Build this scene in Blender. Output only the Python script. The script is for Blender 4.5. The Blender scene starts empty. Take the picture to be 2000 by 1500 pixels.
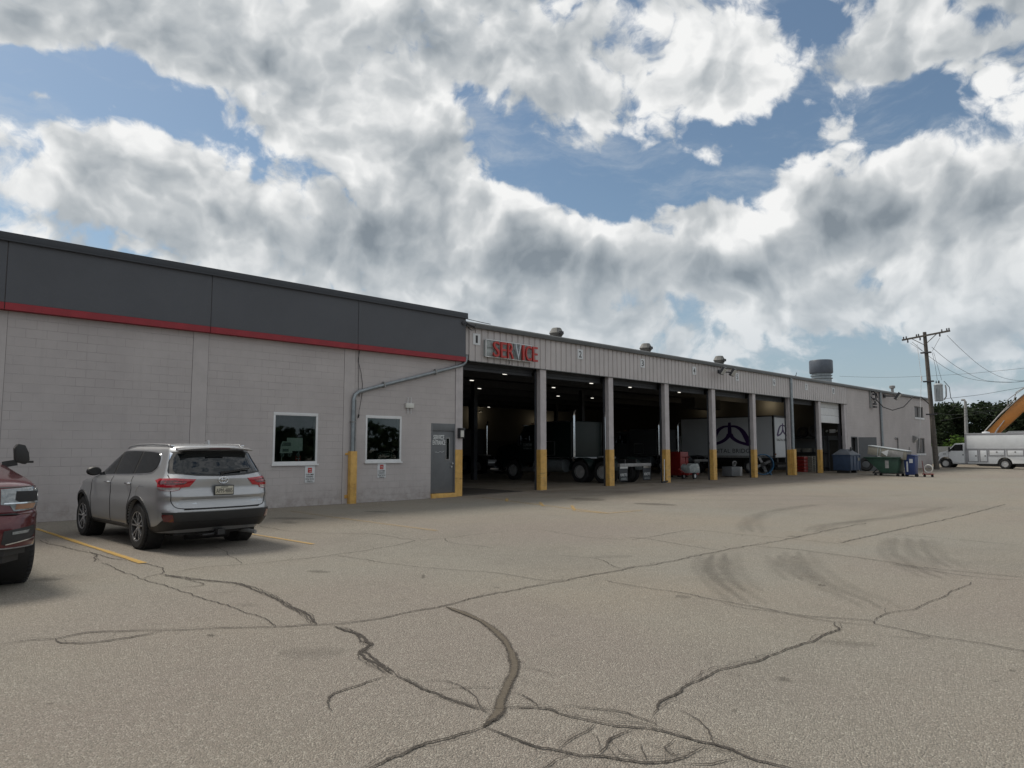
import bpy, bmesh, math, random
import numpy as np
from mathutils import Vector, Matrix, noise as mnoise
from mathutils.geometry import tessellate_polygon
random.seed(7)
PI = math.pi
R = math.radians
scene = bpy.context.scene
# ------------------------------------------------------------------ camera
cam_data = bpy.data.cameras.new('camera')
cam = bpy.data.objects.new('camera', cam_data)
scene.collection.objects.link(cam)
scene.camera = cam
cam_data.sensor_width = 36.0
cam_data.lens = 36.0 * 1400.0 / 2000.0
cam_data.clip_start = 0.1
cam_data.clip_end = 6000
cam.location = (0, 0, 1.6)
cam.rotation_euler = (R(90 + 5.224), 0, R(45.287 - 90))
scene.view_settings.view_transform = 'Standard'
scene.view_settings.look = 'None'
scene.view_settings.exposure = 0.35
scene.view_settings.gamma = 1.0
scene.render.resolution_x = 1024
scene.render.resolution_y = 768
# ------------------------------------------------------------------ sun
SUN_AZ, SUN_EL = 108.0, 55.0       # degrees, azimuth counted from +X towards +Y
sd = bpy.data.lights.new('sun', 'SUN')
sd.energy = 2.4
sd.angle = R(16)
sd.color = (1.0, 0.93, 0.82)
sun = bpy.data.objects.new('sun', sd)
scene.collection.objects.link(sun)
sun.rotation_euler = Vector((math.cos(R(SUN_AZ)) * math.cos(R(SUN_EL)), math.sin(R(SUN_AZ)) * math.cos(R(SUN_EL)), math.sin(R(SUN_EL)))).to_track_quat('Z', 'Y').to_euler()

# ------------------------------------------------------------------ node helpers
class NT:
    def __init__(s, tree):
        s.t = tree; s.n = tree.nodes; s.l = tree.links
    def new(s, typ, ins=None, **kw):
        n = s.n.new(typ)
        for k, v in kw.items(): setattr(n, k, v)
        if ins:
            for k, v in ins.items():
                if isinstance(v, bpy.types.NodeSocket): s.l.new(v, n.inputs[k])
                else: n.inputs[k].default_value = v
        return n
    def math(s, op, a, b=0.0, c=None, clamp=False):
        d = {0: a, 1: b}
        if c is not None: d[2] = c
        return s.new('ShaderNodeMath', d, operation=op, use_clamp=clamp).outputs[0]
    def vmath(s, op, a, b=(0, 0, 0)):
        return s.new('ShaderNodeVectorMath', {0: a, 1: b}, operation=op).outputs[0]
    def noise(s, vec, scale, detail=4, rough=0.5, lac=2.0, dist=0.0, out=0, dim='3D'):
        return s.new('ShaderNodeTexNoise', {'Vector': vec, 'Scale': scale, 'Detail': detail, 'Roughness': rough, 'Lacunarity': lac, 'Distortion': dist}, noise_dimensions=dim).outputs[out]
    def ramp(s, fac, lo, hi, a=0.0, b=1.0, smooth=True):
        return s.new('ShaderNodeMapRange', {0: fac, 1: lo, 2: hi, 3: a, 4: b}, interpolation_type='SMOOTHSTEP' if smooth else 'LINEAR').outputs[0]
    def mix(s, fac, a, b, blend='MIX'):
        n = s.n.new('ShaderNodeMix'); n.data_type = 'RGBA'; n.blend_type = blend
        for idx, v in ((0, fac), (6, a), (7, b)):
            if isinstance(v, bpy.types.NodeSocket): s.l.new(v, n.inputs[idx])
            else:
                if idx and len(v) == 3: v = (*v, 1)
                n.inputs[idx].default_value = v
        return n.outputs[2]

# ------------------------------------------------------------------ sky
world = bpy.data.worlds.new('World')
scene.world = world
world.use_nodes = True
world.node_tree.nodes.clear()
W = NT(world.node_tree)
# cloud layout: (azimuth, elevation, radius 1, radius 2, tilt, weight) in degrees
COV=[(75.7, 23.6, 11.6, 3.8, 176, -1.3),
 (68.6, 23.4, 6.2, 3.9, -168, -0.7),
 (80.9, 23.4, 6.9, 2.4, 167, -0.6),
 (80.0, 22.3, 2.7, 1.0, 177, 0.9),
 (44.9, 25.2, 5.9, 4.4, -133, -0.8),
 (38.1, 21.6, 9.7, 5.0, -158, -1.35),
 (31.6, 20.6, 7.9, 3.0, 172, -1.0),
 (23.8, 23.3, 5.1, 2.6, 165, -0.6),
 (28.8, 24.0, 7.6, 2.1, -163, -0.6),
 (21.0, 29.8, 5.1, 1.5, -151, -0.5),
 (11.2, 26.6, 5.3, 1.4, -146, -0.45),
 (17.7, 26.3, 6.3, 2.3, -176, 0.5),
 (22.3, 25.8, 3.9, 1.3, -170, -0.3),
 (15.9, 22.6, 5.2, 2.3, -158, -0.6),
 (34.2, 31.0, 3.7, 2.0, -174, -0.3),
 (25.4, 8.8, 13.8, 2.7, -168, -0.35),
 (17.9, 6.5, 11.0, 2.9, -176, -0.75),
 (23.2, 10.9, 5.5, 1.9, -175, 0.4),
 (31.1, 11.4, 7.5, 2.4, -176, -0.4),
 (49.4, 12.9, 9.1, 2.0, -180, -0.25),
 (74.1, 16.3, 4.1, 1.4, 172, -0.1),
 (80.1, 19.3, 2.4, 1.9, 168, -0.3),
 (55.4, 23.5, 10.5, 7.4, -154, 0.7),
 (63.4, 24.5, 5.6, 3.2, 174, 0.5),
 (28.6, 28.1, 7.2, 4.1, -171, 0.7),
 (45.3, 30.8, 12.7, 3.8, -177, 0.6),
 (74.7, 28.7, 14.1, 2.5, 170, 0.6),
 (74.2, 18.0, 11.7, 3.8, 178, 0.6),
 (39.9, 16.5, 13.2, 3.6, -163, 0.8),
 (19.8, 16.4, 12.6, 4.4, 179, 0.8),
 (13.1, 21.4, 6.7, 3.0, 155, 0.25),
 (44.9, 10.1, 10.6, 2.4, -171, 0.8),
 (13.5, 7.6, 4.5, 1.7, -175, 0.5),
 (11.9, 3.7, 4.6, 1.4, -177, 0.6),
 (16.5, 8.2, 1.9, 0.7, -175, 0.3),
 (57.7, 16.2, 17.4, 4.7, 179, 0.6),
 (29.0, 14.8, 10.8, 3.5, -175, 0.6)]
BRI=[(50.4, 30.7, 9.4, 2.4, 180, -0.7),
 (37.6, 31.2, 5.8, 2.0, -175, -0.4),
 (63.5, 27.9, 8.1, 2.0, 174, -0.3),
 (60.9, 19.7, 9.1, 3.4, -164, -0.4),
 (17.5, 16.5, 8.0, 3.5, -171, -1.0),
 (26.0, 13.8, 10.3, 2.3, -179, -0.7),
 (42.0, 14.9, 10.6, 3.6, -178, -0.7),
 (57.6, 15.0, 17.3, 3.9, -173, -0.7),
 (72.4, 15.2, 15.4, 3.2, -175, -0.6),
 (35.0, 11.2, 11.5, 2.0, -177, -0.5),
 (10.6, 16.7, 4.1, 3.9, -169, -0.5),
 (51.6, 21.8, 3.8, 3.0, 178, -0.5),
 (80.5, 26.6, 6.4, 1.8, 166, -0.3),
 (41.0, 32.7, 10.5, 1.3, -176, -0.2),
 (55.4, 25.6, 8.4, 3.3, 178, 0.6),
 (28.6, 28.7, 6.9, 3.7, -171, 0.45),
 (43.6, 29.1, 10.9, 3.2, -177, 0.6),
 (62.0, 30.4, 8.2, 2.0, 174, 0.3),
 (41.1, 18.4, 8.2, 2.0, -154, 0.4),
 (65.6, 22.1, 5.8, 2.1, 174, 0.4),
 (52.4, 18.4, 5.0, 2.3, 179, 0.35),
 (26.1, 10.7, 5.4, 1.5, -176, 0.4),
 (32.6, 31.5, 4.9, 1.6, -173, 0.4),
 (72.6, 20.7, 9.0, 1.7, 172, 0.5),
 (35.7, 16.7, 6.4, 2.3, -148, 0.5),
 (11.6, 20.5, 6.5, 3.0, 160, 0.3),
 (25.2, 17.1, 7.0, 1.9, 172, 0.7),
 (47.4, 20.4, 3.4, 1.9, 180, 0.5),
 (45.3, 11.3, 12.3, 2.0, -179, 0.3),
 (69.6, 30.1, 7.7, 1.6, 171, 0.4),
 (22.9, 27.6, 3.6, 3.3, -170, 0.4),
 (64.7, 19.0, 2.3, 2.2, 174, 0.4),
 (13.6, 11.1, 5.7, 1.7, -173, 0.2),
 (11.4, 3.0, 3.3, 1.4, -178, 0.3)]

co = W.new('ShaderNodeTexCoord').outputs['Generated']
sep = W.new('ShaderNodeSeparateXYZ', {0: co})
az = W.math('MULTIPLY', W.math('ARCTAN2', sep.outputs[1], sep.outputs[0]), 180 / PI)
el = W.math('MULTIPLY', W.math('ARCSINE', sep.outputs[2]), 180 / PI)
ae = W.new('ShaderNodeCombineXYZ', {0: az, 1: el, 2: 0.0}).outputs[0]
# coordinates on a flattened dome, so that clouds shrink towards the horizon
zp = W.math('MAXIMUM', sep.outputs[2], 0.0)
shrink = W.ramp(el, 2.0, 20.0, 1.25, 1.0)
pl = W.vmath('MULTIPLY', W.new('ShaderNodeCombineXYZ', {0: sep.outputs[0], 1: sep.outputs[1], 2: W.math('MULTIPLY', sep.outputs[2], 1.15)}).outputs[0], W.new('ShaderNodeCombineXYZ', {0: 1.0, 1: 1.0, 2: shrink}).outputs[0])
wn = W.noise(pl, 2.2, 5, 0.6, out=1)
warp = W.vmath('MULTIPLY', W.vmath('SUBTRACT', wn, (0.5, 0.5, 0.5)), (13.0, 11.0, 0.0))
aew = W.vmath('ADD', ae, warp)
def blobs(lst, start):
    acc = start
    for (a, e, r1, r2, t, w) in lst:
        m = W.new('ShaderNodeMapping', {0: aew, 1: (a, e, 0), 2: (0, 0, R(t)), 3: (r1, r2, 1)}, vector_type='TEXTURE').outputs[0]
        g = W.new('ShaderNodeTexGradient', {0: m}, gradient_type='SPHERICAL').outputs[1]
        acc = W.math('MULTIPLY_ADD', g, w, acc)
    return acc
cover0 = blobs(COV, 0.36)
bright0 = blobs(BRI, 0.0)
wn2 = W.vmath('MULTIPLY', W.vmath('SUBTRACT', W.noise(pl, 5.0, 5, 0.55, out=1), (0.5, 0.5, 0.5)), (0.13, 0.13, 0.13))
pw = W.vmath('ADD', pl, wn2)
f1 = W.noise(pw, 5.5, 10, 0.60)
n1 = W.math('ABSOLUTE', W.math('SUBTRACT', W.noise(pw, 15.0, 2, 0.5), 0.5))
up = W.vmath('ADD', pw, (-0.010, 0.016, 0.045))
r1 = W.noise(pw, 7.0, 4, 0.58)
r2 = W.noise(up, 7.0, 3, 0.58)
n2 = W.math('ABSOLUTE', W.math('SUBTRACT', W.noise(up, 15.0, 1, 0.5), 0.5))
f3 = W.noise(pw, 24.0, 7, 0.66)
big = W.noise(pw, 2.6, 3, 0.5)
d = W.math('MULTIPLY_ADD', W.math('SUBTRACT', f1, 0.5), 3.8, cover0)
d = W.math('MULTIPLY_ADD', W.math('SUBTRACT', n1, 0.10), 2.0, d)
d = W.math('MULTIPLY_ADD', W.math('SUBTRACT', f3, 0.5), 0.85, d)
cov = W.ramp(d, -0.26, 0.22)
thick = W.ramp(d, 0.0, 1.5)
relief = W.math('MULTIPLY', W.math('SUBTRACT', r1, r2), 3.0)
relief = W.math('MULTIPLY_ADD', W.math('SUBTRACT', n1, n2), 1.9, relief)
b = W.math('ADD', W.math('MULTIPLY_ADD', bright0, 0.90, 1.03), relief)
b = W.math('MULTIPLY_ADD', thick, -0.60, b)
b = W.math('MULTIPLY_ADD', W.math('SUBTRACT', big, 0.5), 1.1, b)
b = W.math('MULTIPLY_ADD', W.math('SUBTRACT', f3, 0.5), 0.80, b)
b = W.ramp(b, -0.30, 1.30, 0.0, 1.0, smooth=False)
cr = W.n.new('ShaderNodeValToRGB'); W.l.new(b, cr.inputs[0])
els = cr.color_ramp.elements
els[0].position = 0.0; els[0].color = (0.21, 0.245, 0.28, 1)
els[1].position = 1.0; els[1].color = (0.92, 0.92, 0.91, 1)
for p_, c_ in ((0.3, (0.36, 0.395, 0.425, 1)), (0.62, (0.55, 0.575, 0.59, 1))):
    e_ = els.new(p_); e_.color = c_
cloud = W.vmath('MULTIPLY', cr.outputs[0], (8.0, 8.0, 8.0))
sky = W.new('ShaderNodeTexSky', sky_type='NISHITA', sun_disc=False, sun_elevation=R(SUN_EL), sun_rotation=R(90 - SUN_AZ), altitude=200.0, air_density=1.0, dust_density=1.2, ozone_density=1.4).outputs[0]
blue = W.vmath('MULTIPLY', sky, (0.72, 0.77, 0.74))
col = W.mix(cov, blue, cloud)
# thin high wisps across the blue
wv = W.noise(W.vmath('MULTIPLY', pw, (1.0, 1.0, 3.2)), 4.0, 8, 0.66)
col = W.mix(W.ramp(wv, 0.46, 0.78, 0.0, 0.55), blue, (4.6, 4.9, 5.2))
col = W.mix(cov, col, cloud)
# the thin veil that pales the sky low down
veil = W.ramp(el, 0.0, 18.0, 0.72, 0.05)
col = W.mix(veil, col, (3.1, 3.75, 4.3))
col = W.mix(W.ramp(el, -1.0, 0.0, 1.0, 0.0), col, (3.0, 2.9, 2.7))
bg = W.new('ShaderNodeBackground', {0: col, 1: 0.1})
W.l.new(bg.outputs[0], W.new('ShaderNodeOutputWorld').inputs[0])

# ------------------------------------------------------------------ materials
MATS = {}
def mat(name, col=(0.5, 0.5, 0.5), rough=0.6, metal=0.0, var=0.12, vscale=3.0, bump=0.0, bscale=60.0, spec=0.5, coat=0.0, fine=0.0, fscale=80.0, emit=None, estr=0.0, streak=0.0):
    """painted / bare surface with a little uneven colour, grime and relief"""
    m = bpy.data.materials.new(name); m.use_nodes = True; m.node_tree.nodes.clear()
    N = NT(m.node_tree)
    pos = N.new('ShaderNodeNewGeometry').outputs['Position']
    c = (*col, 1)
    if var > 0:
        n = N.noise(pos, vscale, 6, 0.65)
        f = N.ramp(n, 0.3, 0.7)
        c = N.mix(f, tuple(x * (1 - var) for x in col), tuple(min(1, x * (1 + var)) for x in col))
    if fine > 0:
        n2 = N.noise(pos, fscale, 3, 0.6)
        c = N.mix(N.ramp(n2, 0.35, 0.65), c, tuple(x * (1 - fine) for x in col))
    if streak > 0:
        sv = N.vmath('MULTIPLY', pos, (7.0, 7.0, 0.35))
        n3 = N.noise(sv, 1.0, 5, 0.6)
        c = N.mix(N.ramp(n3, 0.52, 0.75, 0, streak), c, tuple(x * 0.55 for x in col))
    ins = {'Base Color': c, 'Roughness': rough, 'Metallic': metal, 'Specular IOR Level': spec, 'Coat Weight': coat, 'Coat Roughness': 0.06}
    if emit: ins['Emission Color'] = (*emit, 1); ins['Emission Strength'] = estr
    if bump > 0:
        bn = N.new('ShaderNodeBump', {'Height': N.noise(pos, bscale, 4, 0.6), 'Strength': bump, 'Distance': 0.01})
        ins['Normal'] = bn.outputs[0]
    b = N.new('ShaderNodeBsdfPrincipled', ins)
    N.l.new(b.outputs[0], N.new('ShaderNodeOutputMaterial').inputs[0])
    MATS[name] = m
    return m

def glass_mat(name, tint=(0.03, 0.035, 0.035), trans=0.0, rough=0.02):
    """tinted window glass: a fresnel mirror over either a dark body or the view through"""
    m = bpy.data.materials.new(name); m.use_nodes = True; m.node_tree.nodes.clear()
    N = NT(m.node_tree)
    lw = N.new('ShaderNodeFresnel', {'IOR': 1.5}).outputs[0]
    g = N.new('ShaderNodeBsdfGlossy', {'Color': (0.95, 0.97, 1, 1), 'Roughness': rough}).outputs[0]
    t = N.new('ShaderNodeBsdfTransparent', {'Color': (*tint, 1)}).outputs[0] if trans else N.new('ShaderNodeBsdfDiffuse', {'Color': (*tint, 1)}).outputs[0]
    mx = N.new('ShaderNodeMixShader', {0: N.math('MULTIPLY', lw, 1.15, clamp=True), 1: t, 2: g})
    N.l.new(mx.outputs[0], N.new('ShaderNodeOutputMaterial').inputs[0])
    MATS[name] = m
    return m

def block_mat():
    """painted concrete block, 0.406 x 0.203 m, joints that open and close unevenly"""
    m = bpy.data.materials.new('painted_block'); m.use_nodes = True; m.node_tree.nodes.clear()
    N = NT(m.node_tree)
    pos = N.new('ShaderNodeNewGeometry').outputs['Position']
    sp = N.new('ShaderNodeSeparateXYZ', {0: pos})
    v = N.new('ShaderNodeCombineXYZ', {0: N.math('ADD', sp.outputs[0], sp.outputs[1]), 1: sp.outputs[2], 2: 0.0}).outputs[0]
    v = N.vmath('ADD', v, N.vmath('MULTIPLY', N.vmath('SUBTRACT', N.noise(pos, 6.0, 2, 0.5, out=1), (0.5, 0.5, 0.5)), (0.006, 0.006, 0)))
    br = N.new('ShaderNodeTexBrick', {'Vector': v, 'Scale': 1.0, 'Mortar Size': 0.0045, 'Mortar Smooth': 0.25, 'Brick Width': 0.4064, 'Row Height': 0.2032, 'Color1': (0, 0, 0, 1), 'Color2': (1, 1, 1, 1), 'Mortar': (0.5, 0.5, 0.5, 1)})
    br.offset = 0.5
    joint = br.outputs['Fac']
    open_ = N.ramp(N.noise(pos, 0.9, 5, 0.7), 0.42, 0.62, 0.12, 1.0)
    jm = N.math('MULTIPLY', joint, open_)
    base = N.mix(N.ramp(N.noise(pos, 0.7, 6, 0.65), 0.3, 0.7), (0.395, 0.366, 0.362), (0.455, 0.424, 0.418))
    tone = N.new('ShaderNodeSeparateColor', {0: br.outputs['Color']}).outputs[0]
    base = N.mix(N.math('MULTIPLY', tone, 0.16), base, (0.36, 0.335, 0.34))
    # rain streaks and splash grime near the ground
    sv = N.vmath('MULTIPLY', pos, (5.0, 5.0, 0.25))
    base = N.mix(N.ramp(N.noise(sv, 1.0, 5, 0.6), 0.55, 0.8, 0.0, 0.22), base, (0.27, 0.25, 0.24))
    low = N.ramp(sp.outputs[2], 0.0, 0.75, 0.55, 0.0)
    base = N.mix(N.math('MULTIPLY', low, N.ramp(N.noise(pos, 4.0, 6, 0.7), 0.35, 0.7)), base, (0.20, 0.17, 0.145))
    base = N.mix(N.math('MULTIPLY', jm, 0.40), base, (0.14, 0.125, 0.125))
    h = N.math('MULTIPLY_ADD', joint, -1.0, N.math('MULTIPLY', N.noise(pos, 90.0, 4, 0.6), 0.35))
    bn = N.new('ShaderNodeBump', {'Height': h, 'Strength': 0.55, 'Distance': 0.006})
    b = N.new('ShaderNodeBsdfPrincipled', {'Base Color': base, 'Roughness': 0.62, 'Normal': bn.outputs[0], 'Specular IOR Level': 0.35})
    N.l.new(b.outputs[0], N.new('ShaderNodeOutputMaterial').inputs[0])
    MATS['block'] = m
    return m

def asphalt_mat():
    m = bpy.data.materials.new('worn_asphalt'); m.use_nodes = True; m.node_tree.nodes.clear()
    N = NT(m.node_tree)
    pos = N.new('ShaderNodeNewGeometry').outputs['Position']
    sp = N.new('ShaderNodeSeparateXYZ', {0: pos})
    v1 = N.new('ShaderNodeTexVoronoi', {'Vector': pos, 'Scale': 98.0, 'Randomness': 1.0}, feature='F1')
    chip = N.new('ShaderNodeSeparateColor', {0: v1.outputs['Color']})
    v2 = N.new('ShaderNodeTexVoronoi', {'Vector': pos, 'Scale': 190.0}, feature='F1')
    chip2 = N.new('ShaderNodeSeparateColor', {0: v2.outputs['Color']}).outputs[0]
    big = N.noise(pos, 0.16, 5, 0.6)
    mid = N.noise(pos, 1.3, 6, 0.7)
    base = N.mix(N.ramp(big, 0.36, 0.64), (0.365, 0.342, 0.292), (0.395, 0.340, 0.270))
    base = N.mix(N.ramp(N.noise(N.vmath('ADD', pos, (31, 7, 0)), 0.10, 4, 0.5), 0.45, 0.62, 0, 0.8), base, (0.335, 0.280, 0.248))
    base = N.mix(N.ramp(N.noise(N.vmath('ADD', pos, (3, 57, 0)), 0.22, 6, 0.65), 0.50, 0.68, 0, 0.55), base, (0.265, 0.240, 0.203))
    base = N.mix(N.ramp(mid, 0.5, 0.8, 0.0, 0.45), base, (0.22, 0.205, 0.17))
    # light stones and dark gaps between them
    stone = N.ramp(chip.outputs[0], 0.66, 0.98)
    base = N.mix(N.math('MULTIPLY', stone, 0.62), base, (0.70, 0.66, 0.57))
    dark = N.ramp(chip.outputs[1], 0.62, 0.95)
    base = N.mix(N.math('MULTIPLY', dark, 0.60), base, (0.15, 0.135, 0.115))
    base = N.mix(N.ramp(chip2, 0.75, 1.0, 0, 0.35), base, (0.15, 0.135, 0.115))
    base = N.mix(N.ramp(v1.outputs['Distance'], 0.006, 0.011, 0, 0.40), base, (0.14, 0.13, 0.11))
    # oil and tyre dirt in front of the bays
    nearbay = N.math('MULTIPLY', N.ramp(sp.outputs[1], 12.0, 18.5), N.ramp(sp.outputs[0], 13.0, 20.0))
    oil = N.math('MULTIPLY', nearbay, N.ramp(N.noise(N.vmath('MULTIPLY', pos, (0.55, 1.2, 1)), 0.9, 6, 0.7), 0.40, 0.66, 0.30, 0.85))
    base = N.mix(oil, base, (0.14, 0.105, 0.072))
    nearwall = N.math('MULTIPLY', N.ramp(sp.outputs[1], 14.0, 18.7), N.ramp(N.noise(pos, 0.8, 6, 0.7), 0.45, 0.65, 0.1, 0.5))
    base = N.mix(nearwall, base, (0.24, 0.20, 0.15))
    h = N.math('ADD', N.math('MULTIPLY', v1.outputs['Distance'], -40.0), N.math('MULTIPLY', mid, 1.2))
    bn = N.new('ShaderNodeBump', {'Height': h, 'Strength': 0.55, 'Distance': 0.004})
    b = N.new('ShaderNodeBsdfPrincipled', {'Base Color': base, 'Roughness': 0.83, 'Normal': bn.outputs[0], 'Specular IOR Level': 0.35})
    N.l.new(b.outputs[0], N.new('ShaderNodeOutputMaterial').inputs[0])
    MATS['asphalt'] = m
    return m

def mark_mat(name, col, alpha, edge=0.35, nscale=25.0, rough=0.8, namp=1.2):
    """a mark lying on the asphalt, frayed and patchy: attribute mark.x runs across (-1..1), mark.y is its strength"""
    m = bpy.data.materials.new(name); m.use_nodes = True; m.node_tree.nodes.clear()
    N = NT(m.node_tree)
    pos = N.new('ShaderNodeNewGeometry').outputs['Position']
    uv = N.new('ShaderNodeUVMap', uv_map='mark').outputs[0]
    s = N.new('ShaderNodeSeparateXYZ', {0: uv})
    across = N.math('ABSOLUTE', s.outputs[0])
    n = N.math('MULTIPLY', N.math('SUBTRACT', N.noise(pos, nscale, 5, 0.7), 0.5), namp)
    a = N.ramp(N.math('ADD', across, n), 1.0 - edge, 1.0, 1.0, 0.0)
    a = N.math('MULTIPLY', N.math('MULTIPLY', a, s.outputs[1]), alpha, clamp=True)
    c = N.mix(N.noise(pos, 70.0, 3, 0.6), tuple(x * 0.6 for x in col), tuple(x * 1.5 for x in col))
    b = N.new('ShaderNodeBsdfPrincipled', {'Base Color': c, 'Roughness': rough, 'Specular IOR Level': 0.3})
    mx = N.new('ShaderNodeMixShader', {0: a, 1: N.new('ShaderNodeBsdfTransparent').outputs[0], 2: b.outputs[0]})
    N.l.new(mx.outputs[0], N.new('ShaderNodeOutputMaterial').inputs[0])
    MATS[name] = m
    return m

block_mat(); asphalt_mat()
mark_mat('crack_fill', (0.045, 0.038, 0.032), 0.95, 0.55, 45.0, namp=2.4)
mark_mat('sealed_crack', (0.125, 0.105, 0.080), 0.74, 0.6, 60.0, namp=1.6)
mark_mat('stain_and_shade', (0.050, 0.044, 0.036), 1.0, 0.95, 4.0, namp=0.9)
mark_mat('yellow_marking', (0.46, 0.29, 0.075), 0.72, 0.35, 26.0, namp=2.2)
mat('fascia', (0.088, 0.094, 0.108), 0.75, var=0.10, vscale=0.8, bump=0.5, bscale=260, fine=0.15, fscale=120)
mat('coping', (0.022, 0.026, 0.034), 0.42, var=0.1)
mat('red_band', (0.26, 0.018, 0.028), 0.6, var=0.10, bump=0.3, bscale=200)
mat('plain_paint', (0.428, 0.398, 0.394), 0.6, var=0.07, vscale=1.5, bump=0.25, bscale=80, streak=0.10)
mat('pillar_paint', (0.43, 0.40, 0.405), 0.6, var=0.10, vscale=2.5, bump=0.3, bscale=60, streak=0.25)
mat('joint_dark', (0.11, 0.10, 0.10), 0.9)
def yellow_mat():
    """safety yellow worn by trucks: scraped patches show the grey below, black tyre rubs at bumper height"""
    m = bpy.data.materials.new('yellow_paint'); m.use_nodes = True; m.node_tree.nodes.clear()
    N = NT(m.node_tree); pos = N.new('ShaderNodeNewGeometry').outputs['Position']; sp = N.new('ShaderNodeSeparateXYZ', {0: pos})
    c = N.mix(N.ramp(N.noise(pos, 4.0, 6, .65), .3, .7), (0.50, 0.29, 0.075), (0.64, 0.39, 0.11))
    sv = N.vmath('MULTIPLY', pos, (9.0, 9.0, 1.2))
    c = N.mix(N.ramp(N.noise(sv, 1.0, 6, .7), .54, .74, 0, .55), c, (0.28, 0.17, 0.06))
    low = N.ramp(sp.outputs[2], .1, 1.3, 1.0, 0.25)
    c = N.mix(N.math('MULTIPLY', low, N.ramp(N.noise(pos, 7.0, 8, .75), .60, .64)), c, (0.25, 0.235, 0.22))
    rub = N.math('MULTIPLY', N.ramp(N.math('ABSOLUTE', N.math('SUBTRACT', sp.outputs[2], .55)), .05, .45, 1.0, 0.0), N.ramp(N.noise(N.vmath('MULTIPLY', pos, (3, 3, 14)), 1.0, 6, .7), .56, .66, 0, .75))
    c = N.mix(rub, c, (0.07, 0.055, 0.04))
    bn = N.new('ShaderNodeBump', {'Height': N.noise(pos, 40, 4, .6), 'Strength': .35, 'Distance': .01})
    b = N.new('ShaderNodeBsdfPrincipled', {'Base Color': c, 'Roughness': .58, 'Normal': bn.outputs[0]})
    N.l.new(b.outputs[0], N.new('ShaderNodeOutputMaterial').inputs[0]); MATS['yellow_paint'] = m
yellow_mat()
mat('sheet_paint', (0.44, 0.41, 0.405), 0.45, var=0.06, vscale=0.8, streak=0.22)
mat('trim_metal', (0.085, 0.088, 0.088), 0.45, metal=0.2, var=0.12, vscale=1.2)
mat('roof_gravel', (0.20, 0.19, 0.18), 0.95, fine=0.3)
mat('galv', (0.25, 0.28, 0.30), 0.42, metal=0.55, var=0.15, vscale=6)
mat('galv_dull', (0.27, 0.27, 0.27), 0.6, metal=0.3, var=0.2, vscale=5)
mat('vent_metal', (0.15, 0.15, 0.145), 0.6, metal=0.2, var=0.25, vscale=5)
mat('white_frame', (0.62, 0.63, 0.64), 0.5, var=0.06)
mat('white_sign', (0.60, 0.62, 0.64), 0.5, var=0.06, fine=0.06)
mat('sign_grey', (0.28, 0.31, 0.31), 0.5, var=0.3, vscale=5)
mat('sign_dark', (0.03, 0.03, 0.035), 0.5)
mat('sign_red', (0.40, 0.030, 0.024), 0.4, var=0.12)
mat('sign_silver', (0.42, 0.45, 0.48), 0.35, metal=0.3)
mat('ink', (0.02, 0.02, 0.022), 0.6, var=0)
mat('door_grey', (0.115, 0.122, 0.130), 0.45, var=0.08, vscale=2, bump=0.1)
mat('white_letter', (0.66, 0.68, 0.68), 0.5, var=0.04)
mat('steel', (0.45, 0.46, 0.47), 0.28, metal=0.9, var=0.1)
mat('chrome', (0.75, 0.77, 0.80), 0.12, metal=1.0, var=0)
mat('black_plastic', (0.018, 0.018, 0.019), 0.5, var=0.15, bump=0.15, bscale=300)
mat('rubber', (0.016, 0.016, 0.017), 0.75, var=0.25, vscale=12, bump=0.3, bscale=90)
mat('cable', (0.02, 0.02, 0.022), 0.6, var=0)
mat('lens_white', (0.55, 0.55, 0.52), 0.25, var=0.05)
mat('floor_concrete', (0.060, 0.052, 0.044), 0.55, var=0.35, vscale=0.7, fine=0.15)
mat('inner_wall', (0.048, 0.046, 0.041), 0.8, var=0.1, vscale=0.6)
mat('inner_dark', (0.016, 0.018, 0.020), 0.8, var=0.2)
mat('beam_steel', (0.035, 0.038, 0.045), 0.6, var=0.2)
mat('lamp_glow', (0.9, 0.9, 0.85), 0.5, var=0, emit=(1.0, 0.95, 0.85), estr=1.0)
glass_mat('wing_glass', (0.02, 0.022, 0.024), 0.0, 0.35)
glass_mat('window_glass', (0.62, 0.68, 0.66), 1.0)
glass_mat('car_glass', (0.006, 0.008, 0.009))
glass_mat('tint_glass', (0.16, 0.18, 0.18), 1.0)

# ------------------------------------------------------------------ mesh helpers
ORG = {}
def setp(o, label=None, cat=None, group=None, kind=None):
    if label: o['label'] = label
    if cat: o['category'] = cat
    if group: o['group'] = group
    if kind: o['kind'] = kind
    return o
def thing(name, label, cat, loc=(0, 0, 0), rz=0.0, group=None):
    o = bpy.data.objects.new(name, None); scene.collection.objects.link(o)
    o.empty_display_size = 0.3
    o.location = loc; o.rotation_euler = (0, 0, rz)
    ORG[o.name] = (Vector(loc), rz)
    return setp(o, label, cat, group)

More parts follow.
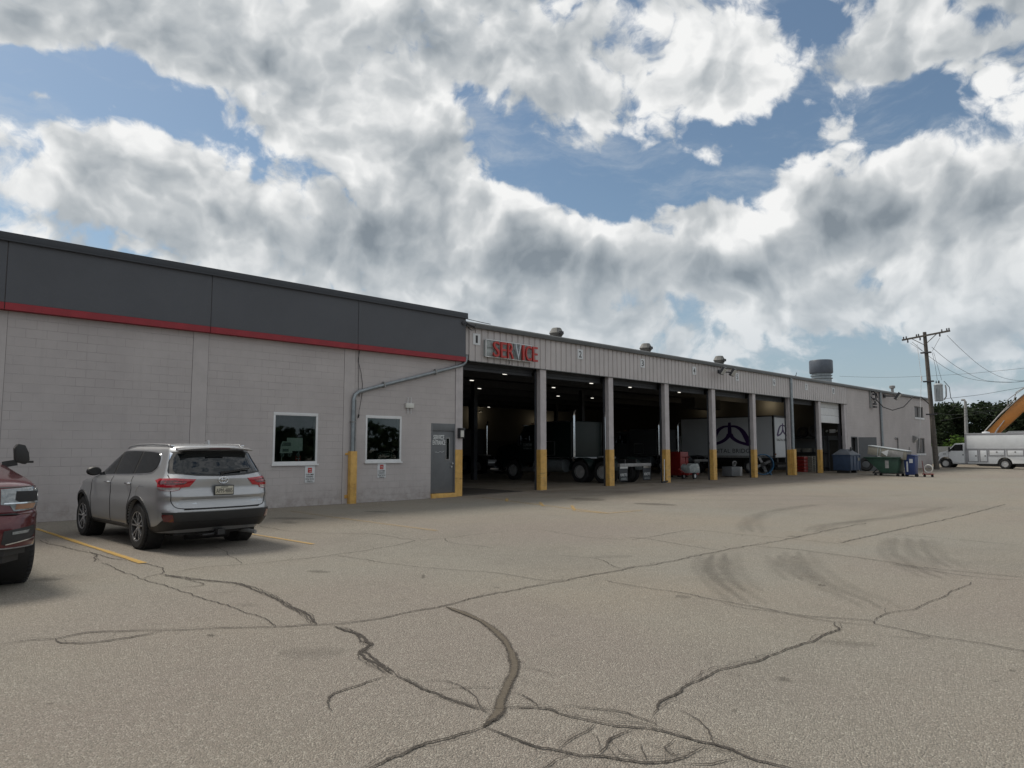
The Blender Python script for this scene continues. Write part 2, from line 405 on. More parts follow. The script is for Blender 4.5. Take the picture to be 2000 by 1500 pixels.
class MB:
    def __init__(s): s.v = []; s.f = []; s.m = []
    def add(s, verts, faces, m=0):
        o = len(s.v); s.v += [tuple(p) for p in verts]
        s.f += [tuple(i + o for i in f) for f in faces]; s.m += [m] * len(faces)
        return s
    def box(s, x0, x1, y0, y1, z0, z1, m=0):
        return s.add([(x0, y0, z0), (x1, y0, z0), (x1, y1, z0), (x0, y1, z0), (x0, y0, z1), (x1, y0, z1), (x1, y1, z1), (x0, y1, z1)],
                     [(0, 3, 2, 1), (4, 5, 6, 7), (0, 1, 5, 4), (1, 2, 6, 5), (2, 3, 7, 6), (3, 0, 4, 7)], m)
    def obox(s, c, size, rot=(0, 0, 0), m=0):
        M = Matrix.Translation(c) @ Matrix.Rotation(rot[2], 4, 'Z') @ Matrix.Rotation(rot[1], 4, 'Y') @ Matrix.Rotation(rot[0], 4, 'X')
        a, b, c2 = (q / 2 for q in size)
        vs = [M @ Vector(p) for p in ((-a, -b, -c2), (a, -b, -c2), (a, b, -c2), (-a, b, -c2), (-a, -b, c2), (a, -b, c2), (a, b, c2), (-a, b, c2))]
        return s.add(vs, [(0, 3, 2, 1), (4, 5, 6, 7), (0, 1, 5, 4), (1, 2, 6, 5), (2, 3, 7, 6), (3, 0, 4, 7)], m)
    def bar(s, p0, p1, w, h, m=0, up=(0, 0, 1)):
        p0, p1 = Vector(p0), Vector(p1); d = (p1 - p0).normalized(); u = Vector(up)
        if abs(d.dot(u)) > 0.98: u = Vector((1, 0, 0))
        a = d.cross(u).normalized() * w / 2; b = a.cross(d).normalized() * h / 2
        vs = [p + q for p in (p0, p1) for q in (-a - b, a - b, a + b, -a + b)]
        return s.add(vs, [(0, 1, 2, 3), (4, 7, 6, 5), (0, 4, 5, 1), (1, 5, 6, 2), (2, 6, 7, 3), (3, 7, 4, 0)], m)
    def tube(s, pts, r, n=8, m=0, cap=True):
        pts = [Vector(p) for p in pts]; k = len(pts); rings = []
        u = None
        for i, p in enumerate(pts):
            d = (pts[min(i + 1, k - 1)] - pts[max(i - 1, 0)]).normalized()
            if u is None:
                u = Vector((0, 0, 1)) if abs(d.z) < 0.9 else Vector((1, 0, 0))
            a = d.cross(u).normalized(); u = a.cross(d).normalized()
            rr = r[i] if isinstance(r, (list, tuple)) else r
            rings.append([p + (a * math.cos(t) + u * math.sin(t)) * rr for t in (2 * PI * j / n for j in range(n))])
        vs = [q for ring in rings for q in ring]; fs = []
        for i in range(k - 1):
            for j in range(n):
                fs.append((i * n + j, i * n + (j + 1) % n, (i + 1) * n + (j + 1) % n, (i + 1) * n + j))
        if cap: fs += [tuple(range(n - 1, -1, -1)), tuple((k - 1) * n + j for j in range(n))]
        return s.add(vs, fs, m)
    def cyl(s, p0, p1, r, r2=None, n=16, m=0): return s.tube([p0, p1], [r, r if r2 is None else r2], n, m)
    def prism(s, poly, a, b, axis='y', m=0):
        """extrude a 2D outline: axis y -> (x,z) outline, x -> (y,z), z -> (x,y)"""
        f = {'y': lambda p, t: (p[0], t, p[1]), 'x': lambda p, t: (t, p[0], p[1]), 'z': lambda p, t: (p[0], p[1], t)}[axis]
        n = len(poly)
        vs = [f(p, a) for p in poly] + [f(p, b) for p in poly]
        fs = [tuple(range(n)), tuple(range(2 * n - 1, n - 1, -1))] + [(i, i + n, (i + 1) % n + n, (i + 1) % n) for i in range(n)]
        return s.add(vs, fs, m)
    def lathe(s, prof, c=(0, 0, 0), axis='z', n=24, m=0, closed=False):
        """prof: (radius, height) pairs"""
        vs = []; k = len(prof)
        for (r, h) in prof:
            for j in range(n):
                t = 2 * PI * j / n; a, b = r * math.cos(t), r * math.sin(t)
                p = {'z': (a, b, h), 'x': (h, a, b), 'y': (a, h, b)}[axis]
                vs.append((p[0] + c[0], p[1] + c[1], p[2] + c[2]))
        fs = []
        for i in range(k if closed else k - 1):
            i2 = (i + 1) % k
            for j in range(n): fs.append((i * n + j, i * n + (j + 1) % n, i2 * n + (j + 1) % n, i2 * n + j))
        if not closed: fs += [tuple(range(n)), tuple((k - 1) * n + j for j in range(n - 1, -1, -1))]
        return s.add(vs, fs, m)
    def build(s, name, mats, parent=None, world=False, bevel=0.0, angle=35, seg=2, flat=False):
        if not isinstance(mats, (list, tuple)): mats = [mats]
        vs = s.v
        if world and parent is not None:
            o, rz = ORG[parent.name]
            Mi = (Matrix.Translation(o) @ Matrix.Rotation(rz, 4, 'Z')).inverted()
            vs = [tuple(Mi @ Vector(p)) for p in vs]
        me = bpy.data.meshes.new(name)
        me.from_pydata(vs, [], s.f)
        for m in mats: me.materials.append(MATS[m] if isinstance(m, str) else m)
        me.polygons.foreach_set('material_index', s.m)
        bm = bmesh.new(); bm.from_mesh(me)
        bmesh.ops.recalc_face_normals(bm, faces=bm.faces)
        if bevel > 0:
            es = [e for e in bm.edges if len(e.link_faces) == 2 and e.calc_face_angle(0) > R(25)]
            bmesh.ops.bevel(bm, geom=es, offset=bevel, segments=seg, affect='EDGES', profile=0.6, clamp_overlap=True)
        bm.to_mesh(me); bm.free()
        if not flat:
            me.polygons.foreach_set('use_smooth', [True] * len(me.polygons))
            me.set_sharp_from_angle(angle=R(angle))
        o = bpy.data.objects.new(name, me); scene.collection.objects.link(o)
        if parent is not None:
            o.parent = parent
            ORG[o.name] = ORG.get(parent.name, (Vector((0, 0, 0)), 0))
        else: ORG[o.name] = (Vector((0, 0, 0)), 0)
        return o

def text_mesh(name, txt, width, height, mat_, parent, M, depth=0.003, spacing=1.0, world=True, bold=0.0):
    """lettering as a mesh, fitted to width x height, lying in the local XY plane of matrix M"""
    cu = bpy.data.curves.new(name, 'FONT'); cu.body = txt; cu.extrude = depth; cu.resolution_u = 3; cu.offset = bold
    cu.space_character = spacing
    o = bpy.data.objects.new(name, cu); scene.collection.objects.link(o)
    dg = bpy.context.evaluated_depsgraph_get()
    me = bpy.data.meshes.new_from_object(o.evaluated_get(dg))
    bpy.data.objects.remove(o); bpy.data.curves.remove(cu)
    co = np.empty(len(me.vertices) * 3, 'f'); me.vertices.foreach_get('co', co); co = co.reshape(-1, 3)
    lo, hi = co.min(0), co.max(0)
    co[:, 0] = (co[:, 0] - (lo[0] + hi[0]) / 2) * (width / max(hi[0] - lo[0], 1e-6))
    co[:, 1] = (co[:, 1] - (lo[1] + hi[1]) / 2) * (height / max(hi[1] - lo[1], 1e-6))
    if world and parent is not None:
        og, rz = ORG[parent.name]
        M = (Matrix.Translation(og) @ Matrix.Rotation(rz, 4, 'Z')).inverted() @ M
    A = np.array(M)
    co = co @ A[:3, :3].T + A[:3, 3]
    me.vertices.foreach_set('co', co.astype('f').ravel()); me.update()
    me.materials.clear(); me.materials.append(MATS[mat_])
    ob = bpy.data.objects.new(name, me); scene.collection.objects.link(ob)
    if parent is not None: ob.parent = parent
    return ob
def facing(x, y, z, dx=(1, 0, 0), up=(0, 0, 1)):
    """matrix whose local X runs along dx and local Y along up"""
    dx = Vector(dx).normalized(); up = Vector(up).normalized(); n = dx.cross(up)
    return Matrix(((dx.x, up.x, n.x, x), (dx.y, up.y, n.y, y), (dx.z, up.z, n.z, z), (0, 0, 0, 1)))
def wheel(parent, c, r, w, hub='spokes', rim_r=None, side=-1, name='wheel', spokes=5, rimmat='alloy'):
    """tyre and rim, axis along local x; side is the outward x direction"""
    x, y, z = c; rr = rim_r or r * 0.66
    t = MB(); h = w / 2
    t.lathe([(rr, -h * .9), (rr * 1.04, -h), (r * .90, -h), (r * .975, -h * .80), (r, -h * .5), (r, h * .5), (r * .975, h * .80), (r * .90, h), (rr * 1.04, h), (rr, h * .9)], c, 'x', 40, closed=True)
    for j in range(44):
        a = 2 * PI * j / 44
        for sg in (-1, 1):
            t.obox((x + sg * h * .45, y + math.cos(a + sg * .03) * (r + .002), z + math.sin(a + sg * .03) * (r + .002)), (h * .8, .022, .014), (a - PI / 2, 0, 0))
    wo = t.build(name, 'rubber', parent)
    k = MB(); o = side
    MB().lathe([(rr * .985, o * h * .90), (rr * .92, o * h * .90), (rr * .88, o * h * .55), (rr * .86, -o * h * .6), (rr, -o * h * .8)], c, 'x', 32, closed=True).build('rim_barrel', 'black_plastic', wo)
    k.lathe([(rr * 1.0, o * h * .92), (rr * .99, o * h * .98), (rr * .94, o * h * .95), (rr * .94, o * h * .88)], c, 'x', 32, closed=True)
    if hub == 'spokes':
        k.lathe([(.001, o * h * .80), (rr * .20, o * h * .80), (rr * .24, o * h * .70), (rr * .22, o * h * .45), (.001, o * h * .45)], c, 'x', 16)
        for j in range(spokes):
            a = 2 * PI * j / spokes + .3
            for q in (-1, 1):
                a1 = a + q * .10; a2 = a + q * .235
                p0 = (x + o * h * .72, y + math.cos(a1) * rr * .15, z + math.sin(a1) * rr * .15)
                p1 = (x + o * h * .82, y + math.cos(a2) * rr * .93, z + math.sin(a2) * rr * .93)
                k.bar(p0, p1, rr * .10, rr * .10, up=(1, 0, 0))
        d = MB().lathe([(.001, 0), (rr * .80, 0), (rr * .80, o * .02), (.001, o * .02)], (x - o * h * .1, y, z), 'x', 24)
        d.build('brake_disc', 'black_plastic', wo)
    else:
        k.lathe([(rr * .93, o * h * .70), (rr * .70, o * h * .45), (rr * .42, o * h * .30), (rr * .36, o * h * .75), (rr * .12, o * h * .85), (.001, o * h * .85), (.001, -o * h * .2), (rr * .93, -o * h * .2)], c, 'x', 32)
        for j in range(8):
            a = 2 * PI * j / 8
            k.cyl((x + o * h * .25, y + math.cos(a) * rr * .58, z + math.sin(a) * rr * .58), (x + o * h * .48, y + math.cos(a) * rr * .58, z + math.sin(a) * rr * .58), rr * .05, n=8)
    k.build('rim', rimmat, wo)
    return wo
mat('alloy', (0.50, 0.50, 0.51), 0.25, metal=0.8, var=0.05)
mat('steel_rim', (0.60, 0.60, 0.60), 0.4, metal=0.5, var=0.1)
mat('polished_rim', (0.62, 0.62, 0.62), 0.3, metal=0.55, var=0.1)
mat('fan_grey', (0.085, 0.10, 0.125), 0.5, metal=.2)

# ------------------------------------------------------------------ ground
def sm(a, b, x):
    t = min(1, max(0, (x - a) / (b - a))); return t * t * (3 - 2 * t)
def gz(x, y):
    """the lot rises a few centimetres towards the bays"""
    return 0.07 * sm(12, 18.4, y) * sm(13, 22, x) + 0.05 * sm(13, 18.4, y) * sm(38, 48, x) * (1 - sm(52, 60, x))
def grid_lines(lo, hi, n0, step, n1):
    a = [lo - (3 ** k) * 12 for k in range(5, 0, -1)]
    return a + [lo + i * step for i in range(int((hi - lo) / step) + 1)] + [hi + (3 ** k) * 12 for k in range(1, 6)]
gx = grid_lines(-14, 82, 0, 1.0, 0); gy = [-12 * 3 ** k for k in range(5, 0, -1)] + [-8 + i for i in range(26)] + [18.4, 18.9, 20, 25, 35, 50, 80, 200, 600, 1500, 3200]
g = MB()
nx = len(gx)
g.add([(x, y, gz(x, y)) for y in gy for x in gx], [(j * nx + i, j * nx + i + 1, (j + 1) * nx + i + 1, (j + 1) * nx + i) for j in range(len(gy) - 1) for i in range(nx - 1)])
CRACKS = [
 (0.022, [(1.27, 7.27), (1.45, 7.26), (1.63, 7.16), (1.87, 7.19), (2.16, 6.99), (2.5, 6.72), (2.85, 6.46), (3.16, 6.21), (3.44, 6.03), (3.69, 5.91), (4.08, 5.86), (4.78, 5.83), (5.49, 5.94), (5.86, 5.92), (6.81, 5.9), (8.11, 5.88), (8.61, 5.84), (10.49, 5.87), (12.67, 5.77), (14.86, 5.86), (16.59, 5.78)]),
 (0.025, [(1.63, 7.16), (1.66, 6.97), (1.86, 6.79), (2.05, 6.75), (2.35, 6.78)]),
 (0.022, [(3.11, 15.08), (3.16, 13.85), (3.31, 12.67), (3.2, 11.96), (3.07, 11.61)]),
 (0.02, [(3.31, 12.67), (3.38, 11.78), (3.56, 11.0), (3.57, 10.23), (3.42, 9.82)]),
 (0.018, [(3.13, 11.42), (3.13, 10.46), (3.13, 9.67), (3.2, 8.73), (3.2, 8.15), (3.2, 7.73), (3.23, 7.16), (3.22, 6.59), (3.15, 6.24)]),
 (0.02, [(3.13, 9.67), (3.28, 9.83), (3.43, 9.81), (3.48, 9.25), (3.52, 8.81), (3.39, 8.71), (3.21, 8.76)]),
 (0.045, [(3.41, 9.75), (3.63, 9.02), (3.82, 8.51), (3.81, 8.01), (3.76, 7.52), (3.66, 6.93), (3.58, 6.46), (3.45, 6.06)]),
 (0.016, [(3.55, 9.88), (4.03, 10.01), (4.47, 9.88), (5.21, 9.76), (6.0, 9.8), (6.89, 9.94), (7.67, 10.22), (7.82, 10.42), (7.84, 10.82), (7.82, 11.79), (7.4, 12.2), (7.09, 12.8), (6.91, 13.48), (6.95, 14.58)]),
 (0.014, [(7.81, 10.33), (8.41, 10.2), (9.42, 10.21), (10.07, 10.17)]),
 (0.014, [(5.88, 9.74), (5.93, 9.05), (5.98, 8.61), (6.21, 7.75), (6.42, 7.2), (6.56, 6.63), (6.58, 6.11), (6.79, 5.92)]),
 (0.055, [(3.56, 5.87), (3.55, 5.47), (3.44, 5.23), (3.43, 5.13), (3.26, 4.99), (3.17, 4.69), (3.11, 4.36)]),
 (0.026, [(3.11, 4.36), (3.06, 4.09), (3.06, 3.91), (3.06, 3.6), (3.08, 3.33)]),
 (0.02, [(3.07, 4.36), (2.79, 4.29), (2.58, 4.24), (2.46, 4.13), (2.4, 4.01)]),
 (0.082, [(4.78, 5.79), (4.72, 5.4), (4.58, 4.96), (4.37, 4.54), (4.14, 4.21), (3.88, 3.89), (3.61, 3.67), (3.36, 3.48), (3.11, 3.27), (2.91, 3.17)]),
 (0.03, [(2.91, 3.17), (2.73, 3.16), (2.49, 3.2), (2.27, 3.2), (2.15, 3.18), (2.04, 3.17)]),
 (0.03, [(3.22, 3.35), (3.25, 3.29), (3.36, 3.12), (3.37, 2.96), (3.42, 2.77), (3.51, 2.62), (3.57, 2.51), (3.59, 2.39), (3.58, 2.22), (3.6, 2.1), (3.61, 1.96), (3.61, 1.85), (3.66, 1.69), (3.67, 1.56)]),
 (0.026, [(2.91, 3.17), (2.92, 2.95), (2.94, 2.78), (2.97, 2.61), (3.04, 2.45), (3.11, 2.34), (3.18, 2.25), (3.29, 2.16), (3.43, 2.13), (3.58, 2.12)]),
 (0.02, [(2.98, 2.58), (2.83, 2.58), (2.71, 2.57)]),
 (0.026, [(3.4, 2.76), (3.22, 2.72), (3.07, 2.7), (2.98, 2.67)]),
 (0.024, [(3.51, 2.56), (3.34, 2.56), (3.18, 2.52), (3.07, 2.49)]),
 (0.016, [(3.55, 2.3), (3.39, 2.26), (3.37, 2.17), (3.43, 2.13)]),
 (0.016, [(3.32, 2.12), (3.4, 1.99), (3.57, 1.91)]),
 (0.018, [(3.49, 3.09), (3.58, 2.94), (3.67, 2.77), (3.68, 2.63), (3.67, 2.51), (3.64, 2.47)]),
 (0.024, [(3.78, 2.61), (3.96, 2.69), (4.2, 2.71), (4.53, 2.75), (4.8, 2.77), (5.02, 2.73), (5.29, 2.68), (5.67, 2.68), (6.02, 2.62), (6.36, 2.63), (6.69, 2.61), (6.8, 2.7), (6.92, 2.76)]),
 (0.02, [(7.11, 5.58), (7.06, 5.01), (7.12, 4.53), (7.03, 3.95), (7.03, 3.6), (7.01, 3.3), (7.0, 3.04), (7.08, 2.8), (7.21, 2.53), (7.12, 2.45), (7.07, 2.18), (7.01, 1.96), (7.03, 1.6), (7.0, 1.3), (6.95, 1.13)]),
 (0.016, [(6.98, 3.91), (6.88, 3.58), (6.92, 3.26), (6.9, 2.99), (6.93, 2.75), (7.04, 2.47)]),
 (0.013, [(7.22, 2.49), (7.74, 2.49), (8.15, 2.4), (8.61, 2.39), (9.18, 2.39), (10.19, 2.37)]),
 (0.02, [(10.49, 5.87), (10.6, 6.49), (10.91, 7.62), (10.8, 7.99)]),
 (0.022, [(11.38, 5.71), (11.44, 5.22), (11.31, 4.36), (11.07, 3.57), (10.94, 3.14), (10.96, 2.54), (10.98, 2.0)]),
 (0.016, [(10.97, 3.54), (10.8, 3.1), (10.68, 2.77), (10.6, 2.32), (10.77, 1.96)]),
 (0.03, [(12.78, 4.92), (14.47, 4.91), (17.13, 4.87), (20.13, 4.82), (25.25, 4.91)]),
 (0.02, [(14.77, 4.73), (14.77, 3.8), (14.63, 2.63)]),
 (0.018, [(10.6, 7.67), (11.74, 7.73), (12.73, 7.72), (12.7, 6.67), (12.74, 5.8), (12.68, 4.88)]),
 (0.012, [(8.28, 7.37), (8.39, 6.72), (7.99, 6.0), (8.31, 5.98)]),
 (0.008, [(3.87, 3.86), (3.9, 3.75), (3.87, 3.52)]),
 (0.012, [(3.07, 3.9), (3.26, 3.78), (3.46, 3.59)]),
 (0.012, [(10.22, 10.33), (10.59, 9.97), (10.46, 9.17), (10.34, 8.45), (10.5, 7.77)]),
 (0.008, [(3.3, 8.31), (3.46, 8.15), (3.7, 8.02)]),
 (0.01, [(4.93, 12.09), (4.89, 11.49), (4.51, 9.9)]),
 (0.012, [(8.41, 10.2), (8.08, 9.67), (8.1, 9.09), (8.13, 8.63)]),
 (0.008, [(6.94, 2.14), (6.97, 1.97), (6.81, 2.06), (6.69, 2.31)]),
 (0.01, [(3.67, 2.51), (3.78, 2.61)]),
 (0.016, [(3.36, 2.39), (3.25, 2.31), (3.2, 2.26)]),
 (0.016, [(3.21, 2.46), (3.16, 2.36), (3.15, 2.3)]),
 (0.012, [(3.36, 2.39), (3.42, 2.28), (3.4, 2.2)]),
 (0.012, [(3.97, 2.55), (3.9, 2.38), (3.69, 2.16), (3.61, 2.09)]),
 (0.014, [(3.43, 3.47), (3.42, 3.31), (3.36, 3.15)]),
 (0.012, [(3.17, 4.06), (3.3, 3.93), (3.25, 3.65), (3.1, 3.35)]),
 (0.012, [(3.04, 3.79), (3.06, 3.54), (3.15, 3.32)]),
]
STAINS_AND_SHADE = [
 (0.3, 0.32, [(9.93, 5.73), (9.03, 5.27), (8.22, 4.68), (7.5, 4.05), (7.12, 3.68)]),
 (0.3, 0.32, [(10.32, 5.73), (9.17, 5.13), (8.33, 4.57), (7.72, 4.04)]),
 (0.28, 0.4, [(10.65, 5.02), (9.59, 4.42), (8.8, 3.86)]),
 (0.28, 0.36, [(11.24, 5.01), (10.0, 4.31), (8.73, 3.47), (8.14, 2.84), (7.85, 2.62)]),
 (0.3, 0.25, [(14.32, 4.51), (12.49, 3.98), (11.03, 3.29), (10.21, 2.71)]),
 (0.3, 0.25, [(14.44, 4.12), (12.55, 3.52), (11.19, 2.83)]),
 (0.5, 0.35, [(13.06, 5.97), (13.25, 5.79)]),
 (0.22, 0.5, [(8.69, 3.62), (8.73, 3.55)]),
 (0.2, 0.4, [(5.01, 2.39), (4.96, 2.29)]),
 (0.16, 0.45, [(4.21, 2.31), (4.22, 2.28)]),
 (0.2, 0.5, [(6.35, 1.28), (6.36, 1.24)]),
 (0.3, 0.3, [(6.91, 4.44), (7.0, 4.3)]),
 (1, 0.45, [(17.84, 15.31), (18.05, 14.12)]),
 (0.9, 0.45, [(17.85, 12.81), (18.03, 11.51)]),
 (0.6, 0.4, [(10.5, 16.08), (10.88, 15.48)]),
 (0.5, 0.3, [(7.77, 15.06), (7.78, 14.5)]),
 (0.5, 0.35, [(7.89, 16.03), (8.62, 15.22)]),
 (0.3, 0.4, [(4.83, 8.75), (4.99, 8.45)]),
 (0.6, 0.16, [(2.75, 5.39), (3.16, 5.09)]),
 (0.35, 0.16, [(3.34, 7.42), (3.48, 7.25)]),
 (0.12, 0.6, [(2.62, 6.39), (2.64, 6.3)]),
 (0.06, 0.6, [(1.23, 5.41), (1.25, 5.37)]),
 (0.05, 0.5, [(1.78, 3.64), (1.78, 3.6)]),
 (0.08, 0.5, [(5.79, 7.48), (5.62, 7.25)]),
 (0.15, 0.35, [(5.84, 6.2), (5.87, 6.12)]),
 (0.4, 0.2, [(6.14, 2.56), (6.39, 2.2)]),
 (0.3, 0.2, [(13.22, 6.73), (15.03, 7.71), (17.85, 8.58), (21.36, 8.77)]),
 (0.3, 0.2, [(14.07, 5.9), (15.77, 6.22), (18.63, 5.84), (22.96, 5.86)]),
 (0.5, 0.14, [(8.41, 6.88), (9.05, 6.6)]),
 (0.35, 0.2, [(15.96, 6.03), (21.0, 6.58), (22.65, 6.16)]),
 (0.5, 0.22, [(21.72, 13.25), (23.73, 12.42), (25.44, 9.56), (28.54, 8.07)]),
 (0.5, 0.18, [(19.43, 13.74), (21.34, 11.18), (24.73, 8.49)]),
 (1.2, 0.2, [(19.03, 17.9), (22.16, 15.66)]),
 (0.05, 0.6, [(4.72, 4.28), (4.74, 4.28)]),
 (0.04, 0.6, [(4.14, 3.06), (4.15, 3.05)]),
 (0.05, 0.5, [(5.97, 1.32), (5.99, 1.27)]),
 (0.04, 0.5, [(3.15, 2.98), (3.15, 2.97)]),
 (0.35, 0.3, [(2.15, 10.56), (2.44, 10.4)]),  # soft shadow beside the pickup's front tyre, painted as a dark patch
]

def strip(me, pts, w, strength, jag, lift, mat_i, sub=0.06, seed=0, taper=True):
    """a ragged ribbon laid on the ground"""
    rnd = random.Random(seed)
    P = [Vector((a, b)) for a, b in pts]
    # smooth the traced line, then walk it in small steps
    Q = []
    for i in range(len(P) - 1):
        p0, p1, p2, p3 = P[max(i - 1, 0)], P[i], P[i + 1], P[min(i + 2, len(P) - 1)]
        n = max(2, int((p2 - p1).length / sub))
        for k in range(n):
            t = k / n
            Q.append(0.5 * ((2 * p1) + (p2 - p0) * t + (2 * p0 - 5 * p1 + 4 * p2 - p3) * t * t + (3 * p1 - p0 - 3 * p2 + p3) * t ** 3))
    Q.append(P[-1])
    vs, uv, base = [], [], len(me.v)
    off = rnd.uniform(0, 100)
    n = len(Q)
    for i, q in enumerate(Q):
        d = (Q[min(i + 1, n - 1)] - Q[max(i - 1, 0)])
        if d.length < 1e-6: d = Vector((1, 0))
        d.normalize(); nr = Vector((-d.y, d.x))
        wob = mnoise.noise(Vector((i * .30, off, 0))) * jag * 1.0 + mnoise.noise(Vector((i * .08, off, 5))) * jag * 2.2 + (rnd.uniform(-1, 1) * jag * .35 if jag > .01 and w < .2 else 0)
        c = q + nr * wob
        ww = w * (1.0 + 0.45 * mnoise.noise(Vector((i * .11, off, 9)))) * 1.35
        if taper: ww *= min(1.0, 0.25 + min(i, n - 1 - i) / 6)
        for s_ in (-1, 1):
            p = c + nr * (s_ * ww * .5)
            me.v.append((p.x, p.y, gz(p.x, p.y) + lift)); me.uv.append((s_, strength))
    for i in range(n - 1):
        a = base + 2 * i; me.f.append((a, a + 1, a + 3, a + 2)); me.m.append(mat_i)
def build_marks(me, name, mats, parent=None):
    o = MB.build(me, name, mats, parent, flat=True)
    lay = o.data.uv_layers.new(name='mark')
    for lp in o.data.loops: lay.data[lp.index].uv = me.uv[lp.vertex_index]
    return o
ground = g.build('ground', 'asphalt')
setp(ground, 'worn grey brown asphalt parking lot with cracks', None, None, 'structure')
ck = MB(); ck.uv = []
twr = random.Random(3)
for i, (w_, pts) in enumerate(CRACKS):
    if w_ >= 0.08:
        strip(ck, pts, w_ * .84, 0.95, 0.010, 0.0080, 0, sub=.05, seed=i)
        strip(ck, pts, w_ * .60, 1.0, 0.010, 0.0092, 1, sub=.05, seed=i)
        strip(ck, pts[8:], .035, 0.9, 0.03, 0.0096, 0, sub=.04, seed=i + 300)
    elif w_ >= 0.04:   # crumbled seams: several ragged strands
        for j, (ox, oy) in enumerate(((0, 0), (.014, .008), (-.012, .012), (.026, -.012), (-.022, -.008))):
            strip(ck, [(a + ox, b + oy) for a, b in pts], w_ * (.34, .26, .20, .15, .13)[j], 0.95, 0.022, 0.0085 + i * 1e-5 + j * 2e-4, 0, sub=.035, seed=i + j * 77)
    else:
        strip(ck, pts, w_ * .52 + .003, 1.0, 0.022, 0.0085 + i * 1e-5, 0, sub=.04, seed=i)
        if w_ > .02: strip(ck, [(a + 0.025, b + 0.015) for a, b in pts], .007, 0.75, 0.040, 0.0104 + i * 1e-5, 0, sub=.04, seed=i + 900)
    for (a, b) in zip(pts[:-1], pts[1:]):      # short side twigs
        L_ = math.dist(a, b)
        for q in range(int(L_ * .8 + twr.random())):
            t = twr.random(); an = math.atan2(b[1] - a[1], b[0] - a[0]) + twr.choice((-1, 1)) * twr.uniform(.35, 1.2); ln = twr.uniform(.08, .38)
            p0 = (a[0] + (b[0] - a[0]) * t, a[1] + (b[1] - a[1]) * t); p1 = (p0[0] + ln * .5 * math.cos(an), p0[1] + ln * .5 * math.sin(an)); an += twr.uniform(-.5, .5)
            strip(ck, [p0, p1, (p1[0] + ln * .5 * math.cos(an), p1[1] + ln * .5 * math.sin(an))], 0.006, .7, .012, .0112, 0, sub=.03, seed=i * 31 + q)
st = MB(); st.uv = []
for i, (w_, a_, pts) in enumerate(STAINS_AND_SHADE):
    if len(pts) > 2 and .27 < w_ < .33:      # tread bands of turning wheels
        for j, o_ in enumerate((-.17, .0, .19)):
            strip(st, [(a + o_ * .6, b - o_ * .8) for a, b in pts], .20, (.10, .15, .08)[j], 0.02, 0.004 + i * 5e-5 + j * 1e-5, 0, sub=.15, seed=i + 50 + j)
        continue
    strip(st, pts, w_ * 1.5, a_ * (.26 if len(pts) > 2 else .7), 0.03, 0.004 + i * 5e-5, 0, sub=0.15, seed=i + 50)
setp(build_marks(ck, 'pavement_cracks', ['crack_fill', 'sealed_crack'], ground), 'dark cracks and sealed seams running across the asphalt')
setp(build_marks(st, 'tyre_marks_stains_and_shade', ['stain_and_shade'], ground), 'faint tyre arcs, oil stains and a painted shadow by the pickup on the asphalt')
def line(name, segs, w, label, strength=1.0):
    k = MB(); k.uv = []
    for i, s_ in enumerate(segs): strip(k, s_, w / 1.35, strength, 0.004, 0.0115 + i * 1e-4, 0, sub=0.12, seed=i + 7, taper=False)
    return setp(build_marks(k, name, ['yellow_marking']), label, None, None, 'structure')
line('parking_line', [[(3.50, 17.2), (3.52, 14.0), (3.54, 10.95)]], 0.115, 'yellow parking line between the red pickup and the silver car')
line('parking_line', [[(6.10, 17.0), (6.16, 13.9), (6.27, 11.1)]], 0.10, 'yellow parking line to the right of the silver car', 0.75)
line('parking_line', [[(9.15, 17.4), (9.07, 15.3), (9.02, 11.2)]], 0.10, 'faded parking line below the drain pipe and first window', 0.42)
line('hatched_marking', [[(16.11, 17.7), (15.3, 14.4), (14.51, 11.27)], [(14.46, 12.4), (14.46, 11.8), (14.51, 11.24)], [(14.46, 11.25), (15.1, 11.2), (15.85, 11.12)], [(15.5, 15.9), (16.4, 16.8)], [(15.0, 13.9), (16.0, 14.95)], [(14.6, 12.4), (15.75, 13.5)]], 0.10, 'faded yellow hatched box in front of the first bay', 0.6)

# ------------------------------------------------------------------ office block with dark fascia
D = 18.75
ZT = 6.31
off = thing('office_building', 'painted grey block office building with dark fascia and red band', 'building', (6, D, 0))
b = MB()     # block wall with the window and door openings left out
b.X0, b.X1 = -14.0, 15.84
opens = [(9.29, 10.62, 1.20, 2.62), (12.28, 13.58, 1.23, 2.63), (14.80, 15.84, 0.0, 2.47)]
xs = sorted({b.X0, b.X1, *[o[0] for o in opens], *[o[1] for o in opens]})
for x0, x1 in zip(xs[:-1], xs[1:]):
    op = [o for o in opens if abs(o[0] - x0) < 1e-6]
    if op:
        if op[0][2] > 0.05: b.box(x0, x1, D, D + .2, -.3, op[0][2])
        b.box(x0, x1, D, D + .2, op[0][3], ZT - .1)
    else: b.box(x0, x1, D, D + .2, -.3, ZT - .1)
b.build('block_wall', 'block', off, True, flat=True)
MB().box(-14, -13.8, D + .2, 47.8, -.3, ZT - .1).build('side_wall', 'block', off, True, flat=True)
MB().box(-14, 16.15, 47.8, 48, -.3, ZT - .1).build('rear_wall', 'block', off, True, flat=True)
MB().box(-13.8, 16.12, D + .2, 47.8, ZT - .5, ZT - .3).build('roof', 'roof_gravel', off, True, flat=True)
for (a, c) in ((-2.3, -1.92), (2.68, 3.05), (7.03, 7.42), (11.48, 11.85)):     # smooth pilasters flush with the blocks
    o = MB().box(a, c, D - .006, D + .1, -.3, 4.66).build('pilaster', 'plain_paint', off, True, flat=True)
    MB().box(a - .007, a, D - .004, D + .05, 0, 4.66).box(c, c + .007, D - .004, D + .05, 0, 4.66).build('joint', 'joint_dark', o, True, flat=True)
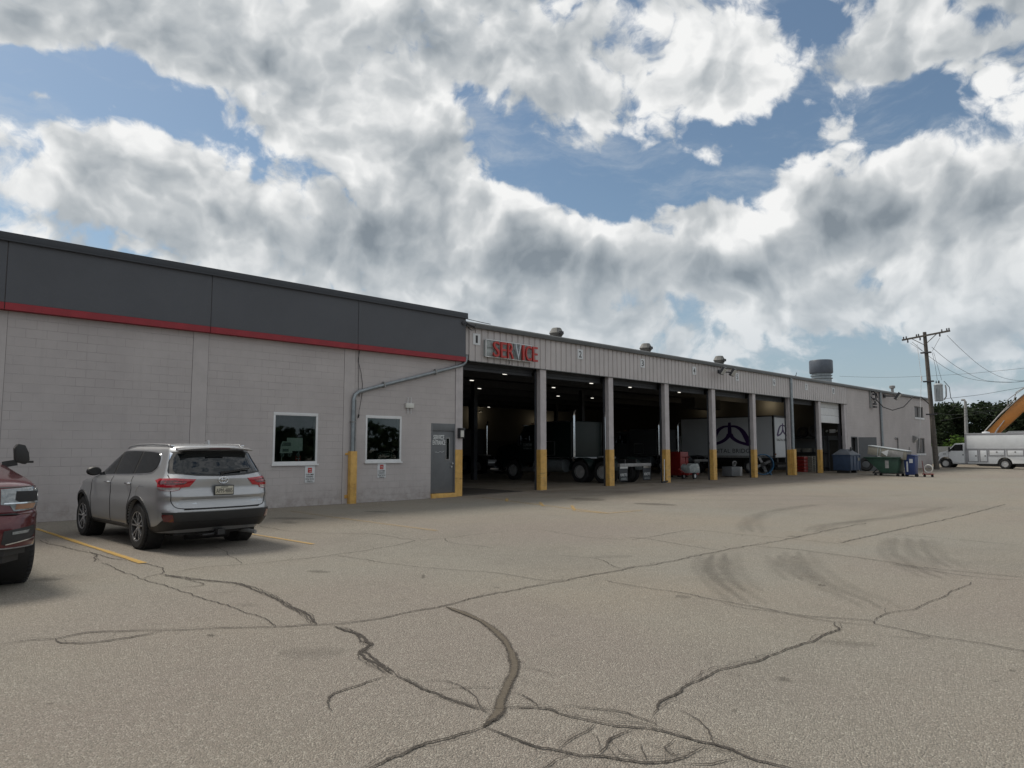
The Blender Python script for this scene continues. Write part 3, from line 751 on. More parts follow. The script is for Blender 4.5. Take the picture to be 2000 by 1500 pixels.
MB().box(15.84, 16.15, D - .02, D + .26, 1.6, ZT - .1).build('end_pillar', 'pillar_paint', off, True, flat=True)
MB().box(15.84, 16.152, D - .022, D + .262, -.2, 1.6).build('pillar_base', 'yellow_paint', off, True, flat=True)
MB().box(15.83, 15.842, D - .003, D + .05, 0, 4.65).build('joint', 'joint_dark', off, True, flat=True)
# rust and bare streaks at the foot of the second pilaster are left to the paint; fascia in panels
FY = 18.57
segx = [-14.2, -7.5, -2.2, 2.95, 7.38, 11.82, 16.15]
for x0, x1 in zip(segx[:-1], segx[1:]):
    p = MB().box(x0 + .008, x1 - .008, FY, D + .10, 4.78, 6.13).build('fascia_panel', 'fascia', off, True, bevel=.006, flat=True)
    MB().box(x0 + .008, x1 - .008, FY - .012, D + .10, 4.62, 4.777).build('red_band', 'red_band', p, True, bevel=.005, flat=True)
MB().box(-14.2, 16.13, FY + .02, D - .002, 4.63, 6.12).build('fascia_backing', 'joint_dark', off, True, flat=True)
MB().box(-14.25, 16.19, FY - .055, D + .32, 6.13, ZT).box(-14.25, 16.19, FY - .065, FY - .05, 6.115, 6.15).build('coping', 'coping', off, True, bevel=.006)

def window(name, x0, x1, z0, z1, label, reveal=.07):
    wi = MB()
    f = .085
    for (a, b_, c, d_) in ((x0, x1, z0, z0 + f), (x0, x1, z1 - f, z1), (x0, x0 + f * .7, z0 + f, z1 - f), (x1 - f * .7, x1, z0 + f, z1 - f)):
        wi.box(a, b_, D - .012, D + .10, c, d_)
    wo = wi.build(name, 'white_frame', off, True, bevel=.006)
    if label: wo['label'] = label
    MB().box(x0 - .03, x1 + .03, D - .05, D - .014, z0 - .035, z0 + .012).build('sill', 'white_frame', wo, True, bevel=.004)
    MB().box(x0 + f * .7, x1 - f * .7, D + .012, D + .018, z0 + f, z1 - f).build('pane', 'window_glass', wo, True, flat=True)
    return wo
w1 = window('window', 9.27, 10.64, 1.18, 2.64, 'window with a white toy truck cutout on its sill')
w2 = window('window', 12.26, 13.60, 1.21, 2.65, 'window with an unlit open sign in its lower corner')
# the office room behind the windows
rm = MB()
for (a, c) in ((8.6, 11.3), (11.5, 14.4)):
    rm.box(a, c, 22.4, 22.5, 0, 3.0); rm.box(a - .1, a, D + .2, 22.4, 0, 3.0); rm.box(c, c + .1, D + .2, 22.4, 0, 3.0)
    rm.box(a, c, D + .2, 22.4, -.1, 0.0); rm.box(a, c, D + .2, 22.4, 3.0, 3.1)
mat('room_wall', (0.07, 0.10, 0.085), 0.8); mat('toy_white', (0.95, 1.0, 0.93), 0.5, emit=None)
rm.build('office_rooms', 'room_wall', off, True, flat=True)
# cut-out box truck standing on the sill, open sign
tk = thing('truck_cutout', 'pale cardboard box truck cutout standing inside the left window', 'display', (9.95, D + .10, 1.27))
k = MB(); y0 = D + .085
k.box(9.74, 10.22, y0, y0 + .02, 1.56, 1.93); k.build('cargo_box', 'toy_white', tk, True)
k = MB().prism([(9.52, 1.50), (9.55, 1.74), (9.60, 1.83), (9.88, 1.83), (9.90, 1.50)], y0 - .02, y0 - .002, 'y'); k.build('cab', 'toy_white', tk, True)
k = MB().prism([(9.57, 1.70), (9.61, 1.80), (9.84, 1.80), (9.85, 1.70)], y0 - .026, y0 - .021, 'y').box(9.60, 9.78, y0 - .026, y0 - .021, 1.54, 1.62); k.build('windscreen', 'sign_grey', tk, True)
for x in (9.60, 9.82, 10.08):
    MB().lathe([(.055, -.01), (.055, .01), (.022, .012), (.022, -.012)], (x, y0 - .015, 1.45), 'y', 20, closed=True).build('wheel', 'sign_grey', tk, True)
MB().box(9.55, 10.15, y0, y0 + .06, 1.27, 1.275).box(9.58, 9.60, y0, y0 + .012, 1.27, 1.5).box(10.1, 10.12, y0, y0 + .012, 1.27, 1.56).build('stand', 'white_sign', tk, True)
k = thing('red_card', 'small red card propped below the toy truck in the window', 'card', (10.12, D + .14, 1.27))
MB().box(10.03, 10.19, D + .13, D + .14, 1.27, 1.43).build('card', 'sign_red', k, True)
MB().box(10.05, 10.17, D + .126, D + .129, 1.33, 1.36).build('print', 'white_sign', k, True)
k = thing('open_sign', 'unlit oval neon open sign inside the right window', 'sign', (13.1, D + .12, 1.4))
MB().tube([(13.1 + .33 * math.cos(t), D + .12, 1.42 + .12 * math.sin(t)) for t in [i * PI / 16 for i in range(33)]], .008, 6).build('tube', 'sign_grey', k, True)
text_mesh('lettering', 'OPEN', .44, .12, 'sign_grey', k, facing(13.1, D + .115, 1.42), .006)

# service door
dr = MB().box(14.87, 15.79, D + .03, D + .075, .16, 2.22).build('door', 'door_grey', off, True, bevel=.004)
dr['label'] = 'grey service entrance door with narrow window'
MB().box(14.80, 14.87, D - .004, D + .12, 0.16, 2.47).box(15.79, 15.838, D - .004, D + .12, 0.16, 2.47).box(14.87, 15.79, D - .004, D + .12, 2.225, 2.47).build('door_frame', 'door_grey', off, True, bevel=.004)
MB().box(14.80, 15.838, D - .10, D + .12, -.1, .15).build('threshold', 'yellow_paint', off, True, bevel=.01)
text_mesh('lettering', 'SERVICE', .46, .15, 'white_letter', dr, facing(15.15, D + .026, 2.01), .003, bold=.012)
text_mesh('lettering', 'ENTRANCE', .54, .15, 'white_letter', dr, facing(15.16, D + .026, 1.83), .003, bold=.012)
k = MB(); x0, x1, z0, z1 = 15.44, 15.62, 1.24, 2.0
for (a, b_, c, d_) in ((x0, x1, z0, z0 + .03), (x0, x1, z1 - .03, z1), (x0, x0 + .03, z0 + .03, z1 - .03), (x1 - .03, x1, z0 + .03, z1 - .03)): k.box(a, b_, D + .015, D + .03, c, d_)
k.build('vision_frame', 'galv_dull', dr, True)
MB().box(x0 + .03, x1 - .03, D + .022, D + .028, z0 + .03, z1 - .03).build('vision_pane', 'car_glass', dr, True)
k = MB().lathe([(.001, -.06), (.028, -.055), (.032, -.035), (.014, -.025), (.014, .03)], (15.70, D, 1.13), 'y', 16)
MB().lathe([(.03, 0), (.03, .03), (.001, .03)], (15.70, D, 1.02), 'y', 14).build('deadbolt', 'steel', dr, True)
k.build('door_knob', 'steel', dr, True)
for z in (.45, 1.2, 1.98): MB().box(14.862, 14.882, D + .018, D + .034, z, z + .11).build('hinge', 'sign_dark', dr, True)
k = MB(); pts = [(15.0 + i * .035, D + .0275, 1.50 + .018 * math.sin(i * 1.3) + i * .003) for i in range(12)]; k.tube(pts, .004, 4).build('scuff', 'white_letter', dr, True)

# down pipe that crosses the wall and its yellow guard
dp = thing('drain_pipe', 'galvanized drain pipe running down across the block wall', 'pipe', (11.76, D, 0))
py = D - .075
path = [(16.24, py - .02, 4.86), (16.24, py - .02, 4.72), (16.20, py, 4.60), (16.08, py, 4.51), (15.90, py, 4.45), (14.5, py, 4.06), (13.1, py, 3.68), (12.2, py, 3.42), (11.95, py, 3.345), (11.82, py, 3.25), (11.77, py, 3.10), (11.765, py, 2.9), (11.765, py, 1.5)]
MB().tube(path, .055, 14).build('pipe', 'galv', dp, True)
MB().tube([(p[0] + .10, py + .01, p[2]) for p in path[-3:]], .026, 8).build('conduit', 'galv_dull', dp, True)
for (x, z, ang) in ((12.85, 3.61, R(-15)), (14.9, 4.17, R(-15))):
    MB().obox((x, py, z), (.045, .14, .16), (0, ang, 0)).obox((x + .02, py + .03, z + .07), (.03, .08, .08), (0, ang, 0)).build('strap', 'galv_dull', dp, True, bevel=.004)
MB().box(11.69, 11.84, py - .07, D - .002, 2.42, 2.45).build('strap', 'galv_dull', dp, True)
gd = thing('pipe_guard', 'yellow steel channel guarding the foot of the drain pipe', 'guard', (11.77, D, 0))
MB().prism([(11.66, D - .01), (11.66, D - .165), (11.88, D - .165), (11.88, D - .01), (11.865, D - .01), (11.865, D - .15), (11.675, D - .15), (11.675, D - .01)], 0.0, 1.55, 'z').build('channel', 'yellow_paint', gd, True, bevel=.003)
for (z0, z1) in ((1.44, 1.50), (.16, .26)): MB().box(11.56, 11.66, D - .03, D - .004, z0, z1).build('bracket', 'yellow_paint', gd, True)

# antenna box, wall light, signs, loose cable
an = thing('antenna_box', 'small cream radio box with four white rods between window and door', 'antenna', (13.87, D, 3.0))
MB().box(13.72, 14.03, D - .09, D - .01, 2.93, 3.09).build('case', 'lens_white', an, True, bevel=.01)
for x in (13.81, 13.93):
    for (a, c) in ((3.09, 3.27), (2.75, 2.93)): MB().cyl((x, D - .05, a), (x, D - .05, c), .011, n=8).build('rod', 'white_frame', an, True)
wl = thing('wall_light', 'black and cream wall lamp on the pillar beside the service door', 'lamp', (16.0, D, 2.1))
MB().box(15.92, 16.12, D - .20, D - .022, 2.26, 2.33).box(15.92, 15.95, D - .16, D - .022, 1.98, 2.26).box(16.09, 16.12, D - .16, D - .022, 1.98, 2.26).build('housing', 'sign_dark', wl, True, bevel=.006)
MB().box(15.95, 16.09, D - .17, D - .024, 2.02, 2.255).build('lens', 'lens_white', wl, True, bevel=.01)
def pk_sign(x0, x1, z0, z1, label):
    s = thing('parking_sign', label, 'sign', ((x0 + x1) / 2, D, z0), 0, 'customer parking signs under the windows')
    MB().box(x0, x1, D - .014, D - .004, z0, z1).build('plate', 'white_sign', s, True, bevel=.002)
    cx_ = (x0 + x1) / 2; w_ = x1 - x0; h_ = z1 - z0
    MB().box(cx_ - .065, cx_ + .065, D - .0165, D - .0145, z1 - .20, z1 - .06).build('red_emblem', 'sign_red', s, True)
    MB().box(cx_ - .045, cx_ + .045, D - .019, D - .017, z1 - .115, z1 - .105).box(cx_ - .02, cx_ + .05, D - .019, D - .017, z1 - .165, z1 - .155).build('emblem_mark', 'white_sign', s, True)
    for i, (t_, q) in enumerate((('CUSTOMER', .82), ('PARKING', .7), ('Order Service', .86), ('Check in', .55))):
        text_mesh('lettering', t_, w_ * q, .042, 'ink', s, facing(cx_, D - .0165, z1 - .25 - i * .062), .001, bold=.012)
pk_sign(10.26, 10.57, .66, 1.14, 'white customer parking sign under the window nearer the silver car')
pk_sign(12.71, 13.02, .73, 1.19, 'white customer parking sign under the window beside the service door')
cb = MB().tube([(11.92, FY + .05, 4.62), (11.93, D - .03, 4.3), (12.05, D - .02, 3.95), (12.11, D - .02, 3.6), (12.10, D - .02, 3.3), (12.03, D - .05, 2.95), (11.99, D - .04, 2.78), (12.0, D - .02, 2.62)], .007, 6)
cb.tube([(11.96, D - .02, 4.6), (11.965, D - .02, 3.6), (12.0, D - .02, 3.2), (12.02, D - .02, 3.35)], .006, 6).tube([(12.0, D - .02, 2.66), (11.98, D - .03, 2.56)], .02, 6)
setp(cb.build('loose_cable', 'cable'), 'thin dark cable hanging down the wall above the bent drain pipe', 'cable')
cm = thing('security_camera', 'small dark security camera at the end of the dark fascia', 'camera', (16.15, FY, 5.9))
MB().cyl((16.0, FY - .01, 5.95), (16.0, FY - .05, 5.95), .07, n=14).bar((16.0, FY - .04, 5.95), (16.12, FY - .12, 5.90), .03, .03).build('mount', 'sign_dark', cm, True)
MB().cyl((16.10, FY - .12, 5.92), (16.36, FY - .20, 5.84), .045, n=12).build('body', 'sign_dark', cm, True)

# ------------------------------------------------------------------ garage with eight bays
gb = thing('garage_building', 'long grey garage with eight open truck bays and ribbed metal header', 'building', (33, D, 0))
pil = [(20.10, 20.43), (24.36, 24.68), (28.63, 28.97), (32.91, 33.24), (37.29, 37.62), (41.83, 42.16), (46.16, 46.49), (50.40, 50.76)]
for i, (x0, x1) in enumerate(pil):
    p = MB().box(x0, x1, D, D + .20, -.2, 4.9).build('pillar', 'pillar_paint', gb, True, bevel=.012, flat=True)
    MB().box(x0 - .008, x1 + .008, D - .008, D + .208, -.2, 1.6).build('pillar_base', 'yellow_paint', p, True, bevel=.01, flat=True)
MB().box(28.63, 28.97, D - .003, D + .2, 4.9, 5).build('lintel_pad', 'pillar_paint', gb, True, flat=True)
# ribbed header sheet: profile along x
hx0, hx1 = 16.42, 50.84
k = MB(); pts = []
x = hx0
while x < hx1 - .01:
    e = min(x + .3048, hx1)
    pts += [(x, D - .045), (e - .085, D - .045), (e - .07, D - .015), (e - .015, D - .015)]
    x = e
pts.append((hx1, D - .045))
zs = [4.70, 5.88]
n = len(pts)
k.add([(px_, py_, z) for z in zs for (px_, py_) in pts], [(i, i + 1, n + i + 1, n + i) for i in range(n - 1)])
k.box(hx0, hx1, D + .0, D + .03, 4.72, 5.9)
k.build('ribbed_header', 'sheet_paint', gb, True, flat=True)
MB().box(hx0, hx1, D - .05, D + .06, 4.675, 4.699).build('header_flashing', 'trim_metal', gb, True)
MB().box(16.15, hx0, D - .02, D + .06, 4.9, 5.9).build('header_end', 'sheet_paint', gb, True, flat=True)
MB().box(16.17, 50.84, D + .04, D + .40, 4.86, 5.9).build('lintel', 'inner_dark', gb, True, flat=True)
# roof edge trim
k = MB().prism([(D - .16, 5.86), (D - .16, 6.0), (D - .10, 6.055), (D + .5, 6.055), (D + .5, 5.9), (D - .06, 5.9), (D - .06, 5.86)], 16.2, 69.85, 'x')
k.build('roof_trim', 'trim_metal', gb, True, bevel=.006)
rf = MB().box(16.16, 69.7, D + .5, 47.9, 5.85, 6.0).build('roof', 'roof_gravel', gb, True, flat=True)
# block wall of the far wing
k = MB()
ops = [(51.40, 52.62, -.3, 2.50), (65.60, 67.9, 1.25, 2.55), (65.62, 67.9, 4.25, 5.2)]
k.box(50.76, 51.40, D, D + .2, -.3, 5.9); k.box(51.40, 52.62, D, D + .2, 2.5, 5.9); k.box(52.62, 65.6, D, D + .2, -.3, 5.9)
k.box(65.6, 67.9, D, D + .2, -.3, 1.25); k.box(65.6, 67.9, D, D + .2, 2.55, 4.25); k.box(65.6, 67.9, D, D + .2, 5.2, 5.9); k.box(67.9, 69.7, D, D + .2, -.3, 5.9)
k.box(69.5, 69.7, D + .2, 47.8, -.3, 5.9); k.box(16.16, 69.7, 47.8, 48, -.3, 5.9)
k.build('block_wall', 'block', gb, True, flat=True)
MB().box(50.76, 50.86, D - .012, D + .1, 0, 5.86).build('pilaster', 'plain_paint', gb, True, flat=True)
# inside: floor, walls, ceiling, beams
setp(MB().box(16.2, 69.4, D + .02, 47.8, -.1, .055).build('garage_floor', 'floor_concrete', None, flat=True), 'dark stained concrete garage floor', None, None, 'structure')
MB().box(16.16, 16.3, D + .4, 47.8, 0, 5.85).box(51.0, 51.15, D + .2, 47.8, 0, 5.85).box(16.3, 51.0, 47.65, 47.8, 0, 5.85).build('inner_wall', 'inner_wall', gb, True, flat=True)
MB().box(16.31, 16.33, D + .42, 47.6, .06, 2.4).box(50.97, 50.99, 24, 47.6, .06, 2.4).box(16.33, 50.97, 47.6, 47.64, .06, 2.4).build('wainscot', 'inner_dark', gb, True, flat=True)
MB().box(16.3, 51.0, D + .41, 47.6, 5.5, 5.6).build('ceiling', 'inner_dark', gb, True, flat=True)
for i in range(7):
    y = 22.5 + i * 3.6
    MB().box(16.3, 51.0, y, y + .15, 5.12, 5.5).build('beam', 'beam_steel', gb, True, flat=True)
for x, y in ((24.5, 27.5), (33.1, 27.5), (42.0, 27.5), (24.5, 37.5), (33.1, 37.5), (42.0, 37.5)):
    MB().box(x - .12, x + .12, y - .12, y + .12, 0, 5.12).build('column', 'beam_steel', gb, True, flat=True)
MB().box(41.5, 44.8, 24.9, 25.9, 4.3, 5.0).build('duct', 'inner_wall', gb, True)
# rolled up bay doors just under each header, guide rails at the pillars
edges = [16.15] + [v for p in pil for v in p]
for i in range(8):
    x0 = edges[2 * i]; x1 = edges[2 * i + 1]
    if i < 7:
        d_ = MB().cyl((x0 + .08, D + .62, 4.62), (x1 - .08, D + .62, 4.62), .17, n=18)
        for q in range(4): d_.box(x0 + .05, x1 - .05, D + .41, D + .45, 4.86 - .11 * (q + 1), 4.85 - .11 * q)
        r_ = d_.build('roller_door', 'beam_steel', gb, True)
        MB().box(x0 + .002, x0 + .06, D + .21, D + .27, 0, 4.6).build('door_track', 'beam_steel', r_, True); MB().box(x1 - .06, x1 - .002, D + .21, D + .27, 0, 4.6).build('door_track', 'beam_steel', r_, True)
    else:
        d_ = MB()
        for q in range(3): d_.box(x0 + .04, x1 - .04, D + .34, D + .385, 4.85 - .5 * (q + 1) + .012, 4.85 - .5 * q)
        r_ = d_.build('sectional_door', 'white_frame', gb, True, bevel=.006)
        r_['label'] = 'white sectional bay door pulled half way down in bay eight'
        MB().box(x0 + .002, x0 + .05, D + .30, D + .45, 0, 4.6).build('door_track', 'sign_dark', r_, True); MB().box(x1 - .10, x1 - .002, D + .30, D + .45, 0, 4.6).build('door_track', 'sign_dark', r_, True)
# partition seen through bay eight: pale upper wall, grey lower wall with a dark doorway
MB().box(50.90, 50.98, D + .3, 24.0, 2.55, 5.5).build('upper_partition', 'inner_wall', gb, True, flat=True)
MB().box(50.88, 50.96, D + .3, 19.20, .05, 2.55).box(50.88, 50.96, 20.05, 24.0, .05, 2.55).box(50.88, 50.96, 19.2, 20.05, 2.25, 2.55).build('lower_partition', 'door_grey', gb, True, flat=True)
el_ = thing('emergency_light', 'pale twin headed emergency lamp above the dark doorway in bay eight', 'lamp', (50.85, 19.75, 2.85))
MB().box(50.78, 50.88, 19.55, 19.95, 2.75, 3.0).build('case', 'white_frame', el_, True, bevel=.01)
for y in (19.40, 20.10): MB().cyl((50.80, y, 2.9), (50.68, y, 2.86), .07, n=12).build('lamp_head', 'lens_white', el_, True)
# wing: doors, windows, pipes
k = MB().box(51.40, 51.46, D - .002, D + .15, 0, 2.5).box(52.56, 52.62, D - .002, D + .15, 0, 2.5).box(51.46, 52.56, D - .002, D + .15, 2.44, 2.5); k.build('door_frame', 'door_grey', gb, True)
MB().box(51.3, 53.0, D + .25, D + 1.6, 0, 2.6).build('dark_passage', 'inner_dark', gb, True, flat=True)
dd = MB().obox((53.05, D - .50, 1.28), (1.16, .045, 2.35), (0, 0, R(-62))).build('open_door', 'door_grey', gb, True)
dd['label'] = 'grey steel door standing open against the wing wall'
def wing_window(z0, z1, label):
    k = MB(); x0, x1 = 65.62, 67.88
    for (a, b_, c, d_) in ((x0, x1, z0, z0 + .07), (x0, x1, z1 - .07, z1), (x0, x0 + .12, z0 + .07, z1 - .07), (x1 - .12, x1, z0 + .07, z1 - .07), ((x0 + x1) / 2 - .06, (x0 + x1) / 2 + .06, z0 + .07, z1 - .07)): k.box(a, b_, D + .06, D + .14, c, d_)
    w_ = k.build('window', 'trim_metal', gb, True); w_['label'] = label
    MB().box(x0 + .12, x1 - .12, D + .10, D + .11, z0 + .07, z1 - .07).build('pane', 'wing_glass', w_, True, flat=True)
    MB().box(x0 - .1, x1 + .1, D - .06, D + .06, z0 - .16, z0 - .002).build('sill', 'white_frame', w_, True, bevel=.01)
    return w_
wing_window(1.27, 2.53, 'lower window of the wing'); wing_window(4.27, 5.18, 'upper window of the wing')
for (x, z0) in ((42.0, 1.5), (57.3, .3)):
    o_ = MB().cyl((x, D - .10, z0), (x, D - .10, 5.86), .09, n=12).build('downspout', 'galv', gb, True)
MB().box(41.86, 42.17, D - .21, D - .01, 0, 1.62).build('downspout_guard', 'yellow_paint', gb, True, bevel=.01)
MB().tube([(60.9, D - .06, .5), (60.9, D - .06, 2.35), (60.75, D - .06, 2.52), (60.45, D - .06, 2.52), (60.35, D - .06, 2.40)], .05, 8).build('vent_pipe', 'galv_dull', gb, True)
MB().box(63.7, 63.95, D - .02, D - .002, 1.7, 1.75).cyl((63.6, D - .06, 1.3), (63.6, D - .06, 1.8), .03, n=8).build('spigot', 'galv_dull', gb, True)
bv = ORG
# roof vents: hexagon hooded caps on a short neck
def roof_vent(x, y, s):
    k = MB(); zb = 6.0
    k.box(x - .24 * s, x + .24 * s, y - .24 * s, y + .24 * s, zb, zb + .36 * s)
    k.lathe([(.27 * s, zb + .30 * s), (.47 * s, zb + .60 * s), (.30 * s, zb + .90 * s), (.28 * s, zb + .93 * s)], (x, y, 0), 'z', 8)
    o = k.build('roof_vent', 'vent_metal', rf, True, flat=True)
    MB().box(x - .15 * s, x + .12 * s, y - .50 * s, y - .30 * s, zb + .50 * s, zb + .68 * s).build('vent_mouth', 'sign_dark', o, True)
roof_vent(22.0, 19.6, .66); roof_vent(28.4, 19.6, .68); roof_vent(35.3, 19.6, .72)
k = MB().lathe([(.80, 7.35), (.84, 7.42), (.84, 8.30), (.80, 8.36), (.001, 8.36)], (54.9, 22, 0), 'z', 32)
fan = k.build('exhaust_fan', 'fan_grey', rf, True)
MB().lathe([(.72, 5.95), (.72, 6.9), (.80, 6.95), (.80, 7.0), (.70, 7.02), (.70, 7.12), (.78, 7.16), (.78, 7.22), (.68, 7.26), (.68, 7.4)], (54.9, 22, 0), 'z', 32).build('fan_duct', 'galv', fan, True)
MB().box(57.5, 61, 22, 23.5, 6.0, 6.28).build('roof_hatch', 'trim_metal', rf, True)
MB().cyl((67.6, 21, 6.0), (67.6, 21, 6.95), .12, n=10).lathe([(.12, 6.9), (.24, 6.95), (.24, 7.15), (.001, 7.2)], (67.6, 21, 0), 'z', 12).build('flue', 'galv_dull', rf, True)
MB().cyl((51.5, 22.5, 6.0), (51.5, 22.5, 7.0), .05, n=6).cyl((51.5, 22.5, 6.9), (51.0, 22.2, 7.15), .02, n=5).cyl((51.5, 22.5, 6.8), (52.4, 22.5, 6.95), .02, n=5).build('mast', 'sign_dark', rf, True)

# numbers over the bays
for i, x in enumerate((16.75, 22.43, 26.80, 31.18, 35.51, 39.86, 44.27, 48.53)):
    s = thing('bay_number_sign', 'white sign with the number %d above %s' % (i + 1, ('the red service sign bay', 'the second open bay', 'the third open bay', 'the bay left of the twin floodlight', 'the bay right of the twin floodlight', 'the bay left of the long downspout', 'the bay right of the long downspout', 'the half closed white bay door')[i]), 'sign', (x, D - .06, 5.3), 0, 'numbered signs over the bays')
    MB().box(x - .17, x + .17, D - .062, D - .050, 5.28, 5.68).build('plate', 'white_sign', s, True)
    text_mesh('numeral', str(i + 1), .10 if i == 0 else .17, .27, 'ink', s, facing(x, D - .0635, 5.48), .001, bold=.012)
# SERVICE sign
sv = thing('service_sign', 'broken channel letter sign reading SERVICE above bay one', 'sign', (18.3, D - .1, 4.9))
k = MB(); x0, x1, z0, z1 = 17.10, 19.45, 4.90, 5.50
k.box(x0, x1, D - .15, D - .05, z0, z1); k.build('back_box', 'sign_grey', sv, True)
k = MB()
for (a, b_, c, d_) in ((x0 - .02, x1, z0 - .02, z0 + .01), (x0 - .02, x1, z1 - .01, z1 + .02), (x0 - .02, x0 + .01, z0, z1)): k.box(a, b_, D - .19, D - .14, c, d_)
k.build('frame_edge', 'white_frame', sv, True)
k = MB()
for a in range(7):
    xa = x0 + .04 + a * .335
    k.tube([(xa, D - .158, z1 - .14), (xa + .30, D - .158, z1 - .14)], .11 if a % 2 else .13, 10)
    k.tube([(xa, D - .158, z0 + .15), (xa + .30, D - .158, z0 + .15)], .12, 10)
    k.v = [(p[0], min(max(p[1], D - .175), D - .152), p[2]) for p in k.v]
k.build('light_tray', 'sign_grey', sv, True)
adv = [('S', .30), ('E', .27), ('R', .31), ('V', .31), ('I', .10), ('C', .31), ('E', .27)]
xx = 17.36; gap = (19.66 - 17.36 - sum(a for _, a in adv)) / 6
for ch, w_ in adv:
    cx_ = xx + w_ / 2; dz = .0
    m1, m2 = ('sign_silver', 'galv_dull') if ch == 'V' else ('sign_red', 'sign_red')
    lt = text_mesh('letter', ch, w_, .56, m1, sv, facing(cx_, D - .26, 5.18), .035)
    xx += w_ + gap
MB().tube([(18.35, D - .06, 4.9), (18.36, D - .08, 4.8), (18.34, D - .07, 4.72)], .01, 5).build('loose_wire', 'cable', sv, True)

# flood lights
def floodlight(x, z, s, label, both=True):
    f = thing('floodlight', label, 'lamp', (x, D - .05, z), 0, None)
    MB().box(x - .10 * s, x + .10 * s, D - .10, D - .04, z - .08 * s, z + .08 * s).build('mount', 'sign_dark', f, True)
    for dx in ((-.55, .35) if both else (.1,)):
        hx = x + dx * s; hy = D - .45 * s; hz = z - .05
        h = MB().bar((x, D - .07, z), (hx, hy, hz), .05 * s, .05 * s).obox((hx, hy - .10 * s, hz), (.46 * s, .10 * s, .36 * s), (R(35), 0, R(12))).build('lamp_head', 'sign_dark', f, True)
        MB().obox((hx, hy - .155 * s, hz - .036 * s), (.38 * s, .03 * s, .28 * s), (R(35), 0, R(12))).build('lens', 'lens_white', h, True)
    return f
floodlight(33.6, 5.62, 1.15, 'black twin floodlight on the ribbed header between signs four and five')
floodlight(58.3, 5.65, 1.7, 'single floodlight beside the downspout on the far wing', False)
f_ = thing('wall_lamp', 'small grey wall lamp beside the lower wing window', 'lamp', (64.9, D, 2.4))
MB().prism([(D - .004, 2.15), (D - .30, 2.45), (D - .30, 2.65), (D - .004, 2.75)], 64.7, 65.15, 'x').build('housing', 'galv_dull', f_, True)
MB().prism([(D - .06, 2.16), (D - .30, 2.40), (D - .30, 2.44), (D - .06, 2.2)], 64.74, 65.11, 'x').build('lens', 'lens_white', f_, True)
wc = MB().tube([(16.2, FY + .3, 6.2), (16.8, D - .2, 6.08), (17.3, D - .18, 6.07)], .012, 5)
wc.tube([(16.2, D - .2, 5.85), (16.25, D - .25, 5.76), (16.38, D - .22, 5.72), (16.5, D - .2, 5.78), (16.55, D - .2, 5.95)], .010, 5).tube([(16.2, D - .2, 5.80), (16.35, D - .22, 5.76), (16.5, D - .2, 5.84), (16.6, D - .2, 5.98)], .008, 5)
setp(wc.build('looped_wires', 'cable'), 'looped black wires where the dark fascia meets the garage roof', 'wire')
# ceiling lamps and the warm wall lamps deep inside
for i, (x, y, sgl) in enumerate(((23.7, 26.8, 1), (27.2, 30.1, 1), (22.8, 23.5, 1), (39.8, 42.9, 1), (29.7, 26.7, 1), (34.7, 30.8, 1), (29.2, 23.6, 1), (37.7, 30.4, 1), (32.6, 23.6, 1), (37.6, 23.6, 1))):
    s = thing('ceiling_lamp', ['bright lamp under the dark garage ceiling, %s' % w for w in (
        'left one of the pair in bay one', 'second lowest in bay one', 'nearest the header in bay one', 'lowest and farthest in bay one', 'left one in bay two',
        'small middle one in bay two', 'nearest the header at the right of bay two', 'lower right one in bay two', 'single one in bay three', 'single one in bay four')][i], 'lamp', (x, y, 5.0), 0, 'small bright lamps inside the garage')
    MB().box(x - .30, x + .30, y - .10, y + .10, 5.06, 5.12).build('housing', 'beam_steel', s, True)
    MB().box(x - .10, x + .10, y - .04, y + .04, 5.03, 5.058).build('tube', 'lamp_glow', s, True)
def lamp(x, y, z, e, label, r=.15):
    s = thing('wall_floodlight', label, 'lamp', (x, y, z))
    MB().box(x - .15, x + .15, y - .15, y + .15, z, z + .12).build('housing', 'beam_steel', s, True)
    ld = bpy.data.lights.new('bulb', 'POINT'); ld.energy = e; ld.color = (1.0, .82, .55); ld.shadow_soft_size = r
    lo = bpy.data.objects.new('bulb', ld); scene.collection.objects.link(lo); lo.parent = s; lo.location = (0, 0, -.25)
lamp(42.5, 46.9, 4.9, 20, 'warm lamp lighting the far wall seen through bay one')
lamp(50.2, 46.9, 4.6, 9, 'warm lamp in the far corner seen through bay one')
lamp(50.3, 24.3, 5.2, 26, 'warm lamp lighting the wall above the white box truck')
lamp(50.3, 29.5, 5.2, 8, 'dim warm lamp high behind the white box truck')

# ------------------------------------------------------------------ cars
mat('silver_paint', (0.37, 0.38, 0.395), 0.36, metal=0.6, var=0.03, vscale=1.5, coat=0.8)
mat('red_paint', (0.085, 0.005, 0.010), 0.28, metal=0.35, var=0.05, vscale=1.5, coat=1.0)
mat('cladding', (0.022, 0.023, 0.025), 0.5, var=0.12, bump=0.1, bscale=200)
mat('tail_red', (0.34, 0.006, 0.016), 0.12, var=0.05, coat=1.0)
mat('tail_dark', (0.09, 0.005, 0.008), 0.10, var=0.0, coat=1.0)
mat('tail_clear', (0.40, 0.38, 0.38), 0.15, metal=0.3, var=0.15, vscale=30, coat=1.0)
mat('plate_face', (0.42, 0.40, 0.33), 0.5, var=0.05)
mat('seam', (0.012, 0.012, 0.013), 0.7, var=0)
mat('lamp_clear', (0.22, 0.24, 0.25), 0.12, metal=0.3, var=0.25, vscale=25, coat=1.0)
mat('amber', (0.30, 0.16, 0.10), 0.15, var=0.1, coat=1.0)

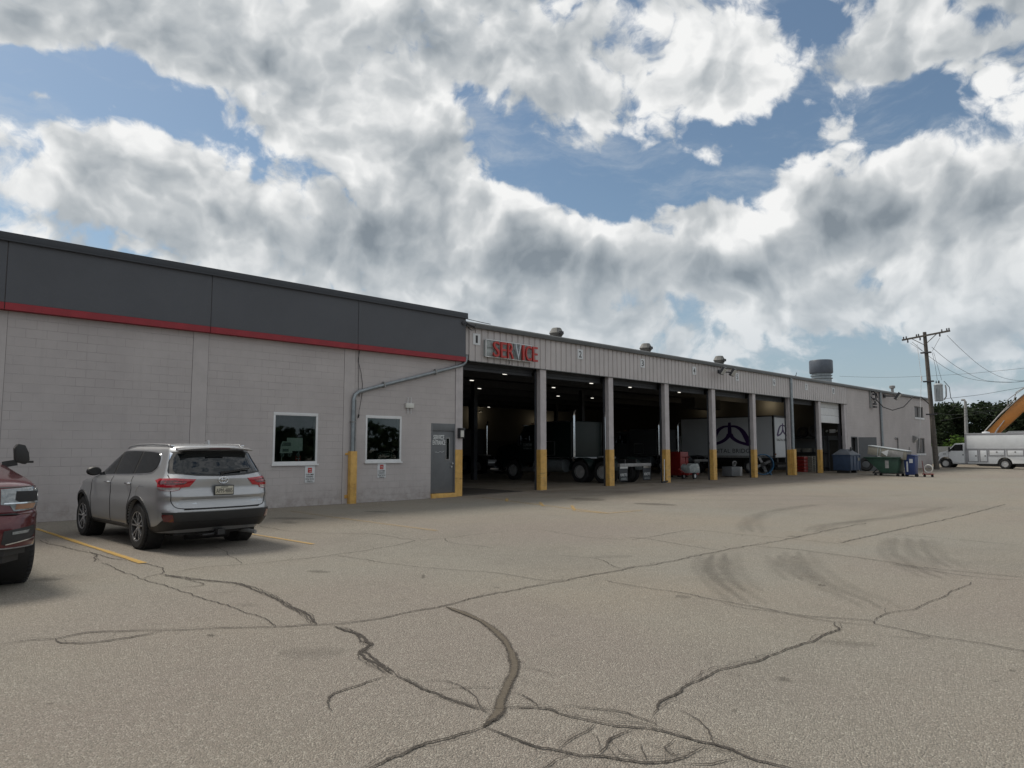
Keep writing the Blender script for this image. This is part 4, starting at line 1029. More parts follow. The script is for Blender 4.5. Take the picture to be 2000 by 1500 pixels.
def pchip(xs, ys):
    xs = np.array(xs, float); ys = np.array(ys, float)
    h = np.diff(xs); dl = np.diff(ys) / h; m = np.zeros(len(xs))
    m[0], m[-1] = dl[0], dl[-1]
    for i in range(1, len(xs) - 1):
        if dl[i - 1] * dl[i] > 0:
            w1 = 2 * h[i] + h[i - 1]; w2 = h[i] + 2 * h[i - 1]
            m[i] = (w1 + w2) / (w1 / dl[i - 1] + w2 / dl[i])
    def f(x):
        x = min(max(x, xs[0]), xs[-1]); i = min(int(np.searchsorted(xs, x, side='right')) - 1, len(h) - 1); i = max(i, 0)
        t = (x - xs[i]) / h[i]
        return float((2 * t**3 - 3 * t**2 + 1) * ys[i] + (t**3 - 2 * t**2 + t) * h[i] * m[i] + (-2 * t**3 + 3 * t**2) * ys[i + 1] + (t**3 - t**2) * h[i] * m[i + 1])
    return f

class Shell:
    """car body as plan outlines stacked in height: rear(z), front(z), half width(z), corner radii"""
    NA = (14, 12, 70, 12, 14)      # steps: rear face, rear corner, side, front corner, front face
    def __init__(s, rear, front, width, rr, rf, bow_r, bow_f, taper, bump=None):
        s.rear, s.front, s.width, s.rr, s.rf, s.bow_r, s.bow_f, s.taper, s.bump = rear, front, width, rr, rf, bow_r, bow_f, taper, bump
    def P(s, t, z):
        """t in 0..5 walks rear centre > rear corner > side > front corner > front centre on the +x side"""
        w, yr, yf = s.width(z), s.rear(z), s.front(z)
        L = yf - yr
        rr = min(s.rr(z), w * .95, L * .48); rf = min(s.rf(z), w * .95, L * .48)
        if t <= 1: x = (w - rr) * t; y = yr
        elif t <= 2: a = (t - 1) * PI / 2; x = w - rr + rr * math.sin(a); y = yr + rr - rr * math.cos(a)
        elif t <= 3: x = w; y = yr + rr + (L - rr - rf) * (t - 2)
        elif t <= 4: a = (t - 3) * PI / 2; x = w - rf + rf * math.cos(a); y = yf - rf + rf * math.sin(a)
        else: x = (w - rf) * (5 - t); y = yf
        u = x / max(w, 1e-4)
        k = min(1, max(0, (y - yr) / max(L, .01)))
        y += s.bow_r(z) * u * u * (1 - k) ** 3 - s.bow_f(z) * u * u * k ** 3
        tp = s.taper(z)
        yc = .1
        x *= 1 - tp * abs((y - yc) / 2.4) ** 2.6
        if s.bump: x += s.bump(y, z) * min(1, max(0, (u - .6) / .4))
        return Vector((x, y, z))
    def at(s, t, z, side=1, lift=0.0):
        p = s.P(t, z)
        if lift:
            e = .01
            a = s.P(min(t + e, 5), z) - s.P(max(t - e, 0), z); b = s.P(t, z + e) - s.P(t, z - e)
            n = a.cross(b); n.normalize()
            p = p + n * lift
        return Vector((p.x * side, p.y, p.z))
    def ts(s):
        o = []
        for i, n in enumerate(s.NA): o += [i + k / n for k in range(n)]
        return o + [5.0]
    def mesh(s, zs):
        ts = s.ts(); n = len(ts); vs = []
        for z in zs:
            ring = [s.P(t, z) for t in ts]
            vs += [(p.x, p.y, p.z) for p in ring]
            vs += [(-p.x, p.y, p.z) for p in ring[-2:0:-1]]
        m = 2 * n - 2; k = MB(); fs = []
        for i in range(len(zs) - 1):
            for j in range(m): fs.append((i * m + j, i * m + (j + 1) % m, (i + 1) * m + (j + 1) % m, (i + 1) * m + j))
        fs += [tuple(range(m - 1, -1, -1)), tuple((len(zs) - 1) * m + j for j in range(m))]
        k.add(vs, fs); return k
    def find_t(s, kind, v, z):
        """t on the rear (kind r: v = |x|), side (kind s: v = y) or front (kind f: v = |x|)"""
        lo, hi = {'r': (0.0, 1.75), 's': (1.25, 3.9), 'f': (3.1, 5.0)}[kind]
        g_ = {'r': lambda t: s.P(t, z).x, 's': lambda t: s.P(t, z).y, 'f': lambda t: -s.P(t, z).x}[kind]
        tv = -v if kind == 'f' else v
        for _ in range(36):
            mid = (lo + hi) / 2
            if g_(mid) < tv: lo = mid
            else: hi = mid
        return (lo + hi) / 2

def grid_poly(poly, step):
    """cut a 2D polygon into small cells: vertices, faces"""
    bm = bmesh.new()
    vs = [bm.verts.new((a, b, 0)) for a, b in poly]
    tri = tessellate_polygon([[Vector((a, b, 0)) for a, b in poly]])
    for t in tri:
        try: bm.faces.new([vs[i] for i in t])
        except ValueError: pass
    xs = [p[0] for p in poly]; ys = [p[1] for p in poly]
    for ax, lo, hi in ((0, min(xs), max(xs)), (1, min(ys), max(ys))):
        st_ = step[ax]
        c = lo + st_
        while c < hi - 1e-4:
            co = [0, 0, 0]; no = [0, 0, 0]; co[ax] = c; no[ax] = 1
            bmesh.ops.bisect_plane(bm, geom=bm.verts[:] + bm.edges[:] + bm.faces[:], plane_co=co, plane_no=no, dist=1e-5)
            c += st_
    bmesh.ops.remove_doubles(bm, verts=bm.verts, dist=1e-5)
    bm.verts.index_update()
    v = [(p.co.x, p.co.y) for p in bm.verts]; f = [tuple(q.index for q in fc.verts) for fc in bm.faces]
    bnd = [(e.verts[0].index, e.verts[1].index) for e in bm.edges if len(e.link_faces) == 1]
    bm.free(); return v, f, bnd
def patch(shell, poly, kind, side=1, lift=.004, depth=.012, step=(.06, .05), both=False):
    """a skin piece following the body. kind r/s/f: poly in (|x| or y, z) with rear allowed to cross x=0; kind t: poly in (t, z)"""
    v, f, bnd = grid_poly(poly, step)
    def mp(a, z, l):
        if kind == 't': return shell.at(a, z, side, l)
        if kind in 'rf':
            sg = 1 if a >= 0 else -1
            return shell.at(shell.find_t(kind, abs(a), z), z, sg * side, l)
        return shell.at(shell.find_t('s', a, z), z, side, l)
    k = MB(); n = len(v)
    top = [mp(a, z, lift) for a, z in v]; low = [mp(a, z, lift - depth) for a, z in v]
    k.add(top + low, f + [(a, b_, b_ + n, a + n) for a, b_ in bnd])
    return k
def merge(*ks):
    o = MB()
    for k in ks: o.add(k.v, k.f, 0)
    return o
def smooth_loop(pts, n=6, closed=True):
    P = [Vector((*p, 0)) for p in pts]; out = []; m = len(P)
    for i in range(m if closed else m - 1):
        p0, p1, p2, p3 = P[(i - 1) % m], P[i], P[(i + 1) % m], P[(i + 2) % m]
        if not closed: p0 = P[max(i - 1, 0)]; p3 = P[min(i + 2, m - 1)]
        for k in range(n):
            t = k / n
            q = 0.5 * ((2 * p1) + (p2 - p0) * t + (2 * p0 - 5 * p1 + 4 * p2 - p3) * t * t + (3 * p1 - p0 - 3 * p2 + p3) * t ** 3)
            out.append((q.x, q.y))
    return out
def cut_arches(body, cyls):
    """subtract wheel wells from the body mesh"""
    for (y, z, r, x0, x1) in cyls:
        c = MB().cyl((x0, y, z), (x1, y, z), r, n=48).build('cutter', 'seam')
        md = body.modifiers.new('b', 'BOOLEAN'); md.operation = 'DIFFERENCE'; md.object = c; md.solver = 'EXACT'
        bpy.context.view_layer.update()
        c.matrix_world = body.matrix_world
        bpy.context.view_layer.update()
        dg = bpy.context.evaluated_depsgraph_get()
        me = bpy.data.meshes.new_from_object(body.evaluated_get(dg))
        body.modifiers.clear(); old = body.data; body.data = me
        bpy.data.objects.remove(c)
    body.data.polygons.foreach_set('use_smooth', [True] * len(body.data.polygons)); body.data.set_sharp_from_angle(angle=R(28))

# ---- silver sport utility car, heading +y; its left side is -x
suv = thing('parked_car', 'silver sport utility car parked nose to the wall', 'car', (4.83, 13.93, 0), R(2.0))
suv.scale = (.985, .985, .985)
f_rear = pchip([.30, .38, .46, .56, .64, .68, .74, .82, .875, .90, 1.00, 1.08, 1.14, 1.19, 1.24, 1.32, 1.45, 1.58, 1.64, 1.68, 1.71, 1.73], [-2.20, -2.30, -2.385, -2.43, -2.445, -2.43, -2.385, -2.37, -2.395, -2.39, -2.345, -2.35, -2.36, -2.33, -2.29, -2.235, -2.14, -2.06, -2.02, -1.97, -1.80, -1.30])
f_front = pchip([.30, .40, .60, .80, .92, 1.02, 1.08, 1.13, 1.18, 1.30, 1.45, 1.58, 1.64, 1.68, 1.71, 1.73], [2.28, 2.38, 2.44, 2.40, 2.28, 2.05, 1.70, 1.28, 1.08, .82, .56, .30, .10, -.15, -.50, -.95])
f_w = pchip([.30, .36, .46, .60, .76, .90, 1.02, 1.10, 1.15, 1.20, 1.30, 1.45, 1.58, 1.63, 1.67, 1.70, 1.72, 1.73], [.86, .915, .942, .952, .962, .955, .955, .935, .905, .878, .842, .785, .730, .700, .64, .54, .40, .22])
f_rr = pchip([.30, .5, .8, 1.05, 1.2, 1.5, 1.64, 1.73], [.26, .28, .30, .28, .24, .20, .20, .16])
f_rf = pchip([.30, .6, 1.0, 1.12, 1.5, 1.73], [.40, .50, .45, .30, .25, .16])
def suv_bump(y, z):
    a = math.exp(-((y + 1.30) / .62) ** 2) + .85 * math.exp(-((y - 1.49) / .60) ** 2)
    return .022 * a * math.exp(-((z - .72) / .24) ** 2)
SH = Shell(f_rear, f_front, f_w, f_rr, f_rf, lambda z: .10 if z < 1.1 else .12, lambda z: .30 if z < 1.0 else .16, lambda z: .065 + .07 * sm(1.0, 1.5, z), suv_bump)
zs = [.30, .315, .33, .36, .40, .45, .50, .55, .60, .65, .70, .74, .77, .80, .83, .855, .875, .89, .91, .94, .97, 1.0, 1.03, 1.06, 1.09, 1.12, 1.15, 1.18, 1.22, 1.26, 1.30, 1.35, 1.40, 1.45, 1.50, 1.54, 1.58, 1.61, 1.635, 1.655, 1.67, 1.685, 1.70, 1.71, 1.718, 1.724, 1.73]
body = SH.mesh(zs).build('body', 'silver_paint', suv, angle=40)
RA, FA, WR = -1.31, 1.49, .372
cut_arches(body, [(RA, WR + .02, .425, -1.2, -.62), (RA, WR + .02, .425, .62, 1.2), (FA, WR + .02, .425, -1.2, -.62), (FA, WR + .02, .425, .62, 1.2)])
MB().box(-.62, .62, -2.0, 2.1, .24, .31).build('underbody', 'black_plastic', suv)
for (yy, sx) in ((RA, -1), (RA, 1), (FA, -1), (FA, 1)):
    MB().lathe([(.418, sx * .66), (.424, sx * .66), (.424, sx * .90), (.418, sx * .90)], (0, yy, WR + .02), 'x', 36, closed=True).build('wheel_well', 'black_plastic', suv)
    MB().lathe([(.001, sx * .64), (.42, sx * .64), (.42, sx * .655), (.001, sx * .655)], (0, yy, WR + .02), 'x', 30).build('wheel_well', 'black_plastic', suv)
    wheel(suv, (sx * .825, yy, WR), WR, .235, 'spokes', .245, sx)
    # black arch lip
    a0, a1 = -38, 218
    ring = [(yy + .425 * math.cos(R(a)), WR + .02 + .425 * math.sin(R(a))) for a in range(a0, a1 + 1, 8)]
    ro = [(yy + .475 * math.cos(R(a)), WR + .02 + .475 * math.sin(R(a))) for a in range(a1, a0 - 1, -8)]
    pl_ = [(a, max(b, .31)) for a, b in ring + ro]
    pl_ = [p for i, p in enumerate(pl_) if i == 0 or (abs(p[0] - pl_[i - 1][0]) + abs(p[1] - pl_[i - 1][1])) > 1e-3]
    patch(SH, pl_, 's', sx, .012, .03, (.08, .08)).build('arch_trim', 'cladding', suv)
for sx in (-1, 1):
    # glass house: chrome outline, then panes
    out = smooth_loop([(1.02, 1.155), (.60, 1.16), (0, 1.175), (-.80, 1.195), (-1.45, 1.225), (-1.62, 1.265), (-1.70, 1.35), (-1.67, 1.47), (-1.58, 1.555), (-1.42, 1.585), (-.9, 1.605), (-.3, 1.61), (.08, 1.585), (.40, 1.50), (.72, 1.34)], 4)
    patch(SH, out, 's', sx, .006, .016, (.10, .06)).build('window_trim', 'chrome', suv)
    inn = smooth_loop([(.93, 1.172), (.60, 1.177), (0, 1.192), (-.80, 1.212), (-1.43, 1.242), (-1.59, 1.28), (-1.67, 1.355), (-1.645, 1.46), (-1.565, 1.54), (-1.42, 1.568), (-.9, 1.588), (-.3, 1.593), (.06, 1.568), (.38, 1.483), (.68, 1.335)], 4)
    patch(SH, inn, 's', sx, .009, .016, (.10, .06)).build('window_surround', 'black_plastic', suv)
    def clip(poly, lo, hi):
        o = []
        for c, sg in ((lo, 1), (hi, -1)):
            o = []; P_ = poly
            for i in range(len(P_)):
                a, b_ = P_[i], P_[(i + 1) % len(P_)]
                ia, ib = (a[0] - c) * sg >= 0, (b_[0] - c) * sg >= 0
                if ia: o.append(a)
                if ia != ib:
                    t = (c - a[0]) / (b_[0] - a[0]); o.append((c, a[1] + (b_[1] - a[1]) * t))
            poly = o
        return poly
    for lo, hi in ((.02, .88), (-.86, -.06), (-1.66, -.93)):
        patch(SH, clip(inn, lo, hi), 's', sx, .0125, .01, (.10, .06)).build('side_window', 'car_glass', suv)
    # door seams, handles, rocker, fuel flap
    def seam_s(pts, w=.009, mt='seam'):
        k = MB()
        for (a, b_) in zip(pts[:-1], pts[1:]):
            n = max(1, int(math.dist(a, b_) / .06))
            for q in range(n):
                p0 = (a[0] + (b_[0] - a[0]) * q / n, a[1] + (b_[1] - a[1]) * q / n); p1 = (a[0] + (b_[0] - a[0]) * (q + 1) / n, a[1] + (b_[1] - a[1]) * (q + 1) / n)
                u0 = SH.at(SH.find_t('s', p0[0], p0[1]), p0[1], sx, .001); u1 = SH.at(SH.find_t('s', p1[0], p1[1]), p1[1], sx, .001)
                k.bar(u0, u1, .004, w, up=(1, 0, 0)) if abs(p0[0] - p1[0]) < abs(p0[1] - p1[1]) else k.bar(u0, u1, .004, w)
        return k
    k = seam_s([(.98, 1.12), (1.0, .80), (.98, .37)]); k = merge(k, seam_s([(-.02, 1.16), (-.04, .80), (-.03, .37)]), seam_s([(-.90, 1.18), (-1.02, .98), (-.98, .84), (-.86, .62)]), seam_s([(-.70, .375), (.98, .375)]))
    k.build('door_seam', 'seam', suv)
    for y in (.12, -.86):
        p = SH.at(SH.find_t('s', y, 1.045), 1.045, sx, .0)
        k = MB().lathe([(.001, -.004), (.05, -.002), (.05, .004), (.001, .006)], (0, 0, 0), 'x', 16); k.v = [(p.x + q[0] * sx, p.y + q[1] * 1.3, p.z + q[2] * .7) for q in k.v]
        h_ = k.build('door_handle', 'silver_paint', suv)
        MB().tube([(p.x, p.y - .10, p.z + .012), (p.x + sx * .030, p.y - .07, p.z + .014), (p.x + sx * .034, p.y + .05, p.z + .014), (p.x, p.y + .10, p.z + .012)], .014, 8).build('grip', 'chrome', h_)
    if sx < 0:
        seam_s([(-1.52, 1.03), (-1.36, 1.035), (-1.28, 1.01), (-1.24, .93), (-1.22, .85)], .008, 'seam').build('fuel_flap_seam', 'chrome', suv)
    patch(SH, [(-.80, .31), (.98, .31), (.98, .365), (-.80, .365)], 's', sx, .010, .02, (.12, .06)).build('sill_trim', 'cladding', suv)
    # mirror
    p = SH.at(SH.find_t('s', .92, 1.17), 1.17, sx, 0)
    k = MB().lathe([(.02, -.06), (.085, -.045), (.105, 0), (.085, .05), (.02, .08)], (0, 0, 0), 'y', 18)
    k.v = [(p.x + sx * .15 + q[0] * 1.25, p.y + .02 + q[1], p.z + .055 + q[2] * .80) for q in k.v]
    mr = k.build('mirror', 'black_plastic', suv)
    MB().bar((p.x - sx * .02, p.y, p.z), (p.x + sx * .10, p.y + .02, p.z + .03), .05, .04).build('mirror_arm', 'black_plastic', mr)
    k = MB().lathe([(.001, -.066), (.080, -.063), (.080, -.055)], (0, 0, 0), 'y', 18); k.v = [(p.x + sx * .15 + q[0] * 1.25, p.y + .02 + q[1], p.z + .055 + q[2] * .80) for q in k.v]
    k.build('mirror_glass', 'black_plastic', mr)
    # tail lamp, wrapping from hatch to side
    tb = SH.find_t('r', .44, 1.11); th = SH.find_t('r', .74, 1.11); te = SH.find_t('s', -1.93, 1.11)
    tl = patch(SH, [(tb, 1.148), (th, 1.165), (te, 1.160), (te + .03, 1.13), (te - .05, 1.07), (te - .18, 1.00), (th + .25, .972), (th - .02, .967), (th - .22, .985), (th - .27, 1.02), (tb + .12, 1.035)], 't', sx, .010, .03, (.10, .04)).build('tail_light', 'tail_red', suv)
    patch(SH, [(tb + .16, 1.118), (th, 1.135), (te - .05, 1.130), (te - .07, 1.075), (th, 1.070), (tb + .28, 1.070), (tb + .22, 1.090)], 't', sx, .0125, .01, (.10, .04)).build('lamp_core', 'tail_dark', tl)
    patch(SH, [(th - .24, 1.026), (th + .22, 1.024), (te - .14, 1.034), (te - .20, 1.004), (th + .25, .976), (th - .02, .971), (th - .20, .988)], 't', sx, .0125, .01, (.10, .04)).build('reversing_lens', 'tail_clear', tl)
    # bumper corner reflector
    t0 = SH.find_t('r', .72, .56); t1 = SH.find_t('r', .86, .56)
    patch(SH, [(t0 + .05, .495), (t1 - .04, .505), (t1 + .06, .575), (t1 + .05, .61), (t0 + .12, .61)], 't', sx, .020, .03, (.1, .05)).build('reflector', 'tail_dark', suv)
# rear glass, black surround, hatch
rg = [(-.76, 1.245), (-.40, 1.205), (0, 1.19), (.40, 1.205), (.76, 1.245), (.79, 1.275), (.765, 1.34), (.72, 1.50), (.68, 1.585), (.3, 1.60), (-.3, 1.60), (-.68, 1.585), (-.72, 1.50), (-.765, 1.34), (-.79, 1.275)]
patch(SH, rg, 'r', 1, .006, .02, (.07, .05)).build('rear_surround', 'black_plastic', suv)
rgi = [(-.69, 1.255), (-.35, 1.220), (0, 1.208), (.35, 1.220), (.69, 1.255), (.71, 1.29), (.69, 1.36), (.655, 1.47), (.60, 1.555), (.3, 1.57), (-.3, 1.57), (-.60, 1.555), (-.655, 1.47), (-.69, 1.36), (-.71, 1.29)]
patch(SH, rgi, 'r', 1, .009, .01, (.07, .05)).build('rear_window', 'car_glass', suv)
for sx in (-1, 1):
    tq = SH.find_t('r', .80, 1.3); t2 = SH.find_t('s', -2.0, 1.3)
    patch(SH, [(SH.find_t('r', .76, 1.25), 1.25), (t2 - .10, 1.245), (SH.find_t('s', -1.93, 1.42), 1.42), (SH.find_t('s', -1.90, 1.56), 1.56), (SH.find_t('r', .66, 1.58), 1.58), (SH.find_t('r', .70, 1.45), 1.45)], 't', sx, .0075, .015, (.12, .05)).build('quarter_glass', 'car_glass', suv)
def seam_poly(pts, kind, w, lift=.001, closed=False, side=1):
    k = MB(); L = list(zip(pts[:-1], pts[1:]))
    for (a, b_) in L:
        n = max(1, int(math.dist(a, b_) / .05))
        for q in range(n):
            pp = []
            for e in (q / n, (q + 1) / n):
                u = a[0] + (b_[0] - a[0]) * e; z = a[1] + (b_[1] - a[1]) * e
                sg = 1 if u >= 0 else -1
                pp.append(SH.at(SH.find_t(kind, abs(u), z), z, sg * side, lift))
            if (pp[1] - pp[0]).length > 1e-4: k.bar(pp[0], pp[1], w, w, up=(0, 1, 0))
    return k
seam_poly(smooth_loop([(-.78, 1.22), (-.785, 1.0), (-.785, .85), (-.76, .76), (-.70, .705), (-.5, .692), (0, .690), (.5, .692), (.70, .705), (.76, .76), (.785, .85), (.785, 1.0), (.78, 1.22)], 4, False), 'r', .010).build('hatch_seam', 'seam', suv)
seam_poly([(-.62, .684), (.62, .684)], 'r', .016, .003).build('bumper_step', 'seam', suv)
# bumper: black insert and lower skirt, wrapping round the corners
k = MB()
for sx in (-1, 1):
    te = SH.find_t('s', -1.80, .40); tr = SH.find_t('r', .80, .6)
    patch(SH, [(0, .50), (1.2, .50), (tr + .22, .535), (tr + .28, .64), (0, .635)], 't', sx, .016, .04, (.12, .05)).build('bumper_insert', 'cladding', suv)
    patch(SH, [(0, .38), (1.2, .36), (te, .31), (te, .40), (te - .18, .455), (1.7, .52), (1.2, .495), (0, .495)], 't', sx, .010, .03, (.12, .05)).build('bumper_skirt', 'black_plastic', suv)
# spoiler
k = MB(); n = 13; top = []; bot = []
for i in range(n):
    u = -1 + 2 * i / (n - 1); x = u * .625
    yb = -2.20 + .10 * u * u; yt = -1.93
    for (yy, zz_) in ((yt, 1.668 - .012 * u * u), (yb + .10, 1.668 - .03 * u * u), (yb, 1.652 - .035 * u * u), (yb + .02, 1.628 - .035 * u * u), (yt - .05, 1.600)): top.append((x, yy, zz_))
fs = []
for i in range(n - 1):
    for j in range(5): fs.append((i * 5 + j, i * 5 + (j + 1) % 5, (i + 1) * 5 + (j + 1) % 5, (i + 1) * 5 + j))
fs += [(0, 1, 2, 3, 4), tuple((n - 1) * 5 + j for j in (4, 3, 2, 1, 0))]
sp_ = k.add(top, fs).build('spoiler', 'silver_paint', suv, angle=50)
MB().box(-.17, .17, -2.205, -2.185, 1.630, 1.642).build('brake_light', 'tail_dark', sp_)
# roof rails, fin antenna
for sx in (-1, 1):
    pts = [(sx * .60, -1.72, 1.664), (sx * .61, -1.62, 1.698), (sx * .615, -1.0, 1.712), (sx * .615, -.3, 1.708), (sx * .60, .12, 1.68), (sx * .60, .20, 1.65)]
    MB().tube(pts, .018, 8).build('roof_rail', 'silver_paint', suv)
    MB().obox((sx * .60, -1.74, 1.682), (.055, .07, .03)).build('rail_foot', 'chrome', suv, bevel=.006)
MB().prism([(-1.78, 1.70), (-1.55, 1.712), (-1.72, 1.785), (-1.755, 1.785)], -.016, .016, 'x').build('fin_antenna', 'silver_paint', suv, bevel=.006)
# wiper
p = SH.at(SH.find_t('r', .0, 1.235), 1.235, 1, .03)
wp = MB().cyl((.0, p.y + .03, 1.24), (.0, p.y - .012, 1.235), .028, n=12).bar((0, p.y, 1.24), (.34, p.y + .035, 1.28), .022, .016).bar((.02, p.y + .01, 1.255), (.50, p.y + .07, 1.305), .014, .022).build('rear_wiper', 'black_plastic', suv)
# emblem: three ellipses
yy = SH.at(0, 1.14, 1, .008).y
def ell(a, b_, cz, r=.0055): return [(a * math.cos(t), yy - .002 - .0, cz + b_ * math.sin(t)) for t in [i * PI / 16 for i in range(33)]]
em = MB().tube(ell(.078, .053, 1.125), .007, 6).tube(ell(.026, .048, 1.125), .006, 6).tube(ell(.055, .020, 1.153), .006, 6)
em.v = [(q[0], q[1] - abs(1.14 - q[2]) * -.10, q[2]) for q in em.v]
em.build('emblem', 'chrome', suv)
# licence plate
py0 = SH.at(0, .92, 1, .012).y - .014
ps = MB().box(-.165, .165, py0 - .004, py0 + .02, .885, 1.045).build('licence_plate', 'black_plastic', suv, bevel=.008)
MB().box(-.150, .150, py0 - .008, py0 - .0045, .900, 1.030).build('plate_face', 'plate_face', ps, bevel=.003)
MR = Matrix(((1, 0, 0, 0), (0, 0, -1, py0 - .009), (0, 1, 0, .958), (0, 0, 0, 1)))
text_mesh('plate_number', 'APM-4885', .27, .070, 'ink', ps, MR, .0006, world=False)
MB().box(-.06, .06, py0 - .0095, py0 - .0082, 1.010, 1.020).build('plate_print', 'ink', ps)
hp = SH.at(SH.find_t('r', .70, .82), .82, -1, .003); hq = SH.at(SH.find_t('r', .40, .82), .82, -1, .003)
dv = (hq - hp).normalized()
def badge(t_, x, z, w_, h_, side):
    a = SH.at(SH.find_t('r', x - w_ / 2, z), z, side, .003); b_ = SH.at(SH.find_t('r', x + w_ / 2, z), z, side, .003)
    if side < 0: a, b_ = b_, a
    c = (a + b_) / 2; d_ = (b_ - a).normalized(); n_ = Vector((0, -1, .1)).normalized(); u_ = n_.cross(d_)
    M = Matrix(((d_.x, u_.x, n_.x, c.x), (d_.y, u_.y, n_.y, c.y), (d_.z, u_.z, n_.z, c.z), (0, 0, 0, 1)))
    text_mesh('badge', t_, w_, h_, 'chrome', suv, M, .002, world=False)
badge('HIGHLANDER', .56, .765, .30, .024, -1); badge('XLE', .54, .775, .10, .024, 1); badge('AWD', .665, .775, .09, .022, 1)
# exhaust, hitch, axle
MB().tube([(.52, -1.9, .25), (.56, -2.2, .25), (.60, -2.34, .24)], .032, 10).build('exhaust_pipe', 'galv_dull', suv)
hk = MB().tube([(-.30, -2.1, .26), (-.26, -2.28, .25), (-.12, -2.30, .26), (-.02, -2.24, .28)], .022, 8).box(-.06, .06, -2.36, -2.05, .245, .335).tube([(.02, -2.1, .30), (.45, -2.1, .30)], .03, 8)
hk.build('tow_hitch', 'black_plastic', suv)
MB().tube([(-.7, RA, .33), (.7, RA, .33)], .05, 8).tube([(-.35, -1.8, .24), (.35, -1.85, .24)], .10, 12).build('rear_axle', 'black_plastic', suv)
# plastic tray and badge on the windscreen side is hidden; front screen, grille and lamps for other viewpoints
fs_ = [(-.74, 1.20), (.74, 1.20), (.70, 1.35), (.60, 1.58), (-.60, 1.58), (-.70, 1.35)]
patch(SH, fs_, 'f', 1, .005, .012, (.10, .06)).build('windscreen', 'car_glass', suv)
patch(SH, [(-.5, .52), (.5, .52), (.6, .88), (-.6, .88)], 'f', 1, .008, .02, (.10, .06)).build('grille', 'black_plastic', suv)
for sx in (-1, 1): patch(SH, [(3.35, .80), (4.3, .82), (4.3, .90), (3.3, .93)], 't', sx, .008, .02, (.10, .05)).build('headlight', 'lamp_clear', suv)

# ---- red pickup truck facing away from the wall; its left front corner is the part in view
pu = thing('pickup_truck', 'dark red pickup truck at the left edge with its headlight showing', 'pickup', (1.06, 12.53, 0), PI)
p_rear = pchip([.50, .60, .85, 1.2, 1.36, 1.42, 1.50, 1.75, 1.90, 1.96], [-2.85, -2.93, -2.95, -2.93, -2.91, -.92, -.88, -.80, -.72, -.55])
p_front = pchip([.34, .40, .48, .60, .78, .86, .90, 1.00, 1.14, 1.20, 1.25, 1.31, 1.37, 1.42, 1.50, 1.70, 1.88, 1.96], [2.72, 2.86, 2.93, 2.95, 2.94, 2.90, 2.84, 2.83, 2.80, 2.72, 2.52, 2.1, 1.6, 1.22, 1.10, .82, .50, .28])
p_w = pchip([.34, .48, .62, .84, .90, 1.02, 1.16, 1.24, 1.32, 1.38, 1.45, 1.70, 1.88, 1.93, 1.96], [.93, .97, .985, .985, .965, .975, .965, .93, .90, .89, .86, .76, .70, .62, .48])
PSH = Shell(p_rear, p_front, p_w, pchip([.3, 2], [.12, .14]), pchip([.34, .8, .9, 1.2, 1.3, 1.5, 1.96], [.34, .36, .26, .26, .34, .30, .2]), lambda z: .02, lambda z: .16 if z < .87 else .12, lambda z: .01 + .03 * sm(1.3, 1.6, z),
    lambda y, z: .035 * math.exp(-((y - 2.0) / .55) ** 2) * math.exp(-((z - 1.0) / .28) ** 2))
pb = PSH.mesh([.50, .54, .60, .66, .72, .78, .82, .85, .865, .88, .90, .94, .98, 1.02, 1.06, 1.10, 1.14, 1.17, 1.20, 1.23, 1.26, 1.29, 1.32, 1.35, 1.38, 1.40, 1.42, 1.46, 1.52, 1.60, 1.68, 1.76, 1.84, 1.89, 1.92, 1.94, 1.955, 1.96]).build('body', 'red_paint', pu, angle=30)
PW = .42
cut_arches(pb, [(2.0, .50, .50, -1.3, -.55), (2.0, .50, .50, .55, 1.3), (-1.75, .50, .50, -1.3, -.55), (-1.75, .50, .50, .55, 1.3)])
MB().box(-.85, .85, -2.6, 2.3, .42, .56).build('underbody', 'black_plastic', pu)
for yy in (2.0, -1.75):
    for sx in (-1, 1):
        MB().lathe([(.49, sx * .50), (.50, sx * .50), (.50, sx * .93), (.49, sx * .93)], (0, yy, .50), 'x', 30, closed=True).build('wheel_well', 'black_plastic', pu)
        wheel(pu, (sx * .86, yy, PW), PW, .29, 'spokes', .26, sx)
def pp(*a, **k): return patch(PSH, *a, **k)
